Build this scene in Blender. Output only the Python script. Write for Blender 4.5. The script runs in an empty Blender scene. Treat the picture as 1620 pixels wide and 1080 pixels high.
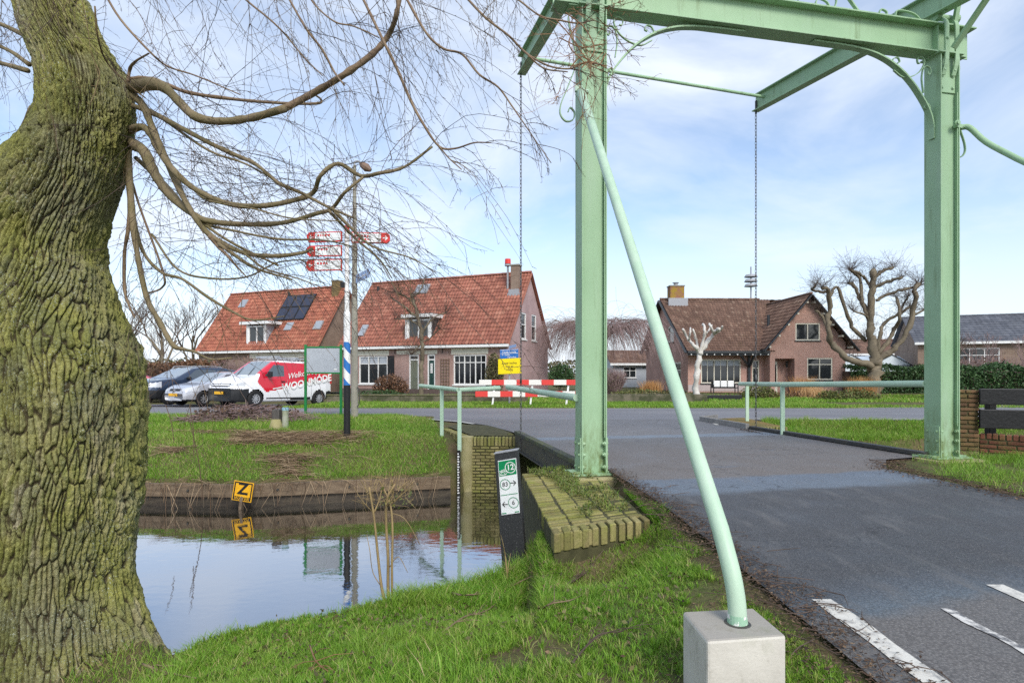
import bpy, math, random
import numpy as np
from mathutils import Vector, Matrix, noise as mnoise
R = math.radians
random.seed(7)
rng = np.random.default_rng(11)
SC = bpy.context.scene
COL = SC.collection
CAMZ = 1.33
# ------------------------------------------------------------------ camera, sky, sun, exposure
cd = bpy.data.cameras.new('camera'); cam = bpy.data.objects.new('camera', cd); COL.objects.link(cam)
cam.location = (0, 0, CAMZ); cam.rotation_euler = (R(90), 0, 0)
cd.lens = 20; cd.sensor_width = 36; cd.shift_y = 50/1620; cd.clip_end = 3000; cd.clip_start = 0.05
SC.camera = cam
SUN_EL, SUN_AZ = R(40), R(160)          # azimuth measured clockwise from +Y (behind the camera, a little left)
W = bpy.data.worlds.new('World'); SC.world = W; W.use_nodes = True
nt = W.node_tree; nt.nodes.clear()
def wn(t, **k):
    n = nt.nodes.new(t)
    for a, b in k.items(): setattr(n, a, b)
    return n
wo = wn('ShaderNodeOutputWorld'); bg = wn('ShaderNodeBackground'); bg.inputs['Strength'].default_value = 0.14
sky = wn('ShaderNodeTexSky', sky_type='NISHITA', sun_disc=False, sun_elevation=SUN_EL, sun_rotation=SUN_AZ)
sky.air_density = 1.0; sky.dust_density = 1.2; sky.ozone_density = 1.6
tc = wn('ShaderNodeTexCoord'); mp = wn('ShaderNodeMapping'); mp.inputs['Scale'].default_value = (1.0, 1.0, 2.2); mp.inputs['Location'].default_value = (0.35, 0.1, 0.2)
n1 = wn('ShaderNodeTexNoise'); n1.inputs['Scale'].default_value = 2.3; n1.inputs['Detail'].default_value = 7; n1.inputs['Roughness'].default_value = 0.55; n1.inputs['Distortion'].default_value = 0.5
rp = wn('ShaderNodeValToRGB'); rp.color_ramp.elements[0].position = 0.40; rp.color_ramp.elements[0].color = (0.14, 0.14, 0.14, 1); rp.color_ramp.elements[1].position = 0.69; rp.color_ramp.elements[1].color = (0.97, 0.97, 0.97, 1)
sx = wn('ShaderNodeSeparateXYZ'); hr = wn('ShaderNodeMapRange'); hr.inputs['From Min'].default_value = 0.0; hr.inputs['From Max'].default_value = 0.30; hr.inputs['To Min'].default_value = 0.95; hr.inputs['To Max'].default_value = 0.0
mx = wn('ShaderNodeMath', operation='MAXIMUM')
mix = wn('ShaderNodeMix', data_type='RGBA'); mix.inputs['B'].default_value = (4.1, 4.45, 5.0, 1)
l = nt.links.new
l(tc.outputs['Generated'], mp.inputs['Vector']); l(mp.outputs[0], n1.inputs['Vector']); l(n1.outputs['Fac'], rp.inputs[0])
l(tc.outputs['Generated'], sx.inputs[0]); l(sx.outputs['Z'], hr.inputs['Value'])
l(rp.outputs[0], mx.inputs[0]); l(hr.outputs[0], mx.inputs[1])
l(mx.outputs[0], mix.inputs['Factor']); l(sky.outputs[0], mix.inputs['A']); l(mix.outputs['Result'], bg.inputs['Color']); l(bg.outputs[0], wo.inputs[0])
sl = bpy.data.lights.new('sun', 'SUN'); sl.energy = 1.7; sl.angle = R(22); sl.color = (1, 0.955, 0.88)
so = bpy.data.objects.new('sun', sl); COL.objects.link(so)
sd = Vector((math.sin(SUN_AZ)*math.cos(SUN_EL), math.cos(SUN_AZ)*math.cos(SUN_EL), math.sin(SUN_EL)))
so.rotation_euler = sd.to_track_quat('Z', 'Y').to_euler()
SC.view_settings.view_transform = 'Standard'; SC.view_settings.look = 'None'; SC.view_settings.gamma = 1.0
SC.view_settings.use_curve_mapping = False; SC.view_settings.exposure = 0.75
SC.render.engine = 'CYCLES'; SC.cycles.use_denoising = False; SC.cycles.max_bounces = 6; SC.cycles.transparent_max_bounces = 6
# ------------------------------------------------------------------ helpers
def P(px, py, d):                      # a point at distance d seen at photo pixel (px, py)
    return np.array(((px-810)/900*d, d, CAMZ-(py-590)/900*d))
def G(px, py, z=0.0):                  # the point of the level z seen at photo pixel (px, py)
    d = 900*(CAMZ-z)/(py-590); return P(px, py, d)
def hashf(ix, iy, seed):
    h = (ix.astype(np.int64)*374761393 + iy.astype(np.int64)*668265263 + seed*974634777) & 0xffffffff
    h = ((h ^ (h >> 13))*1274126177) & 0xffffffff
    h = h ^ (h >> 16)
    return (h & 0xffffff)/float(0xffffff)
def vnoise(x, y, seed=0):
    x = np.asarray(x, float); y = np.asarray(y, float)
    ix = np.floor(x); iy = np.floor(y); fx = x-ix; fy = y-iy
    fx = fx*fx*(3-2*fx); fy = fy*fy*(3-2*fy)
    a = hashf(ix, iy, seed); b = hashf(ix+1, iy, seed); c = hashf(ix, iy+1, seed); d = hashf(ix+1, iy+1, seed)
    return (a*(1-fx)+b*fx)*(1-fy)+(c*(1-fx)+d*fx)*fy
def fbm(x, y, seed=0, o=4):
    s = 0; a = 0.5; t = 0
    for i in range(o):
        s = s + a*vnoise(x*2**i, y*2**i, seed+i*17); t += a; a *= 0.5
    return s/t
def worley(x, y, seed=0):
    ix = np.floor(x); iy = np.floor(y)
    f1 = np.full(x.shape, 9.0); f2 = np.full(x.shape, 9.0)
    for dx in (-1, 0, 1):
        for dy in (-1, 0, 1):
            cx = ix+dx; cy = iy+dy
            px = cx+hashf(cx, cy, seed); py = cy+hashf(cx, cy, seed+5)
            d = np.hypot(x-px, y-py)
            f2 = np.where(d < f1, f1, np.minimum(f2, d)); f1 = np.minimum(f1, d)
    return f1, f2
def sstep(a, b, x):
    t = np.clip((x-a)/(b-a), 0, 1); return t*t*(3-2*t)
def unit(v):
    v = np.asarray(v, float); return v/max(np.linalg.norm(v), 1e-9)
def smooth_path(pts, k=4):
    pts = [np.asarray(p, float) for p in pts]
    if len(pts) < 3: return pts
    ext = [2*pts[0]-pts[1]]+pts+[2*pts[-1]-pts[-2]]
    out = []
    for i in range(1, len(ext)-2):
        p0, p1, p2, p3 = ext[i-1:i+3]
        for j in range(k):
            t = j/k
            out.append(0.5*((2*p1)+(p2-p0)*t+(2*p0-5*p1+4*p2-p3)*t*t+(3*p1-p0-3*p2+p3)*t**3))
    out.append(pts[-1]); return out

class MB:
    """collects geometry for ONE mesh object"""
    def __init__(s): s.V = []; s.F = []; s.M = []; s.UV = []; s.n = 0; s.hasuv = False
    def add(s, V, F, m=0, uv=None):
        V = np.asarray(V, float).reshape(-1, 3); s.V.append(V)
        for f in F: s.F.append([i+s.n for i in f]); s.M.append(m)
        if uv is not None: s.hasuv = True; s.UV.append(np.asarray(uv, float))
        else: s.UV.append(np.zeros((len(V), 2)))
        s.n += len(V); return s
    def box(s, c, size, rot=None, m=0):
        sx, sy, sz = [v/2 for v in size]
        V = np.array([(x, y, z) for x in (-sx, sx) for y in (-sy, sy) for z in (-sz, sz)])
        if rot is not None: V = V @ np.asarray(rot, float).T
        return s.add(V+np.asarray(c, float), [(0, 1, 3, 2), (4, 6, 7, 5), (0, 4, 5, 1), (2, 3, 7, 6), (0, 2, 6, 4), (1, 5, 7, 3)], m)
    def bbox(s, a, b, m=0):
        a = np.asarray(a, float); b = np.asarray(b, float); return s.box((a+b)/2, np.abs(b-a), None, m)
    def beam(s, a, b, w, h, up=(0, 0, 1), m=0):        # box from a to b, w across, h along up
        a = np.asarray(a, float); b = np.asarray(b, float); d = unit(b-a); r = unit(np.cross(d, up)); u = np.cross(r, d)
        return s.box((a+b)/2, (np.linalg.norm(b-a), w, h), np.array([d, r, u]).T, m)
    def tube(s, pts, rad, n=8, cap=True, m=0):
        pts = [np.asarray(p, float) for p in pts]; k = len(pts)
        if np.isscalar(rad): rad = [rad]*k
        V = []; prev = None
        for i in range(k):
            d = unit(pts[min(i+1, k-1)]-pts[max(i-1, 0)])
            if prev is None:
                a = np.array((0, 0, 1.0)) if abs(d[2]) < 0.9 else np.array((1.0, 0, 0)); r = unit(np.cross(d, a))
            else:
                r = unit(prev-d*np.dot(prev, d))
            prev = r; q = np.cross(d, r)
            an = np.arange(n)*2*np.pi/n
            V.append(pts[i]+rad[i]*(np.cos(an)[:, None]*r+np.sin(an)[:, None]*q))
        F = [(i*n+j, i*n+(j+1) % n, (i+1)*n+(j+1) % n, (i+1)*n+j) for i in range(k-1) for j in range(n)]
        if cap: F += [tuple(range(n-1, -1, -1)), tuple((k-1)*n+j for j in range(n))]
        return s.add(np.concatenate(V), F, m)
    def cyl(s, a, b, r, r2=None, n=12, m=0): return s.tube([a, b], [r, r if r2 is None else r2], n, True, m)
    def prism(s, poly, vec, m=0):                       # planar polygon (3D points) swept along vec
        p = np.asarray(poly, float); k = len(p)
        F = [tuple(range(k-1, -1, -1)), tuple(range(k, 2*k))]+[(i, (i+1) % k, k+(i+1) % k, k+i) for i in range(k)]
        return s.add(np.concatenate([p, p+np.asarray(vec, float)]), F, m)
    def quad(s, a, b, c, d, m=0, uv=None): return s.add([a, b, c, d], [(0, 1, 2, 3)], m, uv)
    def strip(s, path, w, up, th=0, m=0):               # flat bar following a path, width w along up, thickness th
        pts = [np.asarray(p, float) for p in path]; k = len(pts); up = unit(up); V = []
        for i in range(k):
            d = unit(pts[min(i+1, k-1)]-pts[max(i-1, 0)]); r = unit(np.cross(d, up))
            V += [pts[i]-up*w/2-r*th/2, pts[i]+up*w/2-r*th/2, pts[i]+up*w/2+r*th/2, pts[i]-up*w/2+r*th/2]
        F = [(i*4+j, i*4+(j+1) % 4, (i+1)*4+(j+1) % 4, (i+1)*4+j) for i in range(k-1) for j in range(4)]
        F += [(3, 2, 1, 0), tuple((k-1)*4+j for j in range(4))]
        return s.add(V, F, m)

def link(name, V, F, mats, Mi=None, smooth=False, uv=None):
    me = bpy.data.meshes.new(name); me.from_pydata([tuple(v) for v in V], [], F)
    if not isinstance(mats, (list, tuple)): mats = [mats]
    for m in mats: me.materials.append(m)
    if Mi is not None and any(Mi): me.polygons.foreach_set('material_index', np.array(Mi, dtype=np.int32))
    if uv is not None:
        lay = me.uv_layers.new(name='UVMap'); vi = np.zeros(len(me.loops), dtype=np.int32); me.loops.foreach_get('vertex_index', vi)
        lay.data.foreach_set('uv', uv[vi].astype(np.float32).ravel())
    if smooth: me.polygons.foreach_set('use_smooth', np.ones(len(me.polygons), dtype=bool))
    me.update(); o = bpy.data.objects.new(name, me); COL.objects.link(o); return o
def build(name, mb, mats, parent=None, org=(0, 0, 0), smooth=False, bevel=0, seg=2):
    V = np.concatenate(mb.V)-np.asarray(org, float)
    o = link(name, V, mb.F, mats, mb.M, smooth, np.concatenate(mb.UV) if mb.hasuv else None)
    if parent is not None: o.parent = parent
    if bevel:
        b = o.modifiers.new('bevel', 'BEVEL'); b.width = bevel; b.segments = seg; b.limit_method = 'ANGLE'; b.angle_limit = R(40)
    if smooth == 'auto':
        pass
    return o
def fast(name, V, F, mat, attr=None, parent=None, smooth=False):
    V = np.asarray(V, np.float32); F = np.asarray(F, np.int32); k = F.shape[1]
    me = bpy.data.meshes.new(name); me.vertices.add(len(V)); me.vertices.foreach_set('co', V.ravel())
    me.loops.add(F.size); me.loops.foreach_set('vertex_index', F.ravel())
    me.polygons.add(len(F)); me.polygons.foreach_set('loop_start', np.arange(0, F.size, k, dtype=np.int32))
    me.polygons.foreach_set('loop_total', np.full(len(F), k, np.int32))
    if smooth: me.polygons.foreach_set('use_smooth', np.ones(len(F), dtype=bool))
    if attr is not None:
        for an, av in attr.items():
            a = me.attributes.new(an, 'FLOAT', 'POINT'); a.data.foreach_set('value', np.asarray(av, np.float32))
    me.update(calc_edges=True); me.materials.append(mat)
    o = bpy.data.objects.new(name, me); COL.objects.link(o)
    if parent is not None: o.parent = parent
    return o
def tag(o, label, cat, group=None):
    o['label'] = label; o['category'] = cat
    if group: o['group'] = group
    return o
def struct(o): o['kind'] = 'structure'; return o
def stuff(o, label=None, cat=None):
    o['kind'] = 'stuff'
    if label: o['label'] = label; o['category'] = cat
    return o
class Thing:
    """an Empty at the base; parts are built in world coordinates (world=True) or in the local frame"""
    def __init__(s, name, label, cat, loc=(0, 0, 0), rz=0, group=None, world=True):
        s.e = bpy.data.objects.new(name, None); COL.objects.link(s.e); s.e.empty_display_size = 0.2
        s.e.location = tuple(float(v) for v in loc); s.e.rotation_euler = (0, 0, rz); tag(s.e, label, cat, group)
        s.org = np.asarray(loc, float) if world else np.zeros(3); s.loc = np.asarray(loc, float); s.rz = rz
    def part(s, name, mb, mats, parent=None, smooth=False, bevel=0, label=None):
        o = build(name, mb, mats, parent or s.e, s.org, smooth, bevel)
        if label: o['label'] = label
        return o
    def loc_of(s, px, py, y=0.0):       # where the sight line through (px,py) meets the local plane y = const
        c, sn = math.cos(-s.rz), math.sin(-s.rz)
        o = np.array((0, 0, CAMZ))-s.loc; d = P(px, py, 1.0)-np.array((0, 0, CAMZ))
        o = np.array((c*o[0]-sn*o[1], sn*o[0]+c*o[1], o[2])); d = np.array((c*d[0]-sn*d[1], sn*d[0]+c*d[1], d[2]))
        t = (y-o[1])/d[1]; return o+d*t
    def loc_ofx(s, px, py, x=0.0):
        c, sn = math.cos(-s.rz), math.sin(-s.rz)
        o = np.array((0, 0, CAMZ))-s.loc; d = P(px, py, 1.0)-np.array((0, 0, CAMZ))
        o = np.array((c*o[0]-sn*o[1], sn*o[0]+c*o[1], o[2])); d = np.array((c*d[0]-sn*d[1], sn*d[0]+c*d[1], d[2]))
        t = (x-o[0])/d[0]; return o+d*t
_tc = {}
def text_geo(body, size, extrude=0.002, align='CENTER', shear=0.0, bold=0.0):
    key = (body, size, extrude, align, shear, bold)
    if key not in _tc:
        c = bpy.data.curves.new('lettering', 'FONT'); c.body = body; c.size = size; c.extrude = extrude; c.align_x = align; c.align_y = 'CENTER'; c.shear = shear; c.offset = bold; c.resolution_u = 3
        o = bpy.data.objects.new('lettering_tmp', c); me = bpy.data.meshes.new_from_object(o)
        V = np.array([v.co[:] for v in me.vertices]).reshape(-1, 3); F = [tuple(p.vertices) for p in me.polygons]
        bpy.data.objects.remove(o); bpy.data.curves.remove(c); bpy.data.meshes.remove(me)
        _tc[key] = (V, F)
    return _tc[key]
def add_text(mb, body, size, origin, right, up, m=0, **k):
    V, F = text_geo(body, size, **k)
    if len(V) == 0: return
    right = unit(right); up = unit(up); nrm = np.cross(right, up)
    mb.add(np.asarray(origin, float)+V[:, :1]*right+V[:, 1:2]*up+V[:, 2:3]*nrm, F, m)
# ------------------------------------------------------------------ materials
class NT:
    def __init__(s, name):
        s.m = bpy.data.materials.new(name); s.m.use_nodes = True; s.t = s.m.node_tree; s.b = s.t.nodes['Principled BSDF']; s.out = s.t.nodes['Material Output']
        s._tc = None
    def n(s, t, ins=None, **k):
        x = s.t.nodes.new(t)
        for a, b in k.items(): setattr(x, a, b)
        for a, b in (ins or {}).items():
            if isinstance(b, bpy.types.NodeSocket): s.t.links.new(b, x.inputs[a])
            else: x.inputs[a].default_value = b
        return x
    def tc(s, out='Object'):
        if s._tc is None: s._tc = s.n('ShaderNodeTexCoord')
        return s._tc.outputs[out]
    def pos(s): return s.n('ShaderNodeNewGeometry').outputs['Position']
    def noise(s, scale, detail=4, rough=0.55, vec=None, stretch=None, dist=0.0):
        v = vec if vec is not None else s.tc()
        if stretch: v = s.n('ShaderNodeMapping', {'Vector': v, 'Scale': stretch}).outputs[0]
        return s.n('ShaderNodeTexNoise', {'Vector': v, 'Scale': scale, 'Detail': detail, 'Roughness': rough, 'Distortion': dist}).outputs['Fac']
    def ramp(s, fac, stops, interp='LINEAR'):
        r = s.n('ShaderNodeValToRGB', {'Fac': fac}); e = r.color_ramp.elements; r.color_ramp.interpolation = interp
        while len(e) < len(stops): e.new(0.5)
        for i, (p, c) in enumerate(stops):
            e[i].position = p; c = (c, c, c) if np.isscalar(c) else c; e[i].color = (*c, 1)
        return r.outputs[0]
    def mix(s, f, a, b, bt='MIX'):
        x = s.n('ShaderNodeMix', data_type='RGBA', blend_type=bt)
        for k, v in (('Factor', f), ('A', a), ('B', b)):
            if isinstance(v, bpy.types.NodeSocket): s.t.links.new(v, x.inputs[k])
            else: x.inputs[k].default_value = v if np.isscalar(v) else (*v, 1)
        return x.outputs['Result']
    def math(s, op, a, b=0.0, c=None):
        ins = {0: a, 1: b}
        if c is not None: ins[2] = c
        return s.n('ShaderNodeMath', ins, operation=op).outputs[0]
    def bump(s, h, strength=0.3, dist=0.02):
        b = s.n('ShaderNodeBump', {'Height': h, 'Strength': strength, 'Distance': dist}); s.t.links.new(b.outputs[0], s.b.inputs['Normal']); return s
    def set(s, **k):
        for a, v in k.items():
            a = {'color': 'Base Color', 'rough': 'Roughness', 'metal': 'Metallic', 'spec': 'Specular IOR Level', 'coat': 'Coat Weight', 'trans': 'Transmission Weight', 'ior': 'IOR'}.get(a, a)
            if isinstance(v, bpy.types.NodeSocket): s.t.links.new(v, s.b.inputs[a])
            else: s.b.inputs[a].default_value = v if np.isscalar(v) else (*v, 1)
        return s
def plain(name, c, rough=0.6, c2=None, scale=6, bump=0.0, bscale=40, metal=0, coat=0, lo=0.35, hi=0.65, stretch=None, spec=0.4):
    t = NT(name)
    if c2 is not None: t.set(color=t.mix(t.ramp(t.noise(scale, 5, 0.6, stretch=stretch), [(lo, 0.0), (hi, 1.0)]), c, c2))
    else: t.set(color=c)
    t.set(rough=rough, metal=metal, coat=coat, spec=spec)
    if bump: t.bump(t.noise(bscale, 4), bump, 0.02)
    return t.m
M = {}
def brickmat(name, c1, c2, mortar, scale=1.0, bw=0.22, bh=0.065, mort=0.010, rough=0.85, stain=None):
    t = NT(name)
    bt = t.n('ShaderNodeTexBrick', {'Vector': t.tc('UV'), 'Color1': (*c1, 1), 'Color2': (*c2, 1), 'Mortar': (*mortar, 1), 'Scale': scale, 'Mortar Size': mort, 'Brick Width': bw, 'Row Height': bh, 'Mortar Smooth': 0.2})
    col = bt.outputs['Color']
    big = t.ramp(t.noise(0.8, 5), [(0.3, 0.82), (0.7, 1.12)]); col = t.mix(1.0, col, big, 'MULTIPLY')
    if stain is not None: col = t.mix(t.ramp(t.noise(1.3, 6), [(0.5, 0.0), (0.75, 0.6)]), col, stain)
    t.set(color=col, rough=rough, spec=0.25); t.bump(bt.outputs['Fac'], -0.4, 0.008)
    return t.m
def init_mats():
    # bridge green: paint with weathering streaks and algae
    t = NT('green_paint'); st = t.noise(7, 6, 0.65, vec=t.pos(), stretch=(1, 1, 0.09)); fine = t.noise(60, 3, vec=t.pos())
    col = t.mix(t.ramp(t.noise(1.4, 5, vec=t.pos()), [(0.3, 0.0), (0.7, 1.0)]), (0.27, 0.425, 0.25), (0.33, 0.49, 0.305))
    col = t.mix(t.ramp(st, [(0.57, 0.0), (0.72, 0.62)]), col, (0.12, 0.17, 0.055))
    z = t.n('ShaderNodeSeparateXYZ', {0: t.pos()}).outputs[2]
    low = t.math('MULTIPLY', t.ramp(z, [(0.0, 1.0), (0.9, 0.0)]), t.ramp(t.noise(9, 6, 0.7, vec=t.pos(), stretch=(1, 1, 0.35)), [(0.42, 0.0), (0.62, 0.9)]))
    col = t.mix(low, col, (0.12, 0.15, 0.035)); col = t.mix(t.ramp(t.noise(24, 5, 0.7, vec=t.pos()), [(0.64, 0.0), (0.72, 0.5)]), col, (0.13, 0.16, 0.09)); col = t.mix(t.ramp(t.noise(3.0, 6, 0.7, vec=t.pos(), stretch=(1, 1, 0.12)), [(0.55, 0.0), (0.72, 0.35)]), col, (0.36, 0.47, 0.36))
    t.set(color=col, rough=t.ramp(fine, [(0.3, 0.42), (0.7, 0.6)]), spec=0.4); t.bump(fine, 0.06, 0.01); M['green'] = t.m
    M['pale_green'] = plain('pale_green_paint', (0.38, 0.54, 0.39), 0.5, (0.46, 0.60, 0.46), 5, 0.08, 90, stretch=(1, 1, 0.35))
    M['dark_steel'] = plain('dark_steel', (0.035, 0.037, 0.04), 0.55, (0.07, 0.065, 0.05), 8, 0.1, 60)
    M['edge_top'] = plain('mossy_steel', (0.10, 0.11, 0.045), 0.8, (0.05, 0.052, 0.05), 5, 0.2, 60)
    M['chain'] = plain('galvanised_chain', (0.16, 0.17, 0.18), 0.5, (0.10, 0.08, 0.06), 12, metal=0.6)
    # asphalt of the bridge road, with repair bands across
    t = NT('bridge_asphalt'); p = t.pos(); sp = t.n('ShaderNodeSeparateXYZ', {0: p})
    wob = t.math('MULTIPLY', t.math('SUBTRACT', t.noise(0.9, 5, vec=p), 0.5), 0.65)
    s_ = t.math('ADD', t.math('ADD', sp.outputs[1], t.math('MULTIPLY', sp.outputs[0], -0.2)), wob)
    fac = t.math('DIVIDE', s_, 16.0)
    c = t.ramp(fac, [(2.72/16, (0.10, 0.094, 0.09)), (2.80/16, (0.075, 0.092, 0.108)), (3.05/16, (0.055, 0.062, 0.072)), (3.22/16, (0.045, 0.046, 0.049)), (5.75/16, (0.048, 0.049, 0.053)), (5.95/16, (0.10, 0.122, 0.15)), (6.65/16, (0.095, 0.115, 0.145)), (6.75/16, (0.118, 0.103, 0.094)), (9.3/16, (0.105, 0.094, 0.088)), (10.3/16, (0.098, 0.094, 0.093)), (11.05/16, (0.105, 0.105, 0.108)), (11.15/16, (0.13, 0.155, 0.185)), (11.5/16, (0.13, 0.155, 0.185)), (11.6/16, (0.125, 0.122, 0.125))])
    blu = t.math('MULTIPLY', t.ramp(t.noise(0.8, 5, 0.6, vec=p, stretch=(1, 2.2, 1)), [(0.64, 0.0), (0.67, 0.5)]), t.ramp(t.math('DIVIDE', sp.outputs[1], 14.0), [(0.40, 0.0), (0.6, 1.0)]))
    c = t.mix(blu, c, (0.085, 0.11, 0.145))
    agg = t.n('ShaderNodeTexVoronoi', {'Vector': p, 'Scale': 62.0}); ag = t.ramp(agg.outputs['Distance'], [(0.0, 2.3), (0.40, 1.25), (0.8, 0.85)])
    c = t.mix(0.9, c, ag, 'MULTIPLY'); spk = t.ramp(t.noise(160, 2, vec=p), [(0.62, 0.0), (0.70, 0.7)]); c = t.mix(spk, c, (0.32, 0.31, 0.29))
    worn = t.ramp(t.noise(5, 6, 0.65, vec=p, stretch=(1.0, 0.25, 1)), [(0.52, 0.0), (0.72, 0.55)]); c = t.mix(worn, c, (0.135, 0.13, 0.125))
    wp = t.n('ShaderNodeVectorMath', {0: p, 1: t.n('ShaderNodeTexNoise', {'Vector': p, 'Scale': 3.0, 'Detail': 4.0}).outputs['Color']}, operation='ADD').outputs[0]
    ck = t.n('ShaderNodeTexVoronoi', {'Vector': wp, 'Scale': 0.55}, feature='DISTANCE_TO_EDGE').outputs['Distance']; ck = t.math('MULTIPLY', t.ramp(ck, [(0.0, 1.0), (0.009, 0.0)]), t.ramp(t.noise(0.5, 3, vec=p), [(0.45, 0.0), (0.55, 0.8)])); c = t.mix(ck, c, (0.022, 0.022, 0.023))
    t.set(color=c, rough=t.ramp(t.noise(1.6, 4, vec=p), [(0.3, 0.5), (0.7, 0.8)]), spec=0.45); t.bump(agg.outputs['Distance'], 0.35, 0.006); M['asphalt'] = t.m
    t = NT('main_road_asphalt'); p = t.pos(); c = t.mix(t.ramp(t.noise(0.5, 5, vec=p, stretch=(0.3, 1.2, 1)), [(0.35, 0), (0.65, 1)]), (0.14, 0.14, 0.152), (0.19, 0.188, 0.196))
    c = t.mix(0.5, c, t.ramp(t.noise(55, 3, vec=p), [(0.3, 0.7), (0.7, 1.35)]), 'MULTIPLY'); t.set(color=c, rough=0.62, spec=0.45); t.bump(t.noise(70, 3, vec=p), 0.2, 0.005); M['road2'] = t.m
    M['white_line'] = plain('worn_white_marking', (0.62, 0.60, 0.54), 0.7, (0.34, 0.33, 0.31), 16, 0.15, 80, lo=0.48, hi=0.7); M['thin_line'] = plain('rubbed_white_marking', (0.62, 0.60, 0.56), 0.7, (0.13, 0.13, 0.135), 13, 0.15, 80, lo=0.44, hi=0.56)
    # soil / ground
    t = NT('ground_soil'); p = t.pos(); c = t.mix(t.ramp(t.noise(2.2, 6, vec=p), [(0.35, 0), (0.65, 1)]), (0.085, 0.105, 0.03), (0.13, 0.098, 0.055)); c = t.mix(0.4, c, t.ramp(t.noise(30, 4, vec=p), [(0.3, 0.5), (0.7, 1.4)]), 'MULTIPLY')
    t.set(color=c, rough=0.95, spec=0.15); t.bump(t.noise(25, 5, vec=p), 0.7, 0.03); M['soil'] = t.m
    # grass blades: colour varies from blade to blade
    t = NT('grass_blade'); a = t.n('ShaderNodeAttribute', attribute_name='var').outputs['Fac']; p = t.pos()
    c = t.ramp(a, [(0.0, (0.085, 0.21, 0.014)), (0.4, (0.155, 0.34, 0.025)), (0.7, (0.26, 0.44, 0.05)), (0.86, (0.40, 0.42, 0.12)), (1.0, (0.50, 0.40, 0.21))])
    c = t.mix(t.ramp(t.noise(1.1, 4, vec=p), [(0.35, 0.0), (0.7, 0.45)]), c, (0.25, 0.33, 0.05))
    t.set(color=c, rough=0.5, spec=0.35); tr = t.n('ShaderNodeBsdfTranslucent', {'Color': c}); ms = t.n('ShaderNodeMixShader', {0: 0.3, 1: t.b.outputs[0], 2: tr.outputs[0]}); t.t.links.new(ms.outputs[0], t.out.inputs[0]); M['grass'] = t.m
    t = NT('dry_stems'); a = t.n('ShaderNodeAttribute', attribute_name='var').outputs['Fac']; t.set(color=t.ramp(a, [(0, (0.10, 0.065, 0.04)), (0.5, (0.20, 0.135, 0.08)), (1, (0.40, 0.30, 0.19))]), rough=0.8, spec=0.2); M['dry'] = t.m
    t = NT('orange_grass'); a = t.n('ShaderNodeAttribute', attribute_name='var').outputs['Fac']; t.set(color=t.ramp(a, [(0, (0.30, 0.14, 0.05)), (0.5, (0.48, 0.25, 0.09)), (1, (0.62, 0.42, 0.22))]), rough=0.8, spec=0.2); M['orange'] = t.m
    t = NT('litter'); a = t.n('ShaderNodeAttribute', attribute_name='var').outputs['Fac']; t.set(color=t.ramp(a, [(0, (0.035, 0.026, 0.02)), (0.6, (0.09, 0.055, 0.035)), (1, (0.22, 0.15, 0.09))]), rough=0.85, spec=0.2); M['litter'] = t.m
    for nm, cc in (('leaf_green', [(0, (0.02, 0.05, 0.015)), (0.6, (0.045, 0.10, 0.03)), (1, (0.10, 0.17, 0.06))]), ('leaf_olive', [(0, (0.06, 0.075, 0.02)), (0.6, (0.12, 0.14, 0.035)), (1, (0.22, 0.20, 0.06))]), ('leaf_brown', [(0, (0.08, 0.04, 0.02)), (0.6, (0.17, 0.085, 0.045)), (1, (0.28, 0.16, 0.09))]), ('leaf_mix', [(0, (0.05, 0.07, 0.02)), (0.5, (0.11, 0.09, 0.04)), (1, (0.20, 0.19, 0.07))])):
        t = NT(nm); a = t.n('ShaderNodeAttribute', attribute_name='var').outputs['Fac']; t.set(color=t.ramp(a, cc), rough=0.55, spec=0.35); M[nm] = t.m
    # water
    t = NT('canal_water'); p = t.pos(); fr = t.n('ShaderNodeFresnel', {'IOR': 1.33}); t.set(color=(0.022, 0.02, 0.012), rough=0.02, spec=0.5)
    bp = t.n('ShaderNodeBump', {'Height': t.noise(5.0, 3, 0.5, vec=p, stretch=(1, 1.6, 1)), 'Strength': 0.035, 'Distance': 0.05})
    gl = t.n('ShaderNodeBsdfGlossy', {'Color': (0.93, 0.95, 1, 1), 'Roughness': 0.012, 'Normal': bp.outputs[0]})
    lw = t.n('ShaderNodeLayerWeight', {'Blend': 0.32}); ms = t.n('ShaderNodeMixShader', {0: t.ramp(lw.outputs['Facing'], [(0.0, 0.06), (0.6, 0.52), (0.9, 0.86)]), 1: t.b.outputs[0], 2: gl.outputs[0]}); t.t.links.new(ms.outputs[0], t.out.inputs[0]); M['water'] = t.m
    # near bricks (single modelled bricks; mossy)
    def nb(name, c1, c2, moss, amt):
        t = NT(name); p = t.pos(); a = t.n('ShaderNodeAttribute', attribute_name='var').outputs['Fac']
        c = t.mix(a, c1, c2); c = t.mix(t.ramp(t.noise(3.5, 6, 0.65, vec=p), [(0.5-amt, 0.0), (0.75-amt, 0.85)]), c, moss); c = t.mix(0.6, c, t.ramp(t.noise(45, 4, vec=p), [(0.3, 0.65), (0.7, 1.3)]), 'MULTIPLY')
        t.set(color=c, rough=0.9, spec=0.2); t.bump(t.noise(55, 4, vec=p), 0.5, 0.008); return t.m
    M['brick_moss'] = nb('mossy_brick', (0.16, 0.135, 0.055), (0.34, 0.29, 0.13), (0.21, 0.225, 0.05), 0.10)
    M['brick_brown'] = nb('brown_brick', (0.10, 0.06, 0.036), (0.20, 0.115, 0.06), (0.10, 0.095, 0.03), 0.06)
    M['brick_red'] = nb('red_brick', (0.13, 0.055, 0.035), (0.25, 0.10, 0.06), (0.12, 0.11, 0.035), 0.03)
    M['mortar'] = plain('mossy_mortar', (0.05, 0.048, 0.02), 0.95, (0.085, 0.08, 0.035), 9, 0.3, 60)
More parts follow.
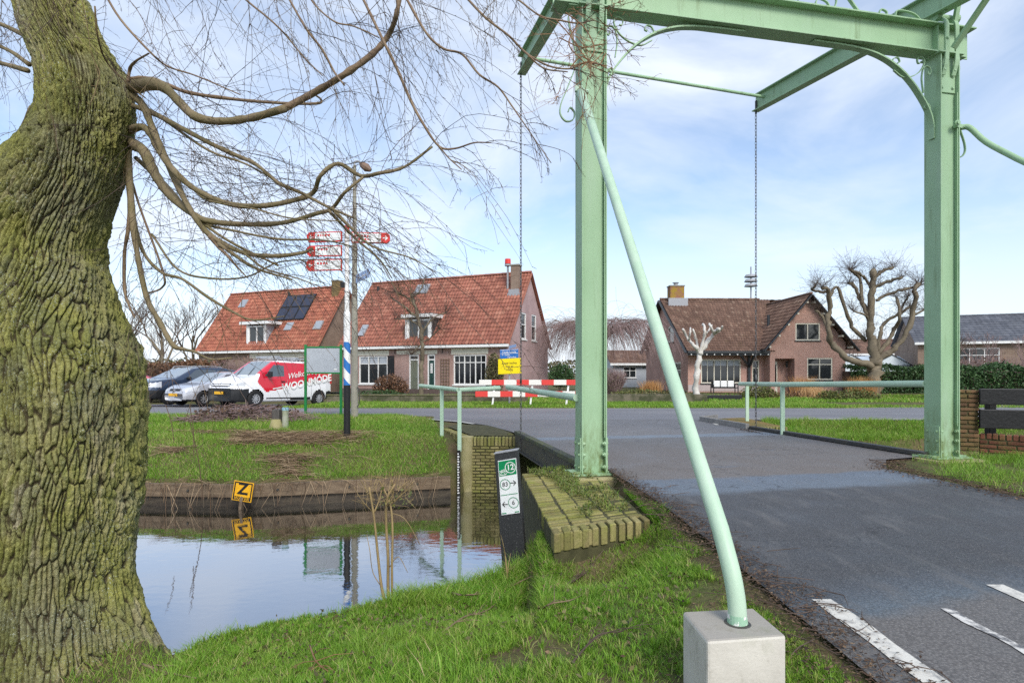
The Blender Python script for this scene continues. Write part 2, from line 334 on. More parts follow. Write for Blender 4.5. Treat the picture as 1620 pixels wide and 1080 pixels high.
    M['mossy_concrete'] = plain('algae_concrete', (0.27, 0.245, 0.10), 0.9, (0.36, 0.32, 0.17), 4, 0.3, 50)
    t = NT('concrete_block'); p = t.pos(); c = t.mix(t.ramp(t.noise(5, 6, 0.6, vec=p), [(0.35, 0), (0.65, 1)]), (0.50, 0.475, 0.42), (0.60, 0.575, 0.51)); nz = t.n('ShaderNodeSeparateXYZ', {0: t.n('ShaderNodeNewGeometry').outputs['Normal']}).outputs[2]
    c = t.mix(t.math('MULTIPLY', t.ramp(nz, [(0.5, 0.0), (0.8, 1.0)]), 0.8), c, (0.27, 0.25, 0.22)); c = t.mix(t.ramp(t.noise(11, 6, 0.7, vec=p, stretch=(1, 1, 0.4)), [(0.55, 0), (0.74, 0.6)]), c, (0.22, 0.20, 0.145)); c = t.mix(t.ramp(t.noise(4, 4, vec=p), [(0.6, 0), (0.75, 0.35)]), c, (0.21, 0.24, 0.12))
    t.set(color=c, rough=0.9, spec=0.25); t.bump(t.noise(70, 5, vec=p), 0.3, 0.006); M['concrete'] = t.m
    M['pole_concrete'] = plain('pole_concrete', (0.25, 0.24, 0.19), 0.85, (0.33, 0.31, 0.26), 6, 0.2, 60)
    M['timber'] = plain('wet_timber', (0.12, 0.085, 0.055), 0.85, (0.21, 0.155, 0.10), 3, 0.5, 20, stretch=(0.3, 6, 6))
    M['wet_board'] = plain('wet_dark_board', (0.035, 0.027, 0.02), 0.7, (0.075, 0.06, 0.04), 3, 0.4, 20, stretch=(0.3, 6, 6)); M['black_plank'] = plain('black_plank', (0.010, 0.010, 0.011), 0.5, (0.03, 0.03, 0.03), 8, 0.25, 25, stretch=(0.4, 6, 6), lo=0.55, hi=0.8)
    t = NT('recycled_plastic'); c = t.mix(t.ramp(t.noise(90, 3), [(0.6, 0), (0.72, 1)]), (0.024, 0.025, 0.027), (0.13, 0.13, 0.13)); t.set(color=c, rough=0.6); t.bump(t.noise(60, 3), 0.3, 0.004); M['black_plastic'] = t.m
    for nm, c in (('white', (0.80, 0.80, 0.78)), ('sign_white', (0.78, 0.80, 0.80)), ('sign_green', (0.0, 0.23, 0.08)), ('sign_yellow', (0.84, 0.66, 0.0)), ('z_yellow', (0.82, 0.42, 0.01)), ('sign_blue', (0.015, 0.13, 0.42)), ('pale_blue', (0.35, 0.48, 0.75)), ('stripe_blue', (0.02, 0.13, 0.42)), ('sign_red', (0.62, 0.03, 0.025)), ('black', (0.012, 0.012, 0.013)), ('post_green', (0.012, 0.20, 0.05)), ('panel_grey', (0.40, 0.43, 0.47)), ('cream', (0.72, 0.68, 0.56)), ('door_grey', (0.17, 0.18, 0.13)), ('door_green', (0.02, 0.06, 0.05)), ('slate_trim', (0.035, 0.04, 0.045)), ('lead', (0.33, 0.34, 0.36)), ('text_dark', (0.03, 0.03, 0.03)), ('olive_text', (0.16, 0.13, 0.02)), ('barrier_red', (0.66, 0.04, 0.03)), ('barrier_white', (0.72, 0.70, 0.64))):
        M[nm] = plain(nm, c, 0.45, tuple(v*0.82 for v in c), 9, lo=0.45, hi=0.8)
    # houses
    M['brick_house'] = brickmat('pinkish_brown_brick', (0.37, 0.20, 0.165), (0.29, 0.15, 0.125), (0.43, 0.37, 0.33))
    M['brick_side'] = brickmat('pale_pink_and_lit_gable_brick', (0.44, 0.28, 0.27), (0.37, 0.225, 0.22), (0.46, 0.39, 0.38))  # light on the middle house gable put into the colour; plain pink brick elsewhere
    M['brick_right'] = brickmat('salmon_brick', (0.47, 0.25, 0.195), (0.39, 0.195, 0.15), (0.50, 0.39, 0.33))
    M['brick_brownh'] = brickmat('brown_house_brick', (0.25, 0.165, 0.12), (0.19, 0.12, 0.085), (0.32, 0.27, 0.22))
    M['plinth'] = plain('dark_plinth', (0.10, 0.07, 0.06), 0.9, (0.14, 0.10, 0.085), 5, 0.2, 30)
    def tiles(name, stops, moss, mossamt):
        t = NT(name); uv = t.tc('UV'); fl = t.n('ShaderNodeVectorMath', {0: uv}, operation='FLOOR').outputs[0]; wnz = t.n('ShaderNodeTexWhiteNoise', {'Vector': fl}, noise_dimensions='3D').outputs['Value']
        c = t.ramp(wnz, stops); c = t.mix(1.0, c, t.ramp(t.noise(0.55, 5), [(0.3, 0.82), (0.7, 1.15)]), 'MULTIPLY'); c = t.mix(0.6, c, t.ramp(t.noise(2.2, 6, 0.7, stretch=(2.5, 0.5, 0.5)), [(0.3, 0.72), (0.7, 1.25)]), 'MULTIPLY'); c = t.mix(t.ramp(t.noise(1.6, 6, 0.7), [(0.55-mossamt, 0), (0.8-mossamt, 0.8)]), c, moss)
        t.set(color=c, rough=0.8, spec=0.25); t.bump(t.noise(18, 4), 0.2, 0.02); return t.m
    M['tile_red'] = tiles('red_roof_tile', [(0, (0.22, 0.085, 0.06)), (0.4, (0.28, 0.108, 0.075)), (0.8, (0.32, 0.13, 0.088)), (1, (0.36, 0.165, 0.115))], (0.17, 0.10, 0.05), -0.02)
    M['tile_orange'] = tiles('orange_roof_tile', [(0, (0.25, 0.085, 0.055)), (0.4, (0.31, 0.11, 0.07)), (0.8, (0.35, 0.13, 0.08)), (1, (0.38, 0.165, 0.105))], (0.20, 0.12, 0.05), -0.05)
    M['tile_brown'] = tiles('brown_roof_tile', [(0, (0.12, 0.07, 0.05)), (0.5, (0.155, 0.092, 0.066)), (0.9, (0.185, 0.112, 0.08)), (1, (0.24, 0.165, 0.12))], (0.13, 0.095, 0.045), -0.02)
    M['tile_slate'] = tiles('slate_roof_tile', [(0, (0.085, 0.092, 0.11)), (1, (0.13, 0.138, 0.158))], (0.10, 0.10, 0.10), -0.05)
    t = NT('window_glass'); t.set(color=(0.025, 0.03, 0.033), rough=0.06, spec=0.8); M['glass'] = t.m
    t = NT('dark_window_glass'); t.set(color=(0.012, 0.014, 0.016), rough=0.08, spec=0.5); M['dark_glass'] = t.m
    t = NT('skylight_glass'); t.set(color=(0.30, 0.33, 0.36), rough=0.05, spec=1.0); M['sky_glass'] = t.m
    t = NT('solar_cell'); t.set(color=(0.03, 0.035, 0.06), rough=0.25, spec=0.5); M['solar'] = t.m
    t = NT('greenhouse_glass'); t.set(color=(0.55, 0.62, 0.66), rough=0.15, spec=0.8); M['gh_glass'] = t.m
    # vehicles
    def paint(name, c, met=0.0): t = NT(name); t.set(color=c, rough=0.3, metal=met, coat=0.8, spec=0.5); t.b.inputs['Coat Roughness'].default_value = 0.05; M[name] = t.m
    paint('van_white', (0.84, 0.84, 0.86)); paint('van_red', (0.62, 0.008, 0.03)); paint('silver', (0.50, 0.51, 0.55), 0.35); paint('navy', (0.035, 0.055, 0.10), 0.3); paint('dark_red', (0.25, 0.02, 0.05), 0.2)
    M['trim'] = plain('black_trim', (0.018, 0.019, 0.021), 0.55); M['tyre'] = plain('tyre_rubber', (0.015, 0.015, 0.016), 0.85); M['rim'] = plain('alloy_rim', (0.45, 0.46, 0.48), 0.35, metal=0.6); M['chrome'] = plain('chrome', (0.6, 0.6, 0.62), 0.15, metal=1)
    M['plate'] = plain('number_plate', (0.78, 0.42, 0.02), 0.5); t = NT('headlight_glass'); t.set(color=(0.55, 0.57, 0.6), rough=0.1, spec=0.9); M['lamp'] = t.m; M['amber'] = plain('amber_lens', (0.75, 0.33, 0.08), 0.3)
    t = NT('car_glass'); t.set(color=(0.05, 0.065, 0.075), rough=0.04, spec=1.0); t.b.inputs['Coat Weight'].default_value = 1.0; M['car_glass'] = t.m
    t = NT('windscreen_glass'); t.set(color=(0.20, 0.24, 0.26), rough=0.05, spec=1.0); t.b.inputs['Coat Weight'].default_value = 1.0; M['windscreen'] = t.m
    # trees
    t = NT('willow_bark'); p = t.pos(); a = t.n('ShaderNodeAttribute', attribute_name='plate').outputs['Fac']; to = t.n('ShaderNodeAttribute', attribute_name='tone').outputs['Fac']
    c = t.ramp(to, [(0.0, (0.17, 0.175, 0.065)), (0.4, (0.24, 0.245, 0.07)), (0.7, (0.30, 0.285, 0.10)), (1.0, (0.38, 0.33, 0.21))])
    c = t.mix(t.ramp(t.noise(2.1, 5, 0.6, vec=p), [(0.45, 0), (0.65, 0.6)]), c, (0.20, 0.19, 0.14)); c = t.mix(t.ramp(t.noise(5, 5, 0.65, vec=p), [(0.5, 0), (0.68, 0.55)]), c, (0.28, 0.27, 0.065))
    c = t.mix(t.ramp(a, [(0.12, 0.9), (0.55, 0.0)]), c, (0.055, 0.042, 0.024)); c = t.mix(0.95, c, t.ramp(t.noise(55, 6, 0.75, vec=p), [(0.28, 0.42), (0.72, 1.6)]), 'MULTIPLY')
    lich = t.math('MULTIPLY', t.ramp(t.noise(85, 2, vec=p), [(0.62, 0), (0.66, 0.9)]), t.ramp(t.noise(2.2, 4, vec=p), [(0.44, 0), (0.58, 1)])); c = t.mix(lich, c, (0.42, 0.45, 0.36))
    t.set(color=c, rough=0.9, spec=0.2); t.bump(t.noise(75, 6, 0.75, vec=p), 1.0, 0.015); M['bark'] = t.m
    M['limb'] = plain('mossy_limb', (0.15, 0.125, 0.055), 0.8, (0.22, 0.17, 0.10), 6, 0.4, 60); M['limb_brown'] = plain('brown_limb', (0.17, 0.11, 0.07), 0.75, (0.25, 0.18, 0.11), 8, 0.3, 60)
    M['twig'] = plain('willow_twig', (0.10, 0.065, 0.03), 0.7, (0.17, 0.115, 0.045), 3); M['twig_dark'] = plain('dark_twig', (0.06, 0.042, 0.032), 0.8, (0.11, 0.075, 0.055), 2); M['twig_purple'] = plain('purple_twig', (0.20, 0.13, 0.125), 0.8, (0.28, 0.20, 0.185), 2); M['twig_red'] = plain('reddish_twig', (0.22, 0.10, 0.045), 0.7, (0.28, 0.16, 0.08), 4)
    M['bark_grey'] = plain('grey_bark', (0.14, 0.115, 0.08), 0.9, (0.20, 0.165, 0.11), 3, 0.6, 14); M['bark_white'] = plain('limed_bark', (0.60, 0.57, 0.52), 0.9, (0.42, 0.38, 0.33), 5, 0.4, 15, lo=0.5, hi=0.75); M['sapling'] = plain('tan_stem', (0.33, 0.24, 0.11), 0.7, (0.24, 0.17, 0.08), 10)
init_mats()
# ------------------------------------------------------------------ ground, canal, roads
Lp = np.array((1.09, 7.85, -0.05)); Rp = np.array((6.80, 9.0, 0.0))
vv = unit((Rp-Lp)*(1, 1, 0)); uu = np.array((-vv[1], vv[0], 0.0)); SPAN = float(np.linalg.norm((Rp-Lp)[:2]))
def S(t, s, z): return np.array((Lp[0], Lp[1], 0.0))+vv*t+uu*s+np.array((0, 0, z))
NX = [-300, -30, -8, -4, -3.15, -2.45, -1.2, -0.06, 0.14, 0.27, 0.42, 8, 300]; NY = [70, 12, 6.2, 4.95, 4.5, 4.0, 4.6, 5.4, 5.65, 7.7, 8.05, 9.6, 68]
FX = [-300, -30, -7.3, -5.2, -1.25, -0.9, 0.2, 8, 300]; FY = [76, 17, 11.15, 11.0, 11.9, 12.42, 12.6, 14.2, 72]
def zg(x, y):
    x = np.asarray(x, float); y = np.asarray(y, float)
    yn = np.interp(x, NX, NY); yf = np.interp(x, FX, FY); wx = sstep(0.6, 1.45, x)
    dn = yn-y
    lump = (fbm(x*1.3, y*1.3, 3, 4)-0.5)*0.10
    near = (-0.56+0.46*sstep(0.0, 3.0, dn))*(1-wx)+(-0.03)*wx
    near = near+lump*(1-wx)+np.where(x > 5.6, 0.0+lump*0.4, 0)
    df = y-yf
    left = -0.80+0.66*sstep(0.0, 1.9, df)+0.19*sstep(1.6, 4.2, df)*sstep(-1.2, -2.6, x)+0.12*sstep(1.6, 3.5, df)*sstep(-2.6, -1.2, x)
    right = -0.40+0.36*sstep(0, 2.2, df)
    far = np.where(x < 2, left, right)+lump*np.where(y < 15.5, 1.0, 0.0)
    bed = -1.9
    zn = near+(bed-near)*sstep(0.0, 0.55, -dn); zf = far+(bed-far)*sstep(-0.20, -0.06, -df)
    z = np.where(y < (yn+yf)/2, zn, zf)
    t16 = np.where(x < -2.4, sstep(17.0, 17.5, y), sstep(15.2, 16.1, y)); z = z*(1-t16)+(-0.025)*t16
    verge = sstep(21.6, 22.3, y)*(1-sstep(-6.4, -8.6, -np.abs(x+16.5)-0.0)) if False else sstep(21.5, 22.2, y)
    park = sstep(-7.6, -8.8, x)*sstep(-34, -32, x)
    z = z+np.where(y > 21.4, verge*(1-park)*0.07, 0)
    z = z-park*0.035*np.clip(y-22, 0, 6)
    xl = np.interp(y, [12.4, 13, 14.5, 15.4, 16.4], [0.0, -0.05, -0.62, -1.35, -2.7])-0.12; xr = np.interp(y, [9, 13.2, 14.6, 15.9, 16.4], [6.4, 5.55, 5.45, 6.0, 7.3])+0.05
    z = np.where((y > yf+0.1) & (y < 16.6) & (x > xl) & (x < xr), -0.03, z)
    z = z-0.22*np.exp(-((x-0.45)**2+(y-4.55)**2)/0.45)-0.17*np.exp(-((x-0.95)**2+(y-4.92)**2)/0.18)-0.14*np.exp(-((x-0.7)**2+(y-4.7)**2)/0.12)-0.13*np.exp(-((x-1.22)**2+(y-5.18)**2)/0.05)-0.22*np.exp(-((x+2.95)**2+(y-3.45)**2)/0.7)
    z = np.where((x > 0.2) & (x < 1.36) & (y > 5.0+0.4*(x-0.4)) & (y < 7.7), np.minimum(z, -0.28), z); z = np.where((x >= 1.36) & (x < 1.45) & (y > 5.2) & (y < 7.7), np.minimum(z, -0.10), z)
    corr = (x > 1.3) & (x < 5.5) & (y < 8.3); z = np.where(corr, np.minimum(z, -0.03), z)
    return z
def axis(a, b, st, lo, hi):
    core = np.arange(a, b+1e-6, st); l = []; x = a; d = st
    while x > lo: d *= 1.25; x -= d; l.append(x)
    h = []; x = b; d = st
    while x < hi: d *= 1.25; x += d; h.append(x)
    return np.array(l[::-1]+list(core)+h)
gx = axis(-9, 9, 0.1, -700, 700); gy = axis(0.5, 17, 0.09, -60, 1500)
X, Y = np.meshgrid(gx, gy); Z = zg(X, Y); nx, ny = len(gx), len(gy)
idx = np.arange(nx*ny).reshape(ny, nx)
F = np.stack([idx[:-1, :-1], idx[:-1, 1:], idx[1:, 1:], idx[1:, :-1]], -1).reshape(-1, 4)
struct(fast('ground', np.stack([X, Y, Z], -1).reshape(-1, 3), F, M['soil'], smooth=True))
mb = MB()
wx_ = [-30, -8, -4, -2, 0, 0.4, 8, 20]
for a, b in zip(wx_[:-1], wx_[1:]):
    n0, n1_, f0, f1_ = (np.interp(a, NX, NY)-0.1 if a != 0.4 else 5.2, np.interp(b, NX, NY)-0.1, np.interp(a, FX, FY)+0.3, np.interp(b, FX, FY)+0.3)
    mb.quad((a, n0-1.0, -1.25), (b, n1_-1.0, -1.25), (b, f1_, -1.25), (a, f0, -1.25))
struct(build('canal_water', mb, M['water']))
def poly_sheet(name, pts, mat, z):
    mb = MB(); mb.add([(p[0], p[1], z) for p in pts], [tuple(range(len(pts)))]); return struct(build(name, mb, mat))
dl = lambda s: S(-0.02, s, 0); dr = lambda s: S(SPAN-0.30, s, 0)
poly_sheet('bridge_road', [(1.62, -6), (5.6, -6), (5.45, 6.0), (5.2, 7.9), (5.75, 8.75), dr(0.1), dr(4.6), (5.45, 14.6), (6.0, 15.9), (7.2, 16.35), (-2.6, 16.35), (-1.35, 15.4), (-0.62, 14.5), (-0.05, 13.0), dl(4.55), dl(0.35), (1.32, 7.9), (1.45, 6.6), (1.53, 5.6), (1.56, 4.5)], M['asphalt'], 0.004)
poly_sheet('main_road', [(-60, 17.5), (-4.2, 17.45), (-3.0, 17.0), (-2.2, 16.15), (60, 16.15), (60, 21.55), (-60, 21.55)], M['road2'], 0.0)
mb = MB(); mb.quad((-33, 21.55, 0.0), (-8.9, 21.55, 0.0), (-8.4, 27.5, -0.18), (-33, 27.5, -0.18)); struct(build('parking_strip', mb, M['road2']))
def line(name, pts, w, z=0.009, mat='white_line'):
    mb = MB(); pts = [np.asarray(p, float) for p in pts]; V = []
    for i, p in enumerate(pts):
        d = unit(np.append(pts[min(i+1, len(pts)-1)]-pts[max(i-1, 0)], 0)); n = np.array((-d[1], d[0])); j = rng.uniform(-0.006, 0.006)
        V += [(*(p-n*(w/2+j)), z), (*(p+n*(w/2+j)), z)]
    mb.add(V, [(2*i, 2*i+2, 2*i+3, 2*i+1) for i in range(len(pts)-1)]); return struct(build(name, mb, M[mat]))
ys = np.linspace(-2, 3.33, 30)
line('road_marking', [(1.815+0.004*math.sin(y*9), y) for y in ys], 0.12)
line('road_marking', [(3.02, y) for y in np.linspace(-2, 3.56, 24)], 0.12)
for a, b in ((1.2, 3.2), (-2.2, -0.2)):
    line('road_marking', [(2.44+0.01*math.sin(y*14), y) for y in np.linspace(a, b, 24)], 0.06, mat='thin_line')
line('road_marking', [(x, 21.35) for x in np.linspace(-40, 40, 40)], 0.10, 0.005)
line('road_marking', [(x, 16.5) for x in np.linspace(6.6, 40, 30)], 0.12, 0.0085)
line('road_marking', smooth_path([(-1.0, 14.85), (-1.5, 15.6), (-2.2, 16.2), (-3.2, 17.2), (-4.6, 17.7), (-9, 17.75), (-30, 17.75)], 5), 0.10, 0.0085)
line('road_marking', smooth_path([(5.25, 14.55), (5.45, 15.3), (6.0, 16.0), (6.8, 16.5)], 5), 0.10, 0.0085)
line('road_marking', smooth_path([(14, 18.4), (18, 20.0), (26, 21.2)], 6), 0.10, 0.0055)
mb = MB(); mb.quad((60, 21.56, 0.004), (13, 21.56, 0.004), (20, 23.2, 0.075), (60, 24.5, 0.075))
struct(build('road', mb, M['road2']))

# ------------------------------------------------------------------ modelled brickwork
BV = np.array([(x, y, z) for x in (0, 1) for y in (0, 1) for z in (0, 1)], float)
BF = [(0, 1, 3, 2), (4, 6, 7, 5), (0, 4, 5, 1), (2, 3, 7, 6), (0, 2, 6, 4), (1, 5, 7, 3)]
class Bricks:
    def __init__(s): s.V = []; s.F = []; s.A = []; s.n = 0
    def brick(s, o, a, b, c, jit=0.004):
        """o corner, a/b/c edge vectors"""
        j = rng.uniform(-jit, jit, 3); e = 0.007+rng.random()*0.005
        o = np.asarray(o, float)+j
        la, lb, lc = (np.linalg.norm(k) for k in (a, b, c)); sc = (BV*(1-2*e/np.array((la, lb, lc)))+e/np.array((la, lb, lc)))
        V = o+sc[:, :1]*a+sc[:, 1:2]*b+sc[:, 2:3]*c
        s.V.append(V); s.F += [[i+s.n for i in f] for f in BF]; s.n += 8; s.A += [rng.random()]*8
    def wall(s, o, du, dn, L, H, th=0.10, bl=0.21, bh=0.065, batter=None):
        """face of a brick wall: o lower corner, du along, dn inward"""
        du = unit(du); dn = unit(dn); r = 0; z = 0.0
        while z < H-0.02:
            h = min(bh, H-z); x = -bl/2*(r % 2)
            while x < L-0.005:
                x0 = max(x, 0); x1 = min(x+bl, L)
                if x1-x0 > 0.02: s.brick(np.asarray(o)+du*x0+np.array((0, 0, z)), du*(x1-x0), dn*th, np.array((0, 0, h)), 0.003)
                x += bl
            z += bh; r += 1
    def soldiers(s, o, du, dn, L, depth, h, bw=0.075, jit=0.006):
        du = unit(du); dn = unit(dn); n = max(1, int(round(L/bw))); w = L/n
        for i in range(n): s.brick(np.asarray(o)+du*w*i, du*w, dn*depth, np.array((0, 0, h)), jit)
    def obj(s, name, mat, thing, bevel=0.008):
        V = np.concatenate(s.V)-thing.org
        me = bpy.data.meshes.new(name); me.from_pydata([tuple(v) for v in V], [], s.F); a = me.attributes.new('var', 'FLOAT', 'POINT'); a.data.foreach_set('value', np.array(s.A, np.float32)); me.materials.append(mat); me.update()
        o = bpy.data.objects.new(name, me); COL.objects.link(o); o.parent = thing.e
        if bevel: b = o.modifiers.new('bevel', 'BEVEL'); b.width = bevel; b.segments = 1
        return o
# near abutment wing wall
A = np.array((0.36, 4.93, 0)); B = np.array((1.33, 5.42, 0)); C = np.array((1.24, 7.35, 0)); D = np.array((0.13, 8.0, 0))
th = Thing('brick_abutment', 'mossy brick wing wall beside the canal at the foot of the left bridge post', 'wall', A+np.array((0, 0, -0.6)))
core = MB(); cz = -0.09
ins = lambda p: np.array((0.72, 6.4, 0))+(p-np.array((0.72, 6.4, 0)))*0.985
core.prism([ins(p)+np.array((0, 0, -1.9)) for p in (A, B, C, D)], (0, 0, 1.9+cz)); th.part('core', core, M['mortar'])
br = Bricks(); topz = -0.06; e1 = unit(D-A); e2 = unit(B-A); LW = np.linalg.norm(D-A)
nrow = int(LW/0.098)
for i in range(nrow):                       # soldier course along the water side, laid across
    w = LW/nrow; o = A+e1*w*i
    lenb = 0.50+0.0*i
    br.brick(o+np.array((0, 0, topz-0.17)), e1*w*0.86, e2*0.235, np.array((0, 0, 0.17+rng.uniform(-0.008, 0.006))), 0.006); br.brick(o+e2*0.245+np.array((0, 0, topz-0.165)), e1*w*0.86, e2*0.22, np.array((0, 0, 0.15+rng.uniform(0, 0.012))), 0.006)
W2 = np.linalg.norm(B-A)
n2 = int((W2)/0.098)
for i in range(n2):
    w = W2/n2; br.brick(A+e2*w*i+e1*-0.012+np.array((0, 0, topz-0.175)), e2*w*0.9, e1*0.20, np.array((0, 0, 0.185)), 0.006)
for i in range(2, nrow-6):
    w = LW/nrow; o = A+e1*w*i; Wr = W2*(1+0.06*i/nrow)-0.02
    k = 0.47
    while k < Wr-0.03: br.brick(o+e2*k+np.array((0, 0, topz-0.165)), e1*w*0.86, e2*min(0.21, Wr-k), np.array((0, 0, 0.145+rng.uniform(0, 0.012))), 0.006); k += 0.215
br.wall(A+e1*0.02+e2*0.03+np.array((0, 0, topz-0.17-0.065*6)), e2, e1, W2-0.06, 0.385, 0.1, 0.21, 0.064)
th.part('render_face', MB().prism([A+e2*0.025+e1*0.03+np.array((0, 0, -1.9)), A+e2*0.025+e1*0.03+np.array((0, 0, topz-0.18)), D+e2*0.025+np.array((0, 0, topz-0.18)), D+e2*0.025+np.array((0, 0, -1.9))], e2*0.06), M['mossy_concrete'])
br.obj('brickwork', M['brick_moss'], th)
# far left abutment
th = Thing('brick_abutment', 'mossy brick abutment with a rounded concrete corner column across the canal', 'wall', (-0.96, 12.4, -1.2))
zc = -0.07
q0 = P(737, 700, 12.4)*np.array((1, 1, 0)); q1 = S(-0.10, 4.62, 0); q2 = np.array((-1.85, 14.6, 0.)); du = unit(q1-q0); dn = np.array((-du[1], du[0], 0)); Lq = np.linalg.norm(q1-q0)
core = MB(); core.prism([q0+dn*0.03+np.array((0, 0, -1.9)), q1+dn*0.03+np.array((0, 0, -1.9)), q1+uu*1.9+np.array((0, 0, -1.9)), q2+np.array((0.03, 0, -1.9))], (0, 0, 1.9+zc-0.02)); th.part('core', core, M['mortar'])
br = Bricks(); br.wall(q0+np.array((0, 0, -1.35)), du, dn, Lq, 1.35+zc-0.20, 0.10, 0.21, 0.068); br.soldiers(q0+np.array((0, 0, zc-0.2)), du, dn, Lq, 0.22, 0.21, 0.075)
dw = unit(q2-q0); nw = np.array((dw[1], -dw[0], 0)); Lw = np.linalg.norm(q2-q0)
br.wall(q0+dw*0.1+nw*-0.02+np.array((0, 0, -1.3)), dw, nw, Lw-0.1, 1.3+zc-0.2, 0.1, 0.21, 0.068); br.soldiers(q0+np.array((0, 0, zc-0.2)), dw, nw, Lw, 0.22, 0.2, 0.075)
br.obj('brickwork', M['brick_moss'], th)
mb = MB(); cc = q0+np.array((0.02, 0.10, 0)); mb.cyl(cc+np.array((0, 0, -1.6)), cc+np.array((0, 0, zc+0.02)), 0.15, n=20); th.part('column', mb, M['mossy_concrete'], bevel=0.02)
mb = MB(); mb.add([q0+dw*0.25+np.array((0.22, 0.1, zc+0.002)), q1+uu*0.25+vv*0.1+np.array((0, 0, zc+0.002)), q1+uu*0.6+vv*0.25+np.array((0, 0, 0.0)), q1+uu*1.95+vv*0.25+np.array((0, 0, 0.0)), q2+np.array((0.45, 0.25, 0.0)), q2+np.array((0.2, 0, zc+0.03))], [(0, 1, 2, 5), (2, 3, 4, 5)]); th.part('top_paving', mb, M['mortar'])
# far right abutment
th = Thing('brick_abutment', 'low moss topped brick abutment with stone kerb at the far right bridge corner', 'wall', S(SPAN-0.2, 4.8, -0.3))
r0 = S(SPAN-0.22, 4.0, 0); r1 = S(SPAN-0.22, 4.72, 0); r2 = G(1109, 661, 0.08); r3 = G(1150, 659, 0.08); r4 = S(SPAN+0.65, 4.55, 0)
mb = MB(); pp = [r1, r4, r3+np.array((0.5, 0.1, 0)), r2+np.array((0.06, 0, 0))]
mb.prism([np.array((p[0], p[1], -0.5)) for p in pp], (0, 0, 0.55)); th.part('moss_top', mb, plain('rusty_moss', (0.13, 0.12, 0.03), 0.95, (0.22, 0.13, 0.035), 3, 0.6, 40))
br = Bricks(); br.soldiers(r1+np.array((0, 0, -0.14))-uu*0.1, unit(r4-r1), uu, np.linalg.norm(r4-r1), 0.2, 0.2, 0.075); br.wall(r1+np.array((0, 0, -0.6))-uu*0.08, unit(r4-r1), uu, np.linalg.norm(r4-r1), 0.45, 0.1); br.obj('brickwork', M['brick_moss'], th)
mb = MB(); a = S(SPAN-0.29, 4.66, 0.03); mb.beam(a, np.array((r2[0], r2[1], 0.03)), 0.10, 0.20); mb.beam(np.array((r2[0], r2[1], 0.03)), np.array((r2[0]+0.7, r2[1]+0.75, 0.03)), 0.10, 0.2); th.part('kerb_stone', mb, plain('kerb_stone', (0.20, 0.19, 0.18), 0.85, (0.28, 0.27, 0.25), 6, 0.3, 50), bevel=0.012)
# right hand pier, low wall and black planks
a = P(1506, 700, 9.75)*np.array((1, 1, 0)); b = P(1551, 700, 9.65)*np.array((1, 1, 0)); du = unit(b-a); dn = np.array((-du[1], du[0], 0)); Lb = np.linalg.norm(b-a)
th = Thing('brick_pier', 'square brown brick pier behind the right bridge post with a low red brick wall', 'pier', a)
mb = MB(); mb.prism([a+dn*0.03+du*0.02, b+dn*0.03-du*0.02, b+dn*0.42-du*0.02, a+dn*0.42+du*0.02], (0, 0, 1.03)); mb2 = mb
c0 = b+dn*0.05; c1 = np.array((9.6, 8.2, 0)); dc = unit(c1-c0); nc = np.array((-dc[1], dc[0], 0)); Lc = np.linalg.norm(c1-c0)
mb.prism([c0+nc*0.02+np.array((0, 0, -0.3)), c1+nc*0.02+np.array((0, 0, -0.3)), c1+nc*0.2+np.array((0, 0, -0.3)), c0+nc*0.2+np.array((0, 0, -0.3))], (0, 0, 0.58)); th.part('core', mb, M['mortar'])
br = Bricks(); br.wall(a, du, dn, Lb, 0.98, 0.1, 0.24, 0.075); br.wall(b, dn, -du, 0.4, 0.98, 0.1, 0.24, 0.075)
br.soldiers(a+np.array((0, 0, 0.98)), du, dn, Lb, 0.4, 0.07, 0.24, 0.003); br.obj('pier_brickwork', M['brick_brown'], th)
br = Bricks(); br.wall(c0+np.array((0, 0, -0.25)), dc, nc, Lc, 0.45, 0.1, 0.24, 0.075); br.soldiers(c0+np.array((0, 0, 0.2)), dc, nc, Lc, 0.22, 0.11, 0.085); br.obj('low_wall', M['brick_red'], th)
b2 = b+dn*0.36+du*0.28
th = Thing('plank_fence', 'black two board fence fixed to the brick pier at the right edge', 'fence', b2)
for z0, z1 in ((0.40, 0.72), (0.80, 1.07)):
    mb = MB(); s0 = P(1549, 620, 9.62); s1 = P(1760, 620, 9.05); s0[2] = s1[2] = (z0+z1)/2; mb.beam(s0, s1, 0.06, z1-z0); th.part('plank', mb, M['black_plank'], bevel=0.012)
mb = MB(); mb.bbox(b2+np.array((0.08, 0.05, 0)), b2+np.array((0.2, 0.17, 1.0))); th.part('fence_post', mb, M['black_plank'], bevel=0.01)

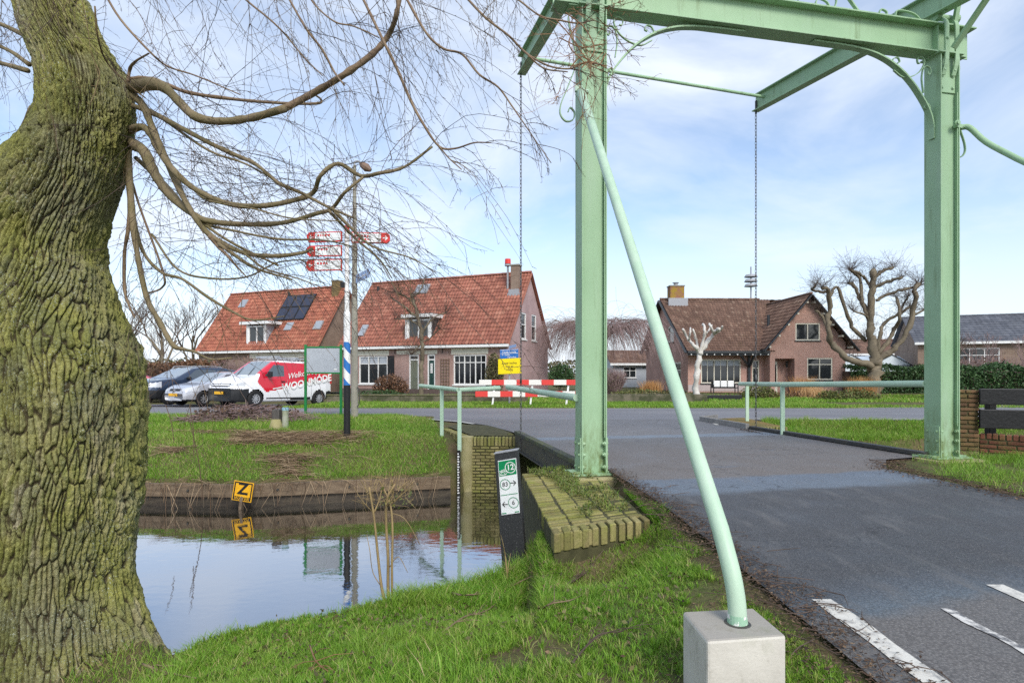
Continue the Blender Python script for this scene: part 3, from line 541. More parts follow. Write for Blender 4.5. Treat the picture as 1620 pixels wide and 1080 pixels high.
# ------------------------------------------------------------------ the drawbridge
th = Thing('drawbridge', 'green painted steel drawbridge frame spanning the asphalt road, with chains, braces and raised beams', 'drawbridge', S(SPAN/2, 0, 0))
BT = 6.32
class Bolts(list): pass
def bolt(mb, p, d, r=0.016, h=0.018):
    if isinstance(mb, Bolts): b = MB(); mb.append(b); mb = b
    p = np.asarray(p, float); d = unit(d); mb.tube([p, p+d*h*0.45, p+d*h*0.45, p+d*h], [r*1.6, r*1.6, r, r], 8)
def bolt_parts(name, bs, parent):
    for b in bs: th.part(name, b, M['green'], parent)
for t0, zb, inner in ((0.0, -0.05, 1), (SPAN, 0.0, -1)):
    mb = MB(); fd = 0.29; fw = 0.17
    for sgn in (-1, 1): mb.beam(S(t0+sgn*fw, 0, zb), S(t0+sgn*fw, 0, BT), fd, 0.020, up=vv)
    mb.beam(S(t0, -0.06, zb), S(t0, -0.06, BT), 2*fw-0.02, 0.014, up=uu)
    for sgn in (-1, 1): mb.beam(S(t0+sgn*(fw-0.018), -fd/2+0.02, zb+0.5), S(t0+sgn*(fw-0.018), -fd/2+0.02, BT-0.6), 0.012, 0.016, up=vv)
    mb.beam(S(t0, -0.078, 5.72), S(t0, -0.078, BT), 2*fw-0.03, 0.02, up=uu)
    mb.beam(S(t0, 0, BT-0.025), S(t0, 0, BT), 0.46, 0.36, up=uu)
    post = th.part('post', mb, M['green'], bevel=0.005)
    mb = MB(); c = S(t0, 0, zb); mb.beam(S(t0-0.33, 0, zb+0.012), S(t0+0.33, 0, zb+0.012), 0.46, 0.024); th.part('base_plate', mb, M['green'], post, bevel=0.004)
    bm = Bolts()
    for sgn in (-1, 1):
        mb = MB(); o = t0+sgn*(fw+0.019); mb.beam(S(o, -0.005, zb+0.024), S(o, -0.005, zb+0.50), 0.25, 0.016, up=vv); mb.beam(S(o-sgn*0.005, -0.005, zb+0.034), S(o+sgn*0.13, -0.005, zb+0.034), 0.25, 0.018)
        th.part('foot_angle', mb, M['green'], post, bevel=0.003)
        for zz in (0.10, 0.27, 0.42):
            for ss in (-0.085, 0.075):
                bolt(bm, S(o+sgn*0.008, ss, zb+zz), vv*sgn); bolt(bm, S(t0+sgn*(fw-0.01), ss-0.03, zb+zz), -vv*sgn, 0.02, 0.04)
    bolt_parts('bolt', bm, post)
    bm = Bolts()
    for zz in (5.80, 5.98):
        for tt in (-0.1, 0.1): bolt(bm, S(t0+tt, -0.088, zz), -uu, 0.018, 0.02)
    bolt_parts('plate_bolt', bm, post)
    # hanger straps from the post over the cross beam, hooked on the pivot
    for tt in (-0.095, 0.095):
        mb = MB(); y0 = -0.165; mb.strip(smooth_path([S(t0+tt, y0+0.06, 5.98), S(t0+tt, y0, 6.2), S(t0+tt, y0, 6.55), S(t0+tt, y0, 6.74), S(t0+tt+0.02, y0+0.05, 6.84), S(t0+tt+0.05, -0.02, 6.93)], 3), 0.072, vv, 0.024)
        st = th.part('hanger_strap', mb, M['green'], bevel=0.004); bm = Bolts()
        for zz in (6.06, 6.52): bolt(bm, S(t0+tt, y0-0.012 if zz > 6.2 else y0+0.04, zz), -uu, 0.017, 0.022)
        bolt_parts('strap_bolt', bm, st)
    mb = MB(); mb.cyl(S(t0-0.12, -0.02, 6.93), S(t0+0.26, -0.02, 6.93), 0.05, n=14); mb.cyl(S(t0-0.17, -0.02, 6.93), S(t0-0.10, -0.02, 6.93), 0.075, n=14); mb.cyl(S(t0+0.2, -0.02, 6.93), S(t0+0.26, -0.02, 6.93), 0.075, n=14); th.part('pivot', mb, M['green'])
    mb = MB(); mb.beam(S(t0-0.0, -0.19, 6.36), S(t0+0.14, -0.70, 6.98), 0.05, 0.085, up=vv); mb.beam(S(t0+0.12, -0.10, 6.77), S(t0+0.12, -0.16, 7.05), 0.05, 0.07, up=vv); th.part('beam_strut', mb, M['green'], bevel=0.004)
# cross beam
mb = MB(); ta, tb = -0.55, SPAN+0.47
mb.beam(S(ta, -0.01, 6.54), S(tb, -0.01, 6.54), 0.014, 0.43); mb.beam(S(ta-0.02, 0, 6.765), S(tb+0.04, 0, 6.765), 0.28, 0.024); mb.beam(S(ta, 0, BT+0.012), S(SPAN+0.0, 0, BT+0.012), 0.26, 0.022)
for tt in (0.19, SPAN-0.19): mb.beam(S(tt, -0.06, 6.34), S(tt, -0.06, 6.75), 0.012, 0.1, up=uu)
cb = th.part('cross_beam', mb, M['green'], bevel=0.004)
# arched brackets and scrolls
def spiral(c, e1, e2, r0, r1, a0, a1, n=22): return [c+(r0+(r1-r0)*i/n)*(math.cos(a0+(a1-a0)*i/n)*e1+math.sin(a0+(a1-a0)*i/n)*e2) for i in range(n+1)]
ez = np.array((0, 0, 1.0))
for t0, sg in ((0.17, 1), (SPAN-0.17, -1)):
    e1 = vv*sg; o = S(t0+sg*0.012, 0, 0); r = 1.18; zs = 5.16
    path = smooth_path([o+ez*(zs+b)+e1*(a+0.006) for a, b in ((0, -0.12), (0, 0.0), (0.025, 0.14), (0.09, 0.30), (0.21, 0.48), (0.38, 0.68), (0.58, 0.85), (0.80, 0.98), (1.02, 1.06), (1.25, 1.105), (1.6, 1.13), (2.15, 1.14))], 4)
    mb = MB(); mb.strip(path, 0.10, uu, 0.026); mb.beam(o+ez*(zs-0.15)+e1*0.012, o+ez*(zs+0.02)+e1*0.012, 0.10, 0.02, up=vv)
    ar = th.part('arch_bracket', mb, M['green'], bevel=0.003)
    def crv(*pts): return smooth_path([o+e1*a+ez*b for a, b in pts], 5)
    mb = MB()
    mb.strip(crv((0.17, 5.72), (0.20, 5.95), (0.16, 6.12), (0.07, 6.14), (0.03, 6.06), (0.08, 6.02), (0.09, 6.07)), 0.03, uu, 0.012)
    mb.strip(crv((0.72, 6.02), (0.55, 5.93), (0.36, 5.97), (0.22, 6.07), (0.15, 6.21), (0.20, 6.28), (0.28, 6.25), (0.27, 6.18), (0.23, 6.18)), 0.03, uu, 0.012)
    mb.strip(crv((0.60, 6.0), (0.74, 6.10), (0.72, 6.20), (0.64, 6.22), (0.61, 6.16), (0.65, 6.14)), 0.03, uu, 0.012); mb.strip(crv((0.72, 6.08), (0.82, 6.17), (0.96, 6.19)), 0.03, uu, 0.012)
    mb.strip(crv((0.06, 5.42), (0.05, 5.52), (0.11, 5.56), (0.15, 5.50), (0.10, 5.46)), 0.03, uu, 0.012)
    th.part('scroll', mb, M['green'], ar)
    oo = S(t0-sg*0.36, 0, 0); f1 = -e1
    mb = MB(); mb.strip(smooth_path([oo+f1*a+ez*b for a, b in ((0.02, 6.28), (0.13, 6.22), (0.11, 6.02), (0.03, 5.72), (0.03, 5.55), (0.16, 5.20), (0.24, 5.0), (0.25, 4.86), (0.17, 4.77), (0.07, 4.80), (0.05, 4.90), (0.11, 4.96), (0.14, 4.90))], 5), 0.035, uu, 0.014); mb.beam(oo+ez*6.31-e1*0.02, oo+ez*6.31+f1*0.16, 0.22, 0.016)
    th.part('outer_scroll', mb, M['green'])
mb = MB(); zt = 6.777
for k in (-1, 1):
    cx = 2.9
    def cv(*pts): return smooth_path([S(cx+k*a, 0, zt+b) for a, b in pts], 5)
    mb.strip(cv((0.03, 0.0), (0.08, 0.18), (0.2, 0.36), (0.36, 0.34), (0.36, 0.22), (0.28, 0.22)), 0.035, uu, 0.014); mb.strip(cv((0.02, 0.02), (0.14, 0.10), (0.28, 0.16), (0.36, 0.12)), 0.035, uu, 0.014)
    mb.strip(cv((0.9, 0.01), (0.84, 0.14), (0.7, 0.18), (0.64, 0.10), (0.7, 0.05)), 0.035, uu, 0.014); mb.strip(cv((0.92, 0.0), (1.0, 0.2), (0.9, 0.5), (0.7, 0.62), (0.5, 0.5)), 0.035, uu, 0.014)
    mb.strip(cv((1.45, 0.0), (1.1, 0.38), (0.6, 0.95), (0.05, 1.3)), 0.05, uu, 0.02); mb.strip(cv((1.85, 0.0), (1.9, 0.12), (1.8, 0.16), (1.76, 0.1)), 0.035, uu, 0.014)
    mb.strip(cv((2.6, 0.0), (2.4, 0.16), (2.1, 0.18), (2.05, 0.08)), 0.035, uu, 0.014)
th.part('crest_scroll', mb, M['green'], cb)
# balance beams, tie rod, chains
ends = []
for t0, sf in ((0.06, 4.02), (SPAN-0.06, 4.40)):
    mb = MB(); toff = -0.2 if t0 > 1 else -0.16
    a = S(t0+0.02, -4.6, 6.98+0.18-0.52); b = S(t0+toff, sf, 7.60 if t0 > 1 else 7.68); dirn = unit(b-a); up = unit(np.cross(np.cross(dirn, ez), dirn))
    mb.beam(a, b, 0.013, 0.35); mb.beam(a+up*0.175, b+up*0.175, 0.18, 0.022); mb.beam(a-up*0.175, b-up*0.175, 0.18, 0.022)
    for k in np.linspace(0.3, 0.55, 5): p = a+(b-a)*k; bolt(mb, p-up*0.19, -up, 0.018, 0.02)
    th.part('balance_beam', mb, M['green'], bevel=0.004)
    e = b-dirn*0.06; mb = MB(); mb.beam(e+np.array((0, 0, 0.05))+vv*-0.03, e+np.array((0, 0, -0.26))+vv*-0.03, 0.05, 0.02, up=vv); th.part('end_shackle', mb, M['dark_steel']); ends.append(e)
mb = MB(); mb.cyl(ends[0]-uu*0.25+ez*0.02, ends[1]-uu*0.25+ez*0.02, 0.034, n=12); th.part('tie_rod', mb, M['green'])
tn = 10; tm = 6
def link_geo(L_, w_, r):
    ring = []
    for i in range(tn):
        a = 2*math.pi*i/tn; cx, cz = w_*math.cos(a), (L_-w_)*(1 if math.sin(a) > 1e-6 else (-1 if math.sin(a) < -1e-6 else 0))+w_*math.sin(a)
        ring.append((np.array((cx, 0, cz)), np.array((math.cos(a), 0, math.sin(a)))))
    V = [c+r*(math.cos(2*math.pi*j/tm)*n_+math.sin(2*math.pi*j/tm)*np.array((0, 1, 0))) for c, n_ in ring for j in range(tm)]
    F = [(i*tm+j, i*tm+(j+1) % tm, ((i+1) % tn)*tm+(j+1) % tm, ((i+1) % tn)*tm+j) for i in range(tn) for j in range(tm)]
    return np.array(V), F
LV, LF = link_geo(0.044, 0.019, 0.0065)
for e, zbot in ((ends[0], -0.25), (ends[1], 0.02)):
    mb = MB(); z = e[2]-0.27; i = 0
    while z > zbot:
        V = LV if i % 2 == 0 else LV[:, [1, 0, 2]]*np.array((1, 1, 1)); a = 0.6; V = np.stack([V[:, 0]*math.cos(a)-V[:, 1]*math.sin(a), V[:, 0]*math.sin(a)+V[:, 1]*math.cos(a), V[:, 2]], 1)
        mb.add(V+np.array((e[0]-vv[0]*0.03, e[1], z)), LF); z -= 0.074; i += 1
    mb.cyl((e[0]-vv[0]*0.03, e[1], 1.12), (e[0]-vv[0]*0.03, e[1], 1.30), 0.022, n=8); mb.cyl((e[0]-vv[0]*0.03-0.05, e[1], 1.06), (e[0]-vv[0]*0.03+0.05, e[1], 1.06), 0.014, n=6)
    th.part('chain', mb, M['chain'], smooth=True)
# braces
blk = np.array((0.975, 2.46, 0.25))
pa = S(-0.21, -0.20, 5.10); pa[0] -= 0.0
mid = np.array((0.952, 2.60, 0.62)); path = [pa, pa+(mid-pa)*0.04, pa+(mid-pa)*0.5, mid+(pa-mid)*0.06]+smooth_path([mid, np.array((0.966, 2.50, 0.45)), np.array((0.974, 2.465, 0.33)), blk+np.array((0, 0, -0.02))], 5)
mb = MB(); mb.tube(path, [0.054, 0.053, 0.045]+[0.0385]*(len(path)-3), 20); o = th.part('brace', mb, M['pale_green'], smooth=True)
mb = MB(); mb.tube([blk+np.array((0, 0, 0.002)), blk+np.array((-0.001, 0.002, 0.04))], [0.043, 0.0395], 20); th.part('brace_collar', mb, plain('flaked_paint', (0.28, 0.46, 0.32), 0.6, (0.70, 0.70, 0.66), 28, lo=0.52, hi=0.56), o)
mb = MB(); mb.cyl(pa-vv*0.0, pa+vv*0.10, 0.03); mb.box(pa+np.array((-0.03, 0, 0.03)), (0.1, 0.05, 0.07)); mb.cyl(pa-vv*0.06, pa-vv*0.02, 0.026, n=6); th.part('brace_bracket', mb, M['pale_green'], o)
pa = S(SPAN+0.19, -0.05, 5.20); pe = S(SPAN+1.2, -5.3, 0.3); mb = MB(); mb.tube(smooth_path([pa, pa+vv*0.09+uu*-0.04, pa+vv*0.15-uu*0.12-ez*0.04, pa+vv*0.16+(pe-pa)*0.06-ez*0.04, pa+vv*0.10+(pe-pa)*0.14-ez*0.05], 4)+[pa+(pe-pa)*0.5, pe], 0.042, 16); o = th.part('brace', mb, M['green'], smooth=True)
mb = MB(); bolt(mb, S(SPAN+0.10, -0.16, 5.22), -uu, 0.03, 0.04); mb.beam(S(SPAN+0.12, -0.12, 5.2), S(SPAN+0.24, -0.1, 5.2), 0.06, 0.06); th.part('brace_bracket', mb, M['green'], o)
mb = MB(); mb.strip(smooth_path([S(SPAN+0.20, 0, 5.15), S(SPAN+0.27, 0, 5.05), S(SPAN+0.24, 0, 4.93), S(SPAN+0.19, 0, 4.95)], 5), 0.04, uu, 0.014); th.part('scroll', mb, M['green'])
# deck edge beams
for t0, lab in ((-0.10, 'left'), (SPAN-0.22, 'right')):
    a = S(t0, 0.30 if t0 < 1 else 0.05, 0); b = S(t0, 4.62, 0)
    mb = MB(); mb.beam(a+ez*-0.14, b+ez*-0.14, 0.03, 0.30); mb.beam(a+ez*-0.30, b+ez*-0.30, 0.12, 0.02)
    e = th.part('deck_edge_beam', mb, M['dark_steel'], bevel=0.004)
    mb = MB(); mb.beam(a+ez*0.045+vv*(0.03 if t0 < 1 else 0), b+ez*0.045+vv*(0.03 if t0 < 1 else 0), 0.13, 0.07); th.part('edge_rail', mb, M['edge_top'] if t0 < 1 else M['dark_steel'], e, bevel=0.008)
mb = MB(); mb.prism([S(-0.08, 0.1, -0.28), S(SPAN-0.25, 0.1, -0.28), S(SPAN-0.25, 4.6, -0.28), S(-0.08, 4.6, -0.28)], (0, 0, 0.26)); th.part('deck', mb, M['dark_steel'])
# handrails
def rail(name, label, loc, tubes, posts, r=0.05, gaps=()):
    t = Thing(name, label, 'railing', loc)
    for pts in tubes: mb = MB(); mb.tube(pts, r, 14); mb.cyl(pts[-1], np.asarray(pts[-1])+unit(np.asarray(pts[-1])-np.asarray(pts[-2]))*0.004, r*0.97, n=14); t.part('handrail', mb, M['pale_green'], smooth=False, bevel=0.006)
    for a, b in posts: mb = MB(); mb.beam(a, b, 0.085, 0.05, up=(0, 1, 0)); t.part('rail_post', mb, M['pale_green'], bevel=0.006)
    return t
k1 = P(727, 616.5, 12.3); k0 = P(665, 610, 14.8); k2 = P(790, 613.5, 12.9); k15 = P(699, 613.5, 13.45)
rail('railing', 'short pale green tube railing on two posts above the far abutment, left of the chain', (k1[0], k1[1], -0.3), [[k0, k15, k1+(k15-k1)*0.06], [k1+(k15-k1)*0.03, k2]], [(np.array((k1[0], k1[1], -0.36)), k1-ez*0.02), (np.array((k15[0], k15[1], -0.30)), k15-ez*0.02)])
j0 = S(-0.2, 0.02, 0.99); j1 = P(803, 612, 11.6); rail('railing', 'pale green tube handrail fixed to the left bridge post and ending in mid air', (j0[0], j0[1], 0), [[j0, j0+(j1-j0)*0.55], [j0+(j1-j0)*0.555, j1]], [])
m0 = S(SPAN-0.15, 0.15, 1.16); m1 = P(1238, 608, 12.3); m2 = P(1171, 607, 15.6); pz = P(1182, 607, 15.2)
rail('railing', 'long pale green tube handrail from the right bridge post to the far kerb', (m1[0], m1[1], 0), [[m0, m1+(m0-m1)*0.01], [m1, m2]], [(np.array((m1[0], m1[1], -0.02)), m1-ez*0.02), (np.array((pz[0], pz[1], 0.0)), pz-ez*0.02)], 0.055)
# concrete block under the brace
t = Thing('concrete_block', 'square pale concrete footing block in the grass with the green brace standing in it', 'concrete block', (0.95, 2.46, -0.2))
mb = MB(); c4 = [np.array((0.788, 2.295, 0)), np.array((1.131, 2.345, 0)), np.array((1.112, 2.625, 0)), np.array((0.775, 2.585, 0))]; mb.prism([c+np.array((0, 0, -0.32)) for c in c4], (0, 0, 0.57)); t.part('block', mb, M['concrete'], bevel=0.012)
mb = MB(); mb.tube([blk+np.array((0, 0, 0.0005)), blk+np.array((0, 0, 0.0035))], [0.056, 0.050], 20); t.part('grout_ring', mb, M['dark_steel'])
# footings under both posts
t = Thing('post_footing', 'mossy concrete footing slab under the left bridge post', 'footing', S(0, 0, -0.3)); mb = MB(); mb.beam(S(-0.5, 0.0, -0.185), S(0.42, 0.0, -0.185), 0.7, 0.25); t.part('slab', mb, M['mossy_concrete'], bevel=0.02)
t = Thing('post_footing', 'mossy concrete footing slab under the right bridge post', 'footing', S(SPAN, 0, -0.3)); mb = MB(); mb.beam(S(SPAN-0.42, -0.02, -0.13), S(SPAN+0.45, -0.02, -0.13), 0.75, 0.25); t.part('slab', mb, M['mossy_concrete'], bevel=0.02)
# ------------------------------------------------------------------ houses
def clip_poly(poly, x0, x1, z0, z1):
    def cl(p, f):
        out = []
        for i in range(len(p)):
            a, b = p[i], p[(i+1) % len(p)]; fa, fb = f(a), f(b)
            if fa >= 0: out.append(a)
            if (fa > 1e-9 and fb < -1e-9) or (fa < -1e-9 and fb > 1e-9): t = fa/(fa-fb); out.append((a[0]+(b[0]-a[0])*t, a[1]+(b[1]-a[1])*t))
        return out
    for f in (lambda q: q[0]-x0, lambda q: x1-q[0], lambda q: q[1]-z0, lambda q: z1-q[1]):
        poly = cl(poly, f)
        if len(poly) < 3: return []
    return poly
def wall_panel(mb, O, U, N, poly, holes, depth=0.12, m=0):
    """wall face through O along U and z, outward normal N; poly in (u,z); holes are (u0,z0,u1,z1) with reveals"""
    O = np.asarray(O, float); U = unit(U); N = unit(N); ez_ = np.array((0, 0, 1.0))
    us = sorted({p[0] for p in poly} | {h[0] for h in holes} | {h[2] for h in holes}); zs = sorted({p[1] for p in poly} | {h[1] for h in holes} | {h[3] for h in holes})
    W3 = lambda q, d=0: O+U*q[0]+ez_*q[1]-N*d
    for a, b in zip(us[:-1], us[1:]):
        for c, d in zip(zs[:-1], zs[1:]):
            cu, cz_ = (a+b)/2, (c+d)/2
            if b-a < 1e-6 or d-c < 1e-6 or any(h[0] < cu < h[2] and h[1] < cz_ < h[3] for h in holes): continue
            p = clip_poly(poly, a, b, c, d)
            if len(p) >= 3: mb.add([W3(q) for q in p], [tuple(range(len(p)))], m, uv=[q for q in p])
    for u0, z0, u1, z1 in holes:
        for q0, q1 in (((u0, z0), (u1, z0)), ((u1, z0), (u1, z1)), ((u1, z1), (u0, z1)), ((u0, z1), (u0, z0))):
            mb.add([W3(q0), W3(q1), W3(q1, depth), W3(q0, depth)], [(0, 1, 2, 3)], m, uv=[q0, q1, (q1[0]+depth, q1[1]), (q0[0]+depth, q0[1])])
def window(th, O, U, N, h, cols=2, transom=None, frame=None, mat='white', depth=0.09, sill=True, glass='glass', fw=0.07, bars=0, curtain=False, parent=None):
    O = np.asarray(O, float); U = unit(U); N = unit(N); u0, z0, u1, z1 = h; ez_ = np.array((0, 0, 1.0)); w = 0.05
    W3 = lambda u, z, d: O+U*u+ez_*z-N*d
    def bar(mb, ua, za, ub, zb, d0, d1):
        mb.prism([W3(ua, za, d1), W3(ub, za, d1), W3(ub, zb, d1), W3(ua, zb, d1)], N*(d1-d0))
    f = MB(); d0, d1 = depth-0.07, depth
    bar(f, u0, z0, u0+fw, z1, d0, d1); bar(f, u1-fw, z0, u1, z1, d0, d1); bar(f, u0+fw, z0, u1-fw, z0+fw, d0, d1); bar(f, u0+fw, z1-fw, u1-fw, z1, d0, d1)
    for i in range(1, cols): c = u0+(u1-u0)*i/cols; bar(f, c-fw*0.4, z0+fw, c+fw*0.4, z1-fw, d0+0.003, d1)
    if transom:
        zt = z0+(z1-z0)*transom
        for i in range(cols):
            a = u0+(u1-u0)*i/cols+(fw if i == 0 else fw*0.4); b = u0+(u1-u0)*(i+1)/cols-(fw if i == cols-1 else fw*0.4); bar(f, a, zt-fw*0.35, b, zt+fw*0.35, d0+0.006, d1)
    if bars:
        for i in range(cols):
            a = u0+(u1-u0)*i/cols; b = u0+(u1-u0)*(i+1)/cols
            for k in range(1, bars): c = a+(b-a)*k/bars; bar(f, c-0.015, z0+fw, c+0.015, z1-fw, d0+0.03, d1-0.01)
    fr = th.part('window', f, M[mat], parent)
    g = MB(); bar(g, u0+fw*0.5, z0+fw*0.5, u1-fw*0.5, z1-fw*0.5, d1-0.012, d1+0.01); th.part('pane', g, M[glass], fr)
    if curtain:
        c = MB()
        for i in range(cols):
            a = u0+(u1-u0)*i/cols+fw; b = u0+(u1-u0)*(i+1)/cols-fw; bar(c, a, z1-fw-(z1-z0)*0.22, b, z1-fw, d1-0.017, d1-0.0135)
        th.part('blind', c, M['panel_grey'], fr)
    if sill: s = MB(); s.prism([W3(u0-0.06, z0-0.07, 0.10), W3(u1+0.06, z0-0.07, 0.10), W3(u1+0.06, z0, 0.10), W3(u0-0.06, z0, 0.10)], N*0.16); th.part('sill', s, M['slate_trim'] if mat == 'cream' else M['white'], fr)
    return fr
def tiled(mb, A, B, C, D, tw=0.21, th_=0.33, amp=0.03, m=0):
    """pantiled quad: A-B eave (left to right seen from outside), D-C ridge"""
    A, B, C, D = (np.asarray(p, float) for p in (A, B, C, D))
    Lw = max(np.linalg.norm(B-A), np.linalg.norm(C-D)); Lh = (np.linalg.norm(D-A)+np.linalg.norm(C-B))/2
    n = int(round(Lw/tw)); k = int(round(Lh/th_)); N = unit(np.cross(B-A, D-A)); sub = 6
    U = np.arange(n*sub+1)/(n*sub)
    Vs = []; Ts = []
    for i in range(k): Vs += [i/k, (i+0.97)/k]; Ts += [0.035, 0.0]
    Vs = np.array(Vs); Ts = np.array(Ts); uu_, vv_ = np.meshgrid(U, Vs); _, tt = np.meshgrid(U, Ts)
    Pp = (A+(B-A)*uu_[..., None])*(1-vv_[..., None])+(D+(C-D)*uu_[..., None])*vv_[..., None]
    ph = uu_*n % 1.0; prof = np.where(ph < 0.55, np.sin(ph/0.55*math.pi), -0.5*np.sin((ph-0.55)/0.45*math.pi))*amp
    Pp = Pp+N*(prof+tt)[..., None]
    rows, cols = uu_.shape; ix = np.arange(rows*cols).reshape(rows, cols)
    F = np.stack([ix[:-1, :-1], ix[:-1, 1:], ix[1:, 1:], ix[1:, :-1]], -1).reshape(-1, 4).tolist()
    uv = np.stack([uu_*n+0.001, np.floor(np.arange(rows)/2)[:, None]+0.5+0*uu_], -1).reshape(-1, 2)
    mb.add(Pp.reshape(-1, 3), F, m, uv=uv)
def ridge_caps(mb, a, b, r=0.12, step=0.4):
    a = np.asarray(a, float); b = np.asarray(b, float); n = max(1, int(np.linalg.norm(b-a)/step)); d = unit(b-a); s = unit(np.cross(d, (0, 0, 1))); u = np.cross(s, d)
    for i in range(n):
        p = a+(b-a)*i/n; q = a+(b-a)*(i+1.04)/n; V = []
        for c, rr in ((p, r), (q, r*0.9)): V += [c+rr*(math.cos(t)*s+math.sin(t)*u)-u*0.05 for t in np.linspace(0, math.pi, 7)]
        mb.add(V, [(j, j+1, j+8, j+7) for j in range(6)]+[tuple(range(6, -1, -1)), tuple(range(7, 14))], uv=[(i*3.7, 0.5)]*14)
def roof_box(th, mb, O, U, V, N, u0, v0, w, h, parent, mat='sky_glass', frame='lead', name='roof_window'):
    p = lambda a, b, d: O+U*a+V*b+N*d
    f = MB(); f.prism([p(u0-0.07, v0-0.07, -0.05), p(u0+w+0.07, v0-0.07, -0.05), p(u0+w+0.07, v0+h+0.07, -0.05), p(u0-0.07, v0+h+0.07, -0.05)], N*0.15); fr = th.part(name, f, M[frame], parent)
    g = MB(); g.prism([p(u0, v0, 0.05), p(u0+w, v0, 0.05), p(u0+w, v0+h, 0.05), p(u0, v0+h, 0.05)], N*0.055); th.part('pane', g, M[mat], fr)
def gable_house(name, label, loc, rz, L, Wd, eave, ridge, tile, wallm, sidem, holes_f, holes_g, over=0.25):
    th = Thing(name, label, 'house', loc, rz, world=False); X_ = np.array((1., 0, 0)); Y_ = np.array((0, 1., 0))
    mb = MB(); wall_panel(mb, (-L, 0, 0), X_, -Y_, [(0, 0), (L, 0), (L, eave), (0, eave)], [(h[0]+L, h[1], h[2]+L, h[3]) for h in holes_f]); th.part('front_wall', mb, M[wallm])
    mb = MB(); gp = [(0, 0), (Wd, 0), (Wd, eave), (Wd/2, ridge), (0, eave)]
    wall_panel(mb, (0, 0, 0), Y_, X_, gp, holes_g); th.part('gable_wall', mb, M[sidem])
    mb = MB(); wall_panel(mb, (-L, Wd, 0), -Y_, -X_, gp, []); wall_panel(mb, (0, Wd, 0), -X_, Y_, [(0, 0), (L, 0), (L, eave), (0, eave)], []); th.part('rear_wall', mb, M[wallm])
    sl_ = (ridge-eave)/(Wd/2); ez_ = eave-over*sl_; mb = MB(); o2 = 0.12
    tiled(mb, (-L-o2, -over, ez_+0.12), (o2, -over, ez_+0.12), (o2, Wd/2, ridge+0.12), (-L-o2, Wd/2, ridge+0.12))
    tiled(mb, (o2, Wd+over, ez_+0.12), (-L-o2, Wd+over, ez_+0.12), (-L-o2, Wd/2, ridge+0.12), (o2, Wd/2, ridge+0.12), tw=0.5, th_=1.0)
    ridge_caps(mb, (-L-o2, Wd/2, ridge+0.16), (o2, Wd/2, ridge+0.16))
    for x in (o2, -L-o2):
        for ya, yb in ((-over, Wd/2), (Wd+over, Wd/2)): mb.beam((x, ya, ez_+0.06), (x, yb, ridge+0.06), 0.06, 0.17, up=(1, 0, 0))
    roof = th.part('roof', mb, M[tile])
    mb = MB(); mb.beam((-L-0.15, -over-0.06, ez_+0.02), (0.2, -over-0.06, ez_+0.02), 0.14, 0.15); mb.beam((-L-0.1, -over*0.5, ez_-0.02), (0.1, -over*0.5, ez_-0.02), over, 0.04); th.part('gutter', mb, M['white'])
    nrm = unit(np.cross((1, 0, 0), (0, 1, sl_)))
    return th, roof, (np.array((0., -over, ez_+0.12)), X_, unit((0, 1, sl_)), nrm)
RZ = -22.9
# middle house
X0 = (-0.26, 32.6, 0.0)
tmp = Thing('probe', 'p', 'p', X0, R(RZ)); u_ = lambda px, py: tmp.loc_of(px, py); g_ = lambda px, py: tmp.loc_ofx(px, py)
def rect(px0, py0, px1, py1, f=u_, k=0):
    a = f(px0, (py0+py1)/2); b = f(px1, (py0+py1)/2); zc = f((px0+px1)/2, py0)[2]; zb = f((px0+px1)/2, py1)[2]; return (a[k], zb, b[k], zc)
w1 = rect(568, 563, 613, 607); w2 = rect(717.5, 560, 769.5, 606); d1_ = rect(647, 561, 662.5, 623); d2_ = rect(676, 560, 688.5, 622)
w2 = (w2[0], w1[1], w2[2], w1[3]); d1_ = (d1_[0], 0.05, d1_[2], w1[3]+0.05); d2_ = (d2_[0], 0.05, d2_[2], w1[3]+0.05)
ga = rect(824, 494.5, 832.5, 536.5, g_, 1); gb = rect(841, 498, 848.5, 539, g_, 1)
house, roof, fr = gable_house('house', 'brick house with red pantile roof and red flue cowl behind the yellow road sign', X0, R(RZ), 11.83, 7.0, 3.2, 7.55, 'tile_red', 'brick_house', 'brick_side', [w1, w2, d1_, d2_], [ga, gb])
XF, NF = (1, 0, 0), (0, -1, 0)
window(house, (0, 0, 0), XF, NF, w1, 3, 0.72, curtain=True); window(house, (0, 0, 0), XF, NF, w2, 3, 0.74, glass='dark_glass', bars=2)
for g in (ga, gb): window(house, (0, 0, 0), (0, 1, 0), (1, 0, 0), g, 1, 0.55, fw=0.08)
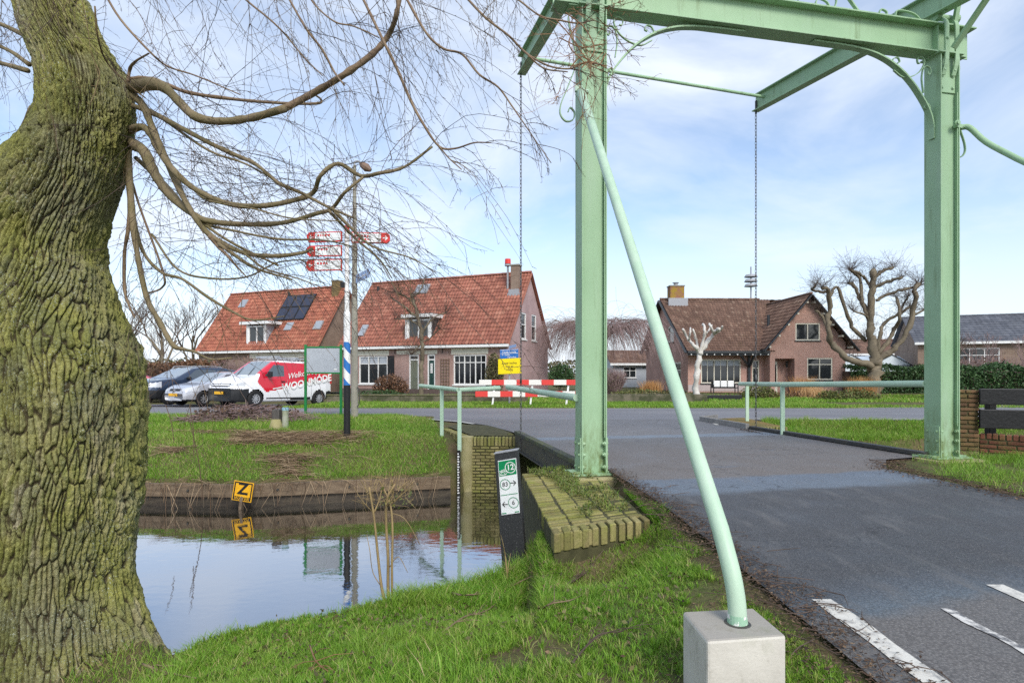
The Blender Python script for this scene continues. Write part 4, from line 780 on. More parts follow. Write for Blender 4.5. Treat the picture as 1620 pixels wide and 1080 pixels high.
def door(th, h, mat, glasspart=None):
    u0, z0, u1, z1 = h; f = MB()
    for a, b, c, d in ((u0, z0, u0+0.09, z1), (u1-0.09, z0, u1, z1), (u0+0.09, z1-0.09, u1-0.09, z1), (u0+0.09, z0+2.06, u1-0.09, z0+2.14)): f.bbox((a, 0.03, b), (c, 0.11, d))
    fo = th.part('door_frame', f, M['white']); mb = MB(); mb.bbox((u0+0.09, 0.065, z0), (u1-0.09, 0.105, z0+2.06)); mb.bbox((u0+0.09, 0.05, z0), (u1-0.09, 0.064, z0+0.2))
    for k in range(3): a = u0+0.2+(u1-u0-0.4)*k/3; mb.bbox((a+0.02, 0.052, z0+0.3), (a+(u1-u0-0.4)/3-0.02, 0.064, z0+1.1))
    do = th.part('door', mb, M[mat]); g = MB(); g.bbox((u0+0.09, 0.08, z0+2.14), (u1-0.09, 0.10, z1-0.09)); th.part('fanlight', g, M['dark_glass'], fo)
    if glasspart:
        g = MB(); g.bbox((u0+0.22, 0.050, z0+1.3), (u1-0.22, 0.060, z0+1.85))
        for k in range(3):
            for j in range(2): pass
        w = th.part('door_window', g, M['dark_glass'], do); q = MB()
        for k in range(3): a = u0+0.22+(u1-u0-0.44)*k/2; q.bbox((a-0.02, 0.040, z0+1.28), (a+0.02, 0.049, z0+1.87))
        for k in range(4): c = z0+1.3+0.55*k/3; q.bbox((u0+0.2, 0.043, c-0.018), (u1-0.2, 0.0485, c+0.018))
        th.part('glazing_bars', q, M['white'], do)
    hd = MB(); hd.cyl((u1-0.17, 0.02, z0+1.05), (u1-0.17, 0.064, z0+1.05), 0.03, n=8); th.part('door_handle', hd, M['chrome'], do)
door(house, d1_, 'door_grey'); door(house, d2_, 'door_green', True)
mb = MB()
for a, b, top in ((w1[0]-0.12, w1[2]+0.12, 0.34), (w2[0]-0.15, w2[2]+0.12, 0.38), (d1_[0]-0.9, d2_[2]+0.15, 0.30)): mb2 = MB(); mb2.bbox((a, -0.02, w1[3]+0.03 if a != d1_[0]-0.9 else d1_[3]+0.03), (b, 0.02, w1[3]+top)); house.part('lintel', mb2, M['cream'])
sh = MB(); sh.bbox((w1[2]+0.06, -0.05, w1[1]+0.05), (w1[2]+0.52, -0.008, w1[3])); sh.bbox((w1[2]+0.1, -0.06, w1[1]+0.1), (w1[2]+0.48, -0.051, w1[1]+0.8)); house.part('shutter', sh, M['black'])
mb = MB(); mb.bbox((-11.85, -0.03, 0), (0.03, 0.0, 0.35)); house.part('plinth', mb, M['plinth'])
tl = MB(); tx0, tx1 = rect(698, 566, 711, 607)[0::2]
for i in range(4): c = tx0+(tx1-tx0)*i/3; tl.bbox((c-0.015, -0.06, 0.6), (c+0.015, -0.035, 2.2))
for i in range(9): c = 0.65+1.5*i/8; tl.bbox((tx0, -0.075, c-0.015), (tx1, -0.0605, c+0.015))
house.part('trellis', tl, M['timber'])
# wall anchors
an = MB()
for px in (625, 700): a = u_(px, 557); an.bbox((a[0]-0.02, -0.03, 2.55), (a[0]+0.02, 0, 2.95))
house.part('wall_anchor', an, M['black'])
def dormer(th, roof, h, top, slab_over, Wd, eave, ridge, y0=0.0, cheek='slate_trim', cols=2):
    u0, z0, u1, z1 = h; sl_ = (ridge-eave)/(Wd/2); yb = lambda z: (z-eave)/sl_
    mb = MB(); t = 0.10
    for x in (u0-0.12, u1+0.12): mb.prism([(x-t/2, y0, z0-0.1), (x-t/2, y0, z1+0.1), (x-t/2, yb(z1+0.1)+0.15, z1+0.1), (x-t/2, yb(z0)+0.1, z0-0.1)], (t, 0, 0))
    d = th.part('dormer', mb, M[cheek], roof)
    mb = MB(); mb.bbox((u0-0.3-slab_over, y0-0.22, z1+0.10), (u1+0.3+slab_over, yb(z1+0.3)+0.2, z1+0.30)); th.part('dormer_roof', mb, M['white'], d)
    mb = MB(); mb.bbox((u0-0.27-slab_over, y0-0.19, z1+0.3), (u1+0.27+slab_over, yb(z1+0.3)+0.25, z1+0.335)); th.part('roof_felt', mb, M['slate_trim'], d)
    for xa, xb in ((u0-0.17, u0), (u1, u1+0.17)): mb = MB(); mb.bbox((xa, y0-0.01, z0-0.12), (xb, y0+0.1, z1+0.1)); th.part('dormer_frame', mb, M['white'], d)
    window(th, (0, y0, 0), XF, NF, (u0, z0, u1, z1), cols, None, sill=True, fw=0.1, parent=roof)
uD = lambda px, py: tmp.loc_of(px, py, 0.1)
dh = rect(642, 497, 681.5, 533, uD); dormer(house, roof, (dh[0]+0.12, 3.35, dh[2]-0.12, 4.65), 0, 0.05, 7.0, 3.2, 7.55, 0.1)
O_, U_, V_, N_ = fr
def on_roof(t, px, py, fr):
    O, U, V, N = fr; c, sn = math.cos(-t.rz), math.sin(-t.rz); o = np.array((0, 0, CAMZ))-t.loc; d = P(px, py, 1.0)-np.array((0, 0, CAMZ))
    o = np.array((c*o[0]-sn*o[1], sn*o[0]+c*o[1], o[2])); d = np.array((c*d[0]-sn*d[1], sn*d[0]+c*d[1], d[2])); k = np.dot(O-o, N)/np.dot(d, N); q = o+d*k-O; return np.dot(q, U), np.dot(q, V)
for (a, b) in (((568, 531), (586, 516)), ((657, 464.5), (684, 451.5))):
    p = on_roof(house, *a, fr); q = on_roof(house, *b, fr); roof_box(house, None, O_, U_, V_, N_, p[0], p[1], q[0]-p[0]-0.2, q[1]-p[1], roof)
p = on_roof(house, 598, 461, fr); b = O_+U_*p[0]+V_*p[1]; mb = MB(); mb.cyl(b-N_*0.1, b+np.array((0, 0, 0.35)), 0.1, n=10); house.part('vent_pipe', mb, M['slate_trim'], roof)
def chimney(th, roof, x, y, z0, z1, w, d, mat, lead=True, cowl='cap'):
    mb = MB(); 
    for (ou, nn, ln) in (((x-w/2, y-d/2), (0, -1, 0), w), ((x+w/2, y-d/2), (1, 0, 0), d), ((x+w/2, y+d/2), (0, 1, 0), w), ((x-w/2, y+d/2), (-1, 0, 0), d)):
        U = np.cross((0, 0, 1.0), nn); wall_panel(mb, (ou[0], ou[1], 0), U, nn, [(0, z0), (ln, z0), (ln, z1), (0, z1)], [])
    mb.add([(x-w/2, y-d/2, z1), (x+w/2, y-d/2, z1), (x+w/2, y+d/2, z1), (x-w/2, y+d/2, z1)], [(0, 1, 2, 3)], uv=[(0, 0)]*4)
    c = th.part('chimney', mb, mat, roof); mb = MB(); mb.bbox((x-w/2-0.05, y-d/2-0.05, z1+0.002), (x+w/2+0.05, y+d/2+0.05, z1+0.08)); th.part('chimney_cap', mb, M['pole_concrete'], c)
    return c
pc = on_roof(house, 814.5, 464, fr); cxy = O_+U_*pc[0]+V_*pc[1]; cx, cy = cxy[0]-0.05, cxy[1]
ch = chimney(house, roof, cx, cy+0.3, cxy[2]-0.6, 7.95, 0.5, 0.5, M['brick_brownh'])
mb = MB(); mb.bbox((cx-0.40, cy-0.12, cxy[2]-0.25), (cx+0.40, cy+0.02, cxy[2]+0.02)); mb.bbox((cx-0.34, cy-0.1, cxy[2]-0.02), (cx+0.34, cy+0.045, cxy[2]+0.25)); house.part('lead_flashing', mb, M['lead'], ch)
mb = MB(); fx = cx-0.55; mb.cyl((fx, cy+0.3, cxy[2]), (fx, cy+0.3, 8.05), 0.07, n=8); mb.cyl((fx, cy+0.3, 8.0), (fx, cy+0.3, 8.1), 0.2, 0.2, n=12); house.part('flue', mb, M['lead'], roof)
mb = MB(); mb.cyl((fx, cy+0.3, 8.13), (fx, cy+0.3, 8.43), 0.19, 0.18, n=14); house.part('flue_cowl', mb, M['barrier_red'], roof)
bpy.data.objects.remove(tmp.e)
# left house
X1 = (-13.3, 38.8, 0.0)
tmp = Thing('probe', 'p', 'p', X1, R(RZ))
wl = [rect(400, 566, 440, 592), rect(448, 563, 475, 600)]; wl = [(a[0], 0.9, a[2], 2.35) for a in wl]
lhouse, lroof, lfr = gable_house('house', 'brick house with orange pantile roof, solar panels and white dormer behind the parked vehicles', X1, R(RZ), 11.4, 6.0, 3.2, 7.55, 'tile_orange', 'brick_brownh', 'brick_brownh', wl, [])
for h in wl: window(lhouse, (0, 0, 0), XF, NF, h, 2, 0.7)
mb = MB(); mb.bbox((wl[0][0]-0.3, -0.02, 2.4), (wl[1][2]+0.4, 0.02, 2.75)); lhouse.part('lintel', mb, M['cream'])
dh = rect(391, 510, 420, 543, uD); dormer(lhouse, lroof, (dh[0]+0.1, 3.4, dh[2]-0.1, 4.75), 0, 0.35, 6.0, 3.2, 7.55, 0.1, cheek='panel_grey')
Ol, Ul, Vl, Nl = lfr
pa_ = on_roof(lhouse, 434.5, 507, lfr); pb = on_roof(lhouse, 481, 506, lfr); pc_ = on_roof(lhouse, 513, 458.5, lfr); pd = on_roof(lhouse, 464.5, 461.5, lfr)
u0, u1 = pa_[0], pb[0]; v0, v1 = pb[1], min(pc_[1], 5.1)
for i in range(3):
    for j in range(2):
        w = (u1-u0)/3; h = (v1-v0)/2; roof_box(lhouse, None, Ol, Ul, Vl, Nl, u0+w*i+0.08, v0+h*j+0.09, w-0.16, h-0.17, lroof, 'solar', 'black', 'solar_panel')
for a, b in (((451, 522), (464, 512)), ((497, 520.5), (511, 509.5)), ((379, 486), (390, 476))):
    p = on_roof(lhouse, *a, lfr); q = on_roof(lhouse, *b, lfr); roof_box(lhouse, None, Ol, Ul, Vl, Nl, p[0], p[1], max(0.5, q[0]-p[0]-0.25), q[1]-p[1], lroof)
p = on_roof(lhouse, 457, 470, lfr); b = Ol+Ul*p[0]+Vl*p[1]; mb = MB(); mb.cyl(b-Nl*0.1, b+np.array((0, 0, 0.4)), 0.1, n=10); lhouse.part('vent_pipe', mb, M['slate_trim'], lroof)
p = on_roof(lhouse, 541, 487, lfr); b = Ol+Ul*min(p[0], -0.5)+Vl*p[1]; chimney(lhouse, lroof, -0.55, 2.7, 6.4, 8.0, 0.55, 0.55, brickmat('mossy_chimney_brick', (0.20, 0.13, 0.05), (0.24, 0.17, 0.06), (0.2, 0.17, 0.1)))
bpy.data.objects.remove(tmp.e)
# right house
X2 = np.array((11.75, 38.0, 0)); RH = Thing('house', 'salmon brick house with brown tiled roof, dark verge boards and a front gable', 'house', X2, R(1.0), world=False)
tmp = Thing('probe', 'p', 'p', X2, R(1.0)); u_ = lambda px, py: tmp.loc_of(px, py); g_ = lambda px, py: tmp.loc_ofx(px, py)
a0 = 0.0; wx0 = u_(1218, 600)[0]; wx1 = u_(1337.5, 600)[0]; Dm = 11.0; eaveM = 3.3; ridM = 6.85
big = rect(1109, 570, 1172, 606.5); dr_ = rect(1190, 570, 1201, 622); arch = rect(1208, 572, 1215, 622)
big = (big[0], 0.65, big[2], 2.25); dr_ = (dr_[0], 0.05, dr_[2], 2.2); arch = (arch[0], 0.05, arch[2], 2.2)
mb = MB(); wall_panel(mb, (0, 0, 0), XF, NF, [(0, 0), (wx0, 0), (wx0, eaveM), (0, eaveM)], [big, dr_, arch]); RH.part('front_wall', mb, M['brick_right'])
window(RH, (0, 0, 0), XF, NF, big, 3, None, mat='cream', bars=2, curtain=True); window(RH, (0, 0, 0), XF, NF, dr_, 1, 0.75, mat='cream', sill=False); window(RH, (0, 0, 0), XF, NF, arch, 1, None, mat='slate_trim', sill=False)
mb = MB(); mb.bbox((0.02, -0.012, 0.12), (wx0, -0.001, 0.55)); RH.part('painted_band', mb, M['brick_side'])
gl_ = [rect(1057, 516, 1066, 541, g_, 1), rect(1067, 572.5, 1077, 605, g_, 1), rect(1045.5, 518, 1049, 533, g_, 1)]; gl_ = [(min(h[0], h[2]), h[1], max(h[0], h[2]), h[3]) for h in gl_]
mb = MB(); wall_panel(mb, (0, Dm, 0), (0, -1, 0), (-1, 0, 0), [(0, 0), (Dm, 0), (Dm, eaveM), (Dm/2, ridM), (0, eaveM)], [(Dm-h[2], h[1], Dm-h[0], h[3]) for h in gl_]); RH.part('gable_wall', mb, M['brick_right'])
for h in gl_: window(RH, (0, Dm, 0), (0, -1, 0), (-1, 0, 0), (Dm-h[2], h[1], Dm-h[0], h[3]), 1, 0.6, mat='cream', fw=0.09)
wy = -0.9; wmid = (wx0+wx1)/2; wr = 6.62; ug = lambda px, py: tmp.loc_of(px, py, wy)
e1_ = ug(1218, 540); e2_ = ug(1349, 540); eW = 3.35; ap = ug(1283, 466); wr = ap[2]-0.15
gw = ug(1218, 600)[0]; gw1 = ug(1337.5, 600)[0]; wmid = (gw+gw1)/2
h1 = rect(1277, 566, 1317, 600.5, ug); h2 = rect(1258.5, 511, 1297.5, 538.5, ug); h3 = rect(1226, 567, 1257, 621, ug); h3 = (h3[0], 0.05, h3[2], h3[3])
mb = MB(); wall_panel(mb, (0, wy, 0), XF, NF, [(gw, 0), (gw1, 0), (gw1, eW), (wmid, wr), (gw, eW)], [h1, h2, h3], depth=0.12)
wall_panel(mb, (gw, 0.0, 0), (0, -1, 0), (-1, 0, 0), [(0, 0), (0.9, 0), (0.9, eW), (0, eW)], []); wall_panel(mb, (gw1, wy, 0), (0, 1, 0), (1, 0, 0), [(0, 0), (Dm, 0), (Dm, eW), (0, eW)], [])
wall_panel(mb, (gw, wy+0.9, 0), XF, NF, [(h3[0]-gw-0.05, 0), (h3[2]-gw+0.05, 0), (h3[2]-gw+0.05, 2.4), (h3[0]-gw-0.05, 2.4)], [])
wall_panel(mb, (h3[2], wy+0.9, 0), (0, -1, 0), (-1, 0, 0), [(0, 0), (0.8, 0), (0.8, 2.4), (0, 2.4)], [])
RH.part('wing_wall', mb, M['brick_right'])
window(RH, (0, wy, 0), XF, NF, h1, 2, 0.7, mat='cream'); window(RH, (0, wy, 0), XF, NF, h2, 2, None, mat='cream', fw=0.08)
mb = MB(); mb.bbox((h3[0]+0.05, wy+0.6, 0.05), (h3[0]+0.45, wy+0.66, 2.1)); RH.part('door', mb, M['cream']); mb = MB(); mb.bbox((h3[0]+0.12, wy+0.585, 0.5), (h3[0]+0.38, wy+0.599, 1.9)); RH.part('door_glass', mb, M['dark_glass'])
lm = ug(1250, 575); mb = MB(); mb.cyl((lm[0], wy+0.45, 2.0), (lm[0], wy+0.45, 1.72), 0.09, 0.06, n=8); mb.cyl((lm[0], wy+0.45, 2.02), (lm[0], wy+0.45, 2.10), 0.10, 0.02, n=8); mb.bbox((lm[0]-0.02, wy+0.45, 2.08), (lm[0]+0.3, wy+0.48, 2.12)); RH.part('wall_lantern', mb, M['black'])
mb = MB(); ov = 0.95; slm = (ridM-eaveM)/(Dm/2); ez2 = 2.75; vL = -0.35
ys_ = np.array((vL, -ov, ez2)); rdg = ridM+0.12
tiled(mb, ys_, (gw+0.35, -ov, ez2), (gw+3.0, Dm/2, rdg), (vL, Dm/2, rdg), tw=0.23, th_=0.34); tiled(mb, (wx1+0.2, Dm, eaveM), (vL, Dm, eaveM), (vL, Dm/2, rdg), (wx1+0.2, Dm/2, rdg), tw=0.6, th_=1.0)
ridge_caps(mb, (vL, Dm/2, rdg+0.04), (gw+2.2, Dm/2, rdg+0.04))
rr = RH.part('roof', mb, M['tile_brown'])
mb = MB(); wv = wy-0.45; apx = (wmid, wr+0.18); eL = gw-0.55; eR = gw1+0.55; sw = (wr-eW)/((gw1-gw)/2); zL = wr+0.18-sw*(wmid-eL); zR = wr+0.18-sw*(eR-wmid)
tiled(mb, (eL, 6.0, zL), (eL, wv, zL), (wmid, wv, apx[1]), (wmid, 6.0, apx[1]), tw=0.23, th_=0.34); tiled(mb, (eR, wv, zR), (eR, 8.0, zR), (wmid, 8.0, apx[1]), (wmid, wv, apx[1]), tw=0.23, th_=0.34)
ridge_caps(mb, (wmid, wv, apx[1]+0.03), (wmid, 7.5, apx[1]+0.03)); RH.part('wing_roof', mb, M['tile_brown'])
mb = MB()
for e, z in ((eL, zL), (eR, zR)): mb.beam((e-(0.05 if e == eL else -0.05), wv-0.03, z-0.12), (wmid, wv-0.03, apx[1]-0.10), 0.06, 0.26, up=(0, 1, 0)); 
RH.part('verge_board', MB().add(np.concatenate(mb.V), mb.F), M['slate_trim'])
mb = MB()
for ya, za, yb_, zb_ in ((-ov, ez2, Dm/2, rdg), (Dm+0.3, eaveM-0.2, Dm/2, rdg)): mb.beam((vL-0.03, ya, za-0.10), (vL-0.03, yb_, zb_-0.10), 0.06, 0.26, up=(1, 0, 0))
RH.part('verge_board', mb, M['slate_trim'])
mb = MB()
for k in range(5):
    t = 0.12+k*0.2; 
    for e, z in ((eL, zL), (eR, zR)):
        xx = e+(wmid-e)*t; zz = z+(apx[1]-z)*t-0.25; mb.bbox((xx-0.06, wv, zz-0.1), (xx+0.06, wy, zz+0.02))
for k in range(4): t = 0.15+k*0.22; mb.bbox((vL, -ov+(Dm/2+ov)*t-0.06, ez2+(rdg-ez2)*t-0.35), (0.0, -ov+(Dm/2+ov)*t+0.06, ez2+(rdg-ez2)*t-0.23))
RH.part('purlin_ends', mb, M['cream'])
mb = MB(); mb.beam((vL, -ov-0.07, ez2-0.05), (gw-0.05, -ov-0.07, ez2-0.05), 0.14, 0.14); mb.bbox((vL+0.05, -ov+0.02, ez2-0.26), (gw, -ov+0.12, ez2-0.13)); mb.bbox((eL-0.1, wv, zL-0.14), (eL+0.06, 0.4, zL-0.02)); RH.part('gutter', mb, M['slate_trim'])
nn = 11
for k in range(nn): x = vL+0.25+(gw-vL-0.4)*k/(nn-1); mb = MB(); mb.cyl((x, -ov-0.05, ez2-0.2), (x, -ov+0.01, ez2-0.2), 0.05, n=8); RH.part('rafter_end', mb, M['white'])
for x in (dr_[0]-0.25,):
    mb = MB(); mb.beam((x, -0.05, 1.75), (x-0.9, -ov+0.08, ez2-0.25), 0.12, 0.12); mb.bbox((x-0.08, -0.16, 0.2), (x+0.08, -0.005, 2.5)); mb.beam((x, -0.1, 1.7), (x, -ov+0.1, ez2-0.27), 0.1, 0.12); RH.part('porch_brace', mb, M['slate_trim'])
cm = plain('mossy_chimney', (0.26, 0.12, 0.08), 0.9, (0.30, 0.20, 0.03), 2.5, 0.3, 25, lo=0.4, hi=0.6)
cc_ = chimney(RH, rr, 0.75, Dm/2-0.4, 5.9, 7.85, 1.05, 0.8, cm); mb = MB(); mb.cyl((0.75, Dm/2-0.4, 7.93), (0.75, Dm/2-0.4, 8.14), 0.16, n=12); mb.cyl((0.75, Dm/2-0.4, 8.14), (0.75, Dm/2-0.4, 8.18), 0.25, n=12); RH.part('chimney_pot', mb, M['lead'], cc_)
mb = MB(); mb.bbox((0.05, Dm/2-0.95, 6.35), (1.5, Dm/2-0.815, 6.95)); RH.part('lead_flashing', mb, M['lead'], cc_)
pv = ug(1226, 499); mb = MB(); mb.cyl((gw+0.9, 1.2, 4.4), (gw+0.9, 1.2, 5.35), 0.1, n=8); RH.part('vent_pipe', mb, M['slate_trim'])
bpy.data.objects.remove(tmp.e)
# far right building, far pink house, outbuilding, greenhouse
def far_house(name, label, loc, rz, L, Wd, eave, ridge, tile, wall, holes, cols=3, tw=0.4):
    th = Thing(name, label, 'house', loc, rz, world=False); mb = MB(); X_ = np.array((1., 0, 0))
    wall_panel(mb, (0, 0, 0), X_, NF, [(0, 0), (L, 0), (L, eave), (0, eave)], holes); wall_panel(mb, (0, Wd, 0), (0, -1, 0), (-1, 0, 0), [(0, 0), (Wd, 0), (Wd, eave), (Wd/2, ridge), (0, eave)], []); wall_panel(mb, (L, 0, 0), (0, 1, 0), (1, 0, 0), [(0, 0), (Wd, 0), (Wd, eave), (Wd/2, ridge), (0, eave)], []); th.part('wall', mb, M[wall])
    for h in holes: window(th, (0, 0, 0), X_, NF, h, cols, 0.65)
    mb = MB(); o = 0.3; tiled(mb, (-o, -o, eave+0.1), (L+o, -o, eave+0.1), (L+o, Wd/2, ridge+0.1), (-o, Wd/2, ridge+0.1), tw=tw, th_=tw*1.1, amp=0.02); tiled(mb, (L+o, Wd+o, eave+0.1), (-o, Wd+o, eave+0.1), (-o, Wd/2, ridge+0.1), (L+o, Wd/2, ridge+0.1), tw=1, th_=1); ridge_caps(mb, (-o, Wd/2, ridge+0.14), (L+o, Wd/2, ridge+0.14)); r = th.part('roof', mb, M[tile])
    mb = MB(); mb.beam((-o, -o-0.05, eave+0.03), (L+o, -o-0.05, eave+0.03), 0.14, 0.2); th.part('gutter', mb, M['white']); return th, r
far_house('house', 'long low building with a dark slate roof behind the hedge at the right edge', (34.6, 48.5, 0), R(-22), 24, 8.0, 3.8, 6.3, 'tile_slate', 'brick_brownh', [(1.6, 1.7, 5.6, 3.4), (9.0, 1.7, 13, 3.4)], 4)
far_house('house', 'small pink brick house glimpsed between the pollard tree and right bridge post', (35, 62, 0), R(-8), 9, 7, 3.3, 5.0, 'tile_brown', 'brick_side', [(4.5, 1.5, 8, 2.9)], 3)
th_, _ = far_house('outbuilding', 'small pale grey outbuilding with a brown roof beyond the weeping tree', (9.2, 52, 0), R(4), 4.0, 4, 2.1, 3.3, 'tile_brown', 'plinth', [(1.0, 0.9, 2.2, 1.9)], 2)
th_.e['category'] = 'shed'
for c in th_.e.children:
    if c.name.startswith('wall'): c.data.materials[0] = M['panel_grey']
t = Thing('greenhouse', 'glass greenhouse with two pitched bays behind the pollard tree', 'greenhouse', (29, 50, 0)); gx0 = 28.0
mb = MB(); gm = MB()
for k in range(3):
    x0 = gx0+k*3.6; pr = [(x0, 50, 0), (x0+3.6, 50, 0), (x0+3.6, 50, 2.0), (x0+1.8, 50, 2.95), (x0, 50, 2.0)]
    gm.prism([(p[0], 50, p[2]) for p in pr], (0, 9, 0))
    for a, b in ((pr[2], pr[3]), (pr[3], pr[4]), (pr[4], pr[2])): mb.beam(np.array(a)+(0, -0.04, 0), np.array(b)+(0, -0.04, 0), 0.05, 0.06)
    for i in range(7): x = x0+3.6*i/6; zt_ = 2.0+0.95*(1-abs(i/3-1)); mb.beam((x, 49.95, 0), (x, 49.95, zt_), 0.04, 0.04)
t.part('glazing', gm, M['gh_glass']); t.part('frame', mb, M['slate_trim'])
# siren mast
t = Thing('siren_mast', 'thin mast with stacked siren discs rising behind the brown roof', 'siren', P(1188, 600, 55)*np.array((1, 1, 0)))
c = P(1188, 500, 55); mb = MB(); mb.cyl((c[0], c[1], 0), (c[0], c[1], 11.6), 0.10, 0.07, n=8); t.part('mast', mb, M['lead'])
for z in (9.7, 10.15, 10.6): mb = MB(); mb.cyl((c[0], c[1], z), (c[0], c[1], z+0.22), 0.62, 0.5, n=16); mb.cyl((c[0], c[1], z-0.06), (c[0], c[1], z), 0.25, 0.62, n=16); t.part('siren_disc', mb, M['lead'])

# ------------------------------------------------------------------ vehicles
def prof(pts, x): return np.interp(x, [p[0] for p in pts], [p[1] for p in pts])
def vehicle(name, label, cat, loc, heading, top, belt, Wm, zb, L, wheels, wr, cls, mats, extra=None, tilt=0.0, tum=0.16, group='vehicles parked along the far verge', rimmat='rim', zr=0.0):
    """local frame: x from the nose backwards, y to the driver side, z up"""
    th = Thing(name, label, cat, loc, heading, group, world=False); th.e.rotation_euler = (0, tilt, heading)
    xs = [0.0]; 
    fine = np.linspace(0, L, 600); zt = prof(top, fine); arc = np.concatenate([[0], np.cumsum(np.hypot(np.diff(fine), np.diff(zt)))])
    xs = np.interp(np.linspace(0, arc[-1], 230), arc, fine); ring = []
    kk = np.array([0, 0.10, 0.2, 0.32, 0.44, 0.56, 0.68, 0.80, 0.92, 1.0])
    rows = []
    for x in xs:
        zt_ = prof(top, x); zb_ = prof(zb, x); be = min(prof(belt, x), zt_-0.04); w = prof(Wm, x)
        half = [(0.0, zb_), (w*0.5, zb_), (w*0.86, zb_)]
        for k in np.linspace(0, 1, 16): half.append((w*(0.93+0.07*math.sin(min(1, k*1.6)*math.pi/2)-0.025*k*k), zb_+0.05+(be-zb_-0.05)*k))
        ht = zt_-be; rr_ = min(0.09, ht*0.5); wt = w*0.975-tum*max(0, ht-rr_)*0.75
        for k in np.linspace(0.06, 1, 16): half.append((w*0.975+(wt-w*0.975)*k, be+(ht-rr_)*k))
        for k in (0.35, 0.7, 1.0): a = k*math.pi/2; half.append((wt-rr_*(1-math.cos(a)) if False else wt-rr_*1.4*(1-math.cos(a)), be+ht-rr_+rr_*math.sin(a)*0.86))
        y1 = half[-1][0]; z1 = half[-1][1]
        for k in (0.87, 0.75, 0.62, 0.5, 0.37, 0.25, 0.12, 0.0): half.append((y1*k, z1+(zt_-z1)*(1-k*k)))
        rows.append(half)
    H = np.array(rows); nxs, nh, _ = H.shape
    groups = {}
    for side in (1, -1):
        V = np.stack([np.repeat(xs[:, None], nh, 1), side*H[..., 0], H[..., 1]], -1)
        for i in range(nxs-1):
            for j in range(nh-1):
                q = [V[i, j], V[i, j+1], V[i+1, j+1], V[i+1, j]]
                if side == -1: q = q[::-1]
                c = sum(q)/4; nx_ = np.cross(q[1]-q[0], q[3]-q[0]); nl = np.linalg.norm(nx_); nr = nx_/nl if nl > 1e-9 else np.array((0, 0, 1.0))
                arch = any((c[0]-w)**2+(c[2]-wr-zr)**2 < (wr*1.14)**2 for w in wheels) and 2 < j < 19
                if arch: continue
                g = cls(c[0], c[1], c[2], nr, j, prof(belt, c[0]), prof(top, c[0]))
                if g.split('/')[0] in ('headlight', 'side_window', 'wrap', 'side_moulding', 'sill'): g += '/l' if side > 0 else '/r'
                groups.setdefault(g, MB()).add(q, [(0, 1, 2, 3)])
    for i, sgn in ((0, 1), (nxs-1, -1)):
        pts = [(xs[i], y, z) for y, z in H[i]]+[(xs[i], -y, z) for y, z in H[i][::-1]]
        c = np.mean(pts, axis=0); groups.setdefault('body' if i else cls(0, 0, 0.5, np.array((-1, 0, 0)), 5, 0.9, 0.9), MB()).add(pts, [tuple(range(len(pts)))])
    body = None; order = ['body']+[k for k in groups if k != 'body']
    for g in order:
        if g not in groups: continue
        mb = groups[g]; V = np.concatenate(mb.V); key = {}; nv = []; mp_ = []
        for v in V:
            k = tuple(np.round(v, 4))
            if k not in key: key[k] = len(nv); nv.append(v)
            mp_.append(key[k])
        F = []
        for f in mb.F:
            ff = []
            for i in f:
                if mp_[i] not in ff: ff.append(mp_[i])
            if len(ff) > 2: F.append(ff)
        o = link(g.split('/')[0], nv, F, M[mats[g.split('/')[0]]], None, True); o.parent = th.e if body is None else th.e
        if g == 'body': body = o
    mb = MB(); mb.bbox((0.25, -prof(Wm, L/2)*0.80, prof(zb, L/2)+0.02), (L-0.3, prof(Wm, L/2)*0.80, wr*2*0.98)); th.part('underbody', mb, M['trim'])
    for w in wheels:
        for side in (1, -1):
            yw = side*(prof(Wm, w)-0.125); mb = MB(); n = 28; pr = [(0.56, -0.11), (0.9, -0.115), (1.0, -0.08), (1.0, 0.08), (0.9, 0.115), (0.62, 0.11), (0.56, 0.09)]; V = []
            for r_, y_ in pr: V += [(w+wr*r_*math.cos(a), yw+y_, wr+zr+wr*r_*math.sin(a)) for a in np.arange(n)*2*math.pi/n]
            mb.add(V, [(k*n+i, k*n+(i+1) % n, ((k+1) % len(pr))*n+(i+1) % n, ((k+1) % len(pr))*n+i) for k in range(len(pr)) for i in range(n)]); wo_ = th.part('wheel', mb, M['tyre'], smooth=True)
            mb = MB(); yo = yw+side*0.09; 
            for k in range(7 if rimmat == 'rim' else 10):
                a = k*2*math.pi/(7 if rimmat == 'rim' else 10); d = np.array((math.cos(a), 0, math.sin(a))); c = np.array((w, yo, wr+zr)); mb.beam(c+d*wr*0.10, c+d*wr*0.56, 0.03, wr*(0.13 if rimmat == 'rim' else 0.10), up=np.cross(d, (0, 1, 0)))
            ring_ = MB(); mb.tube([(w+wr*0.56*math.cos(a), yo, wr+zr+wr*0.56*math.sin(a)) for a in np.linspace(0, 2*math.pi, 25)], 0.018, 6, False); mb.cyl((w, yo-0.03*side, wr+zr), (w, yo+0.02*side, wr+zr), wr*0.16, n=12)
            th.part('rim', mb, M[rimmat], wo_); mb = MB(); mb.cyl((w, yo-side*0.06, wr+zr), (w, yo-side*0.045, wr+zr), wr*0.58, n=24); th.part('brake_disc', mb, M['trim'], wo_)
    if extra: extra(th)
    return th
def hd(p, ang): return ang
HEAD = math.atan2(0.88, 0.47)            # local +x (towards the tail) in world
def place(wheel_xy, wx, half, z=0.0):    # origin so that the near front wheel stands at wheel_xy (driver side = camera side)
    d = np.array((math.cos(HEAD), math.sin(HEAD))); n = np.array((-math.sin(HEAD), math.cos(HEAD))); o = np.array(wheel_xy)-d*wx-n*(-half); return (o[0], o[1], z)
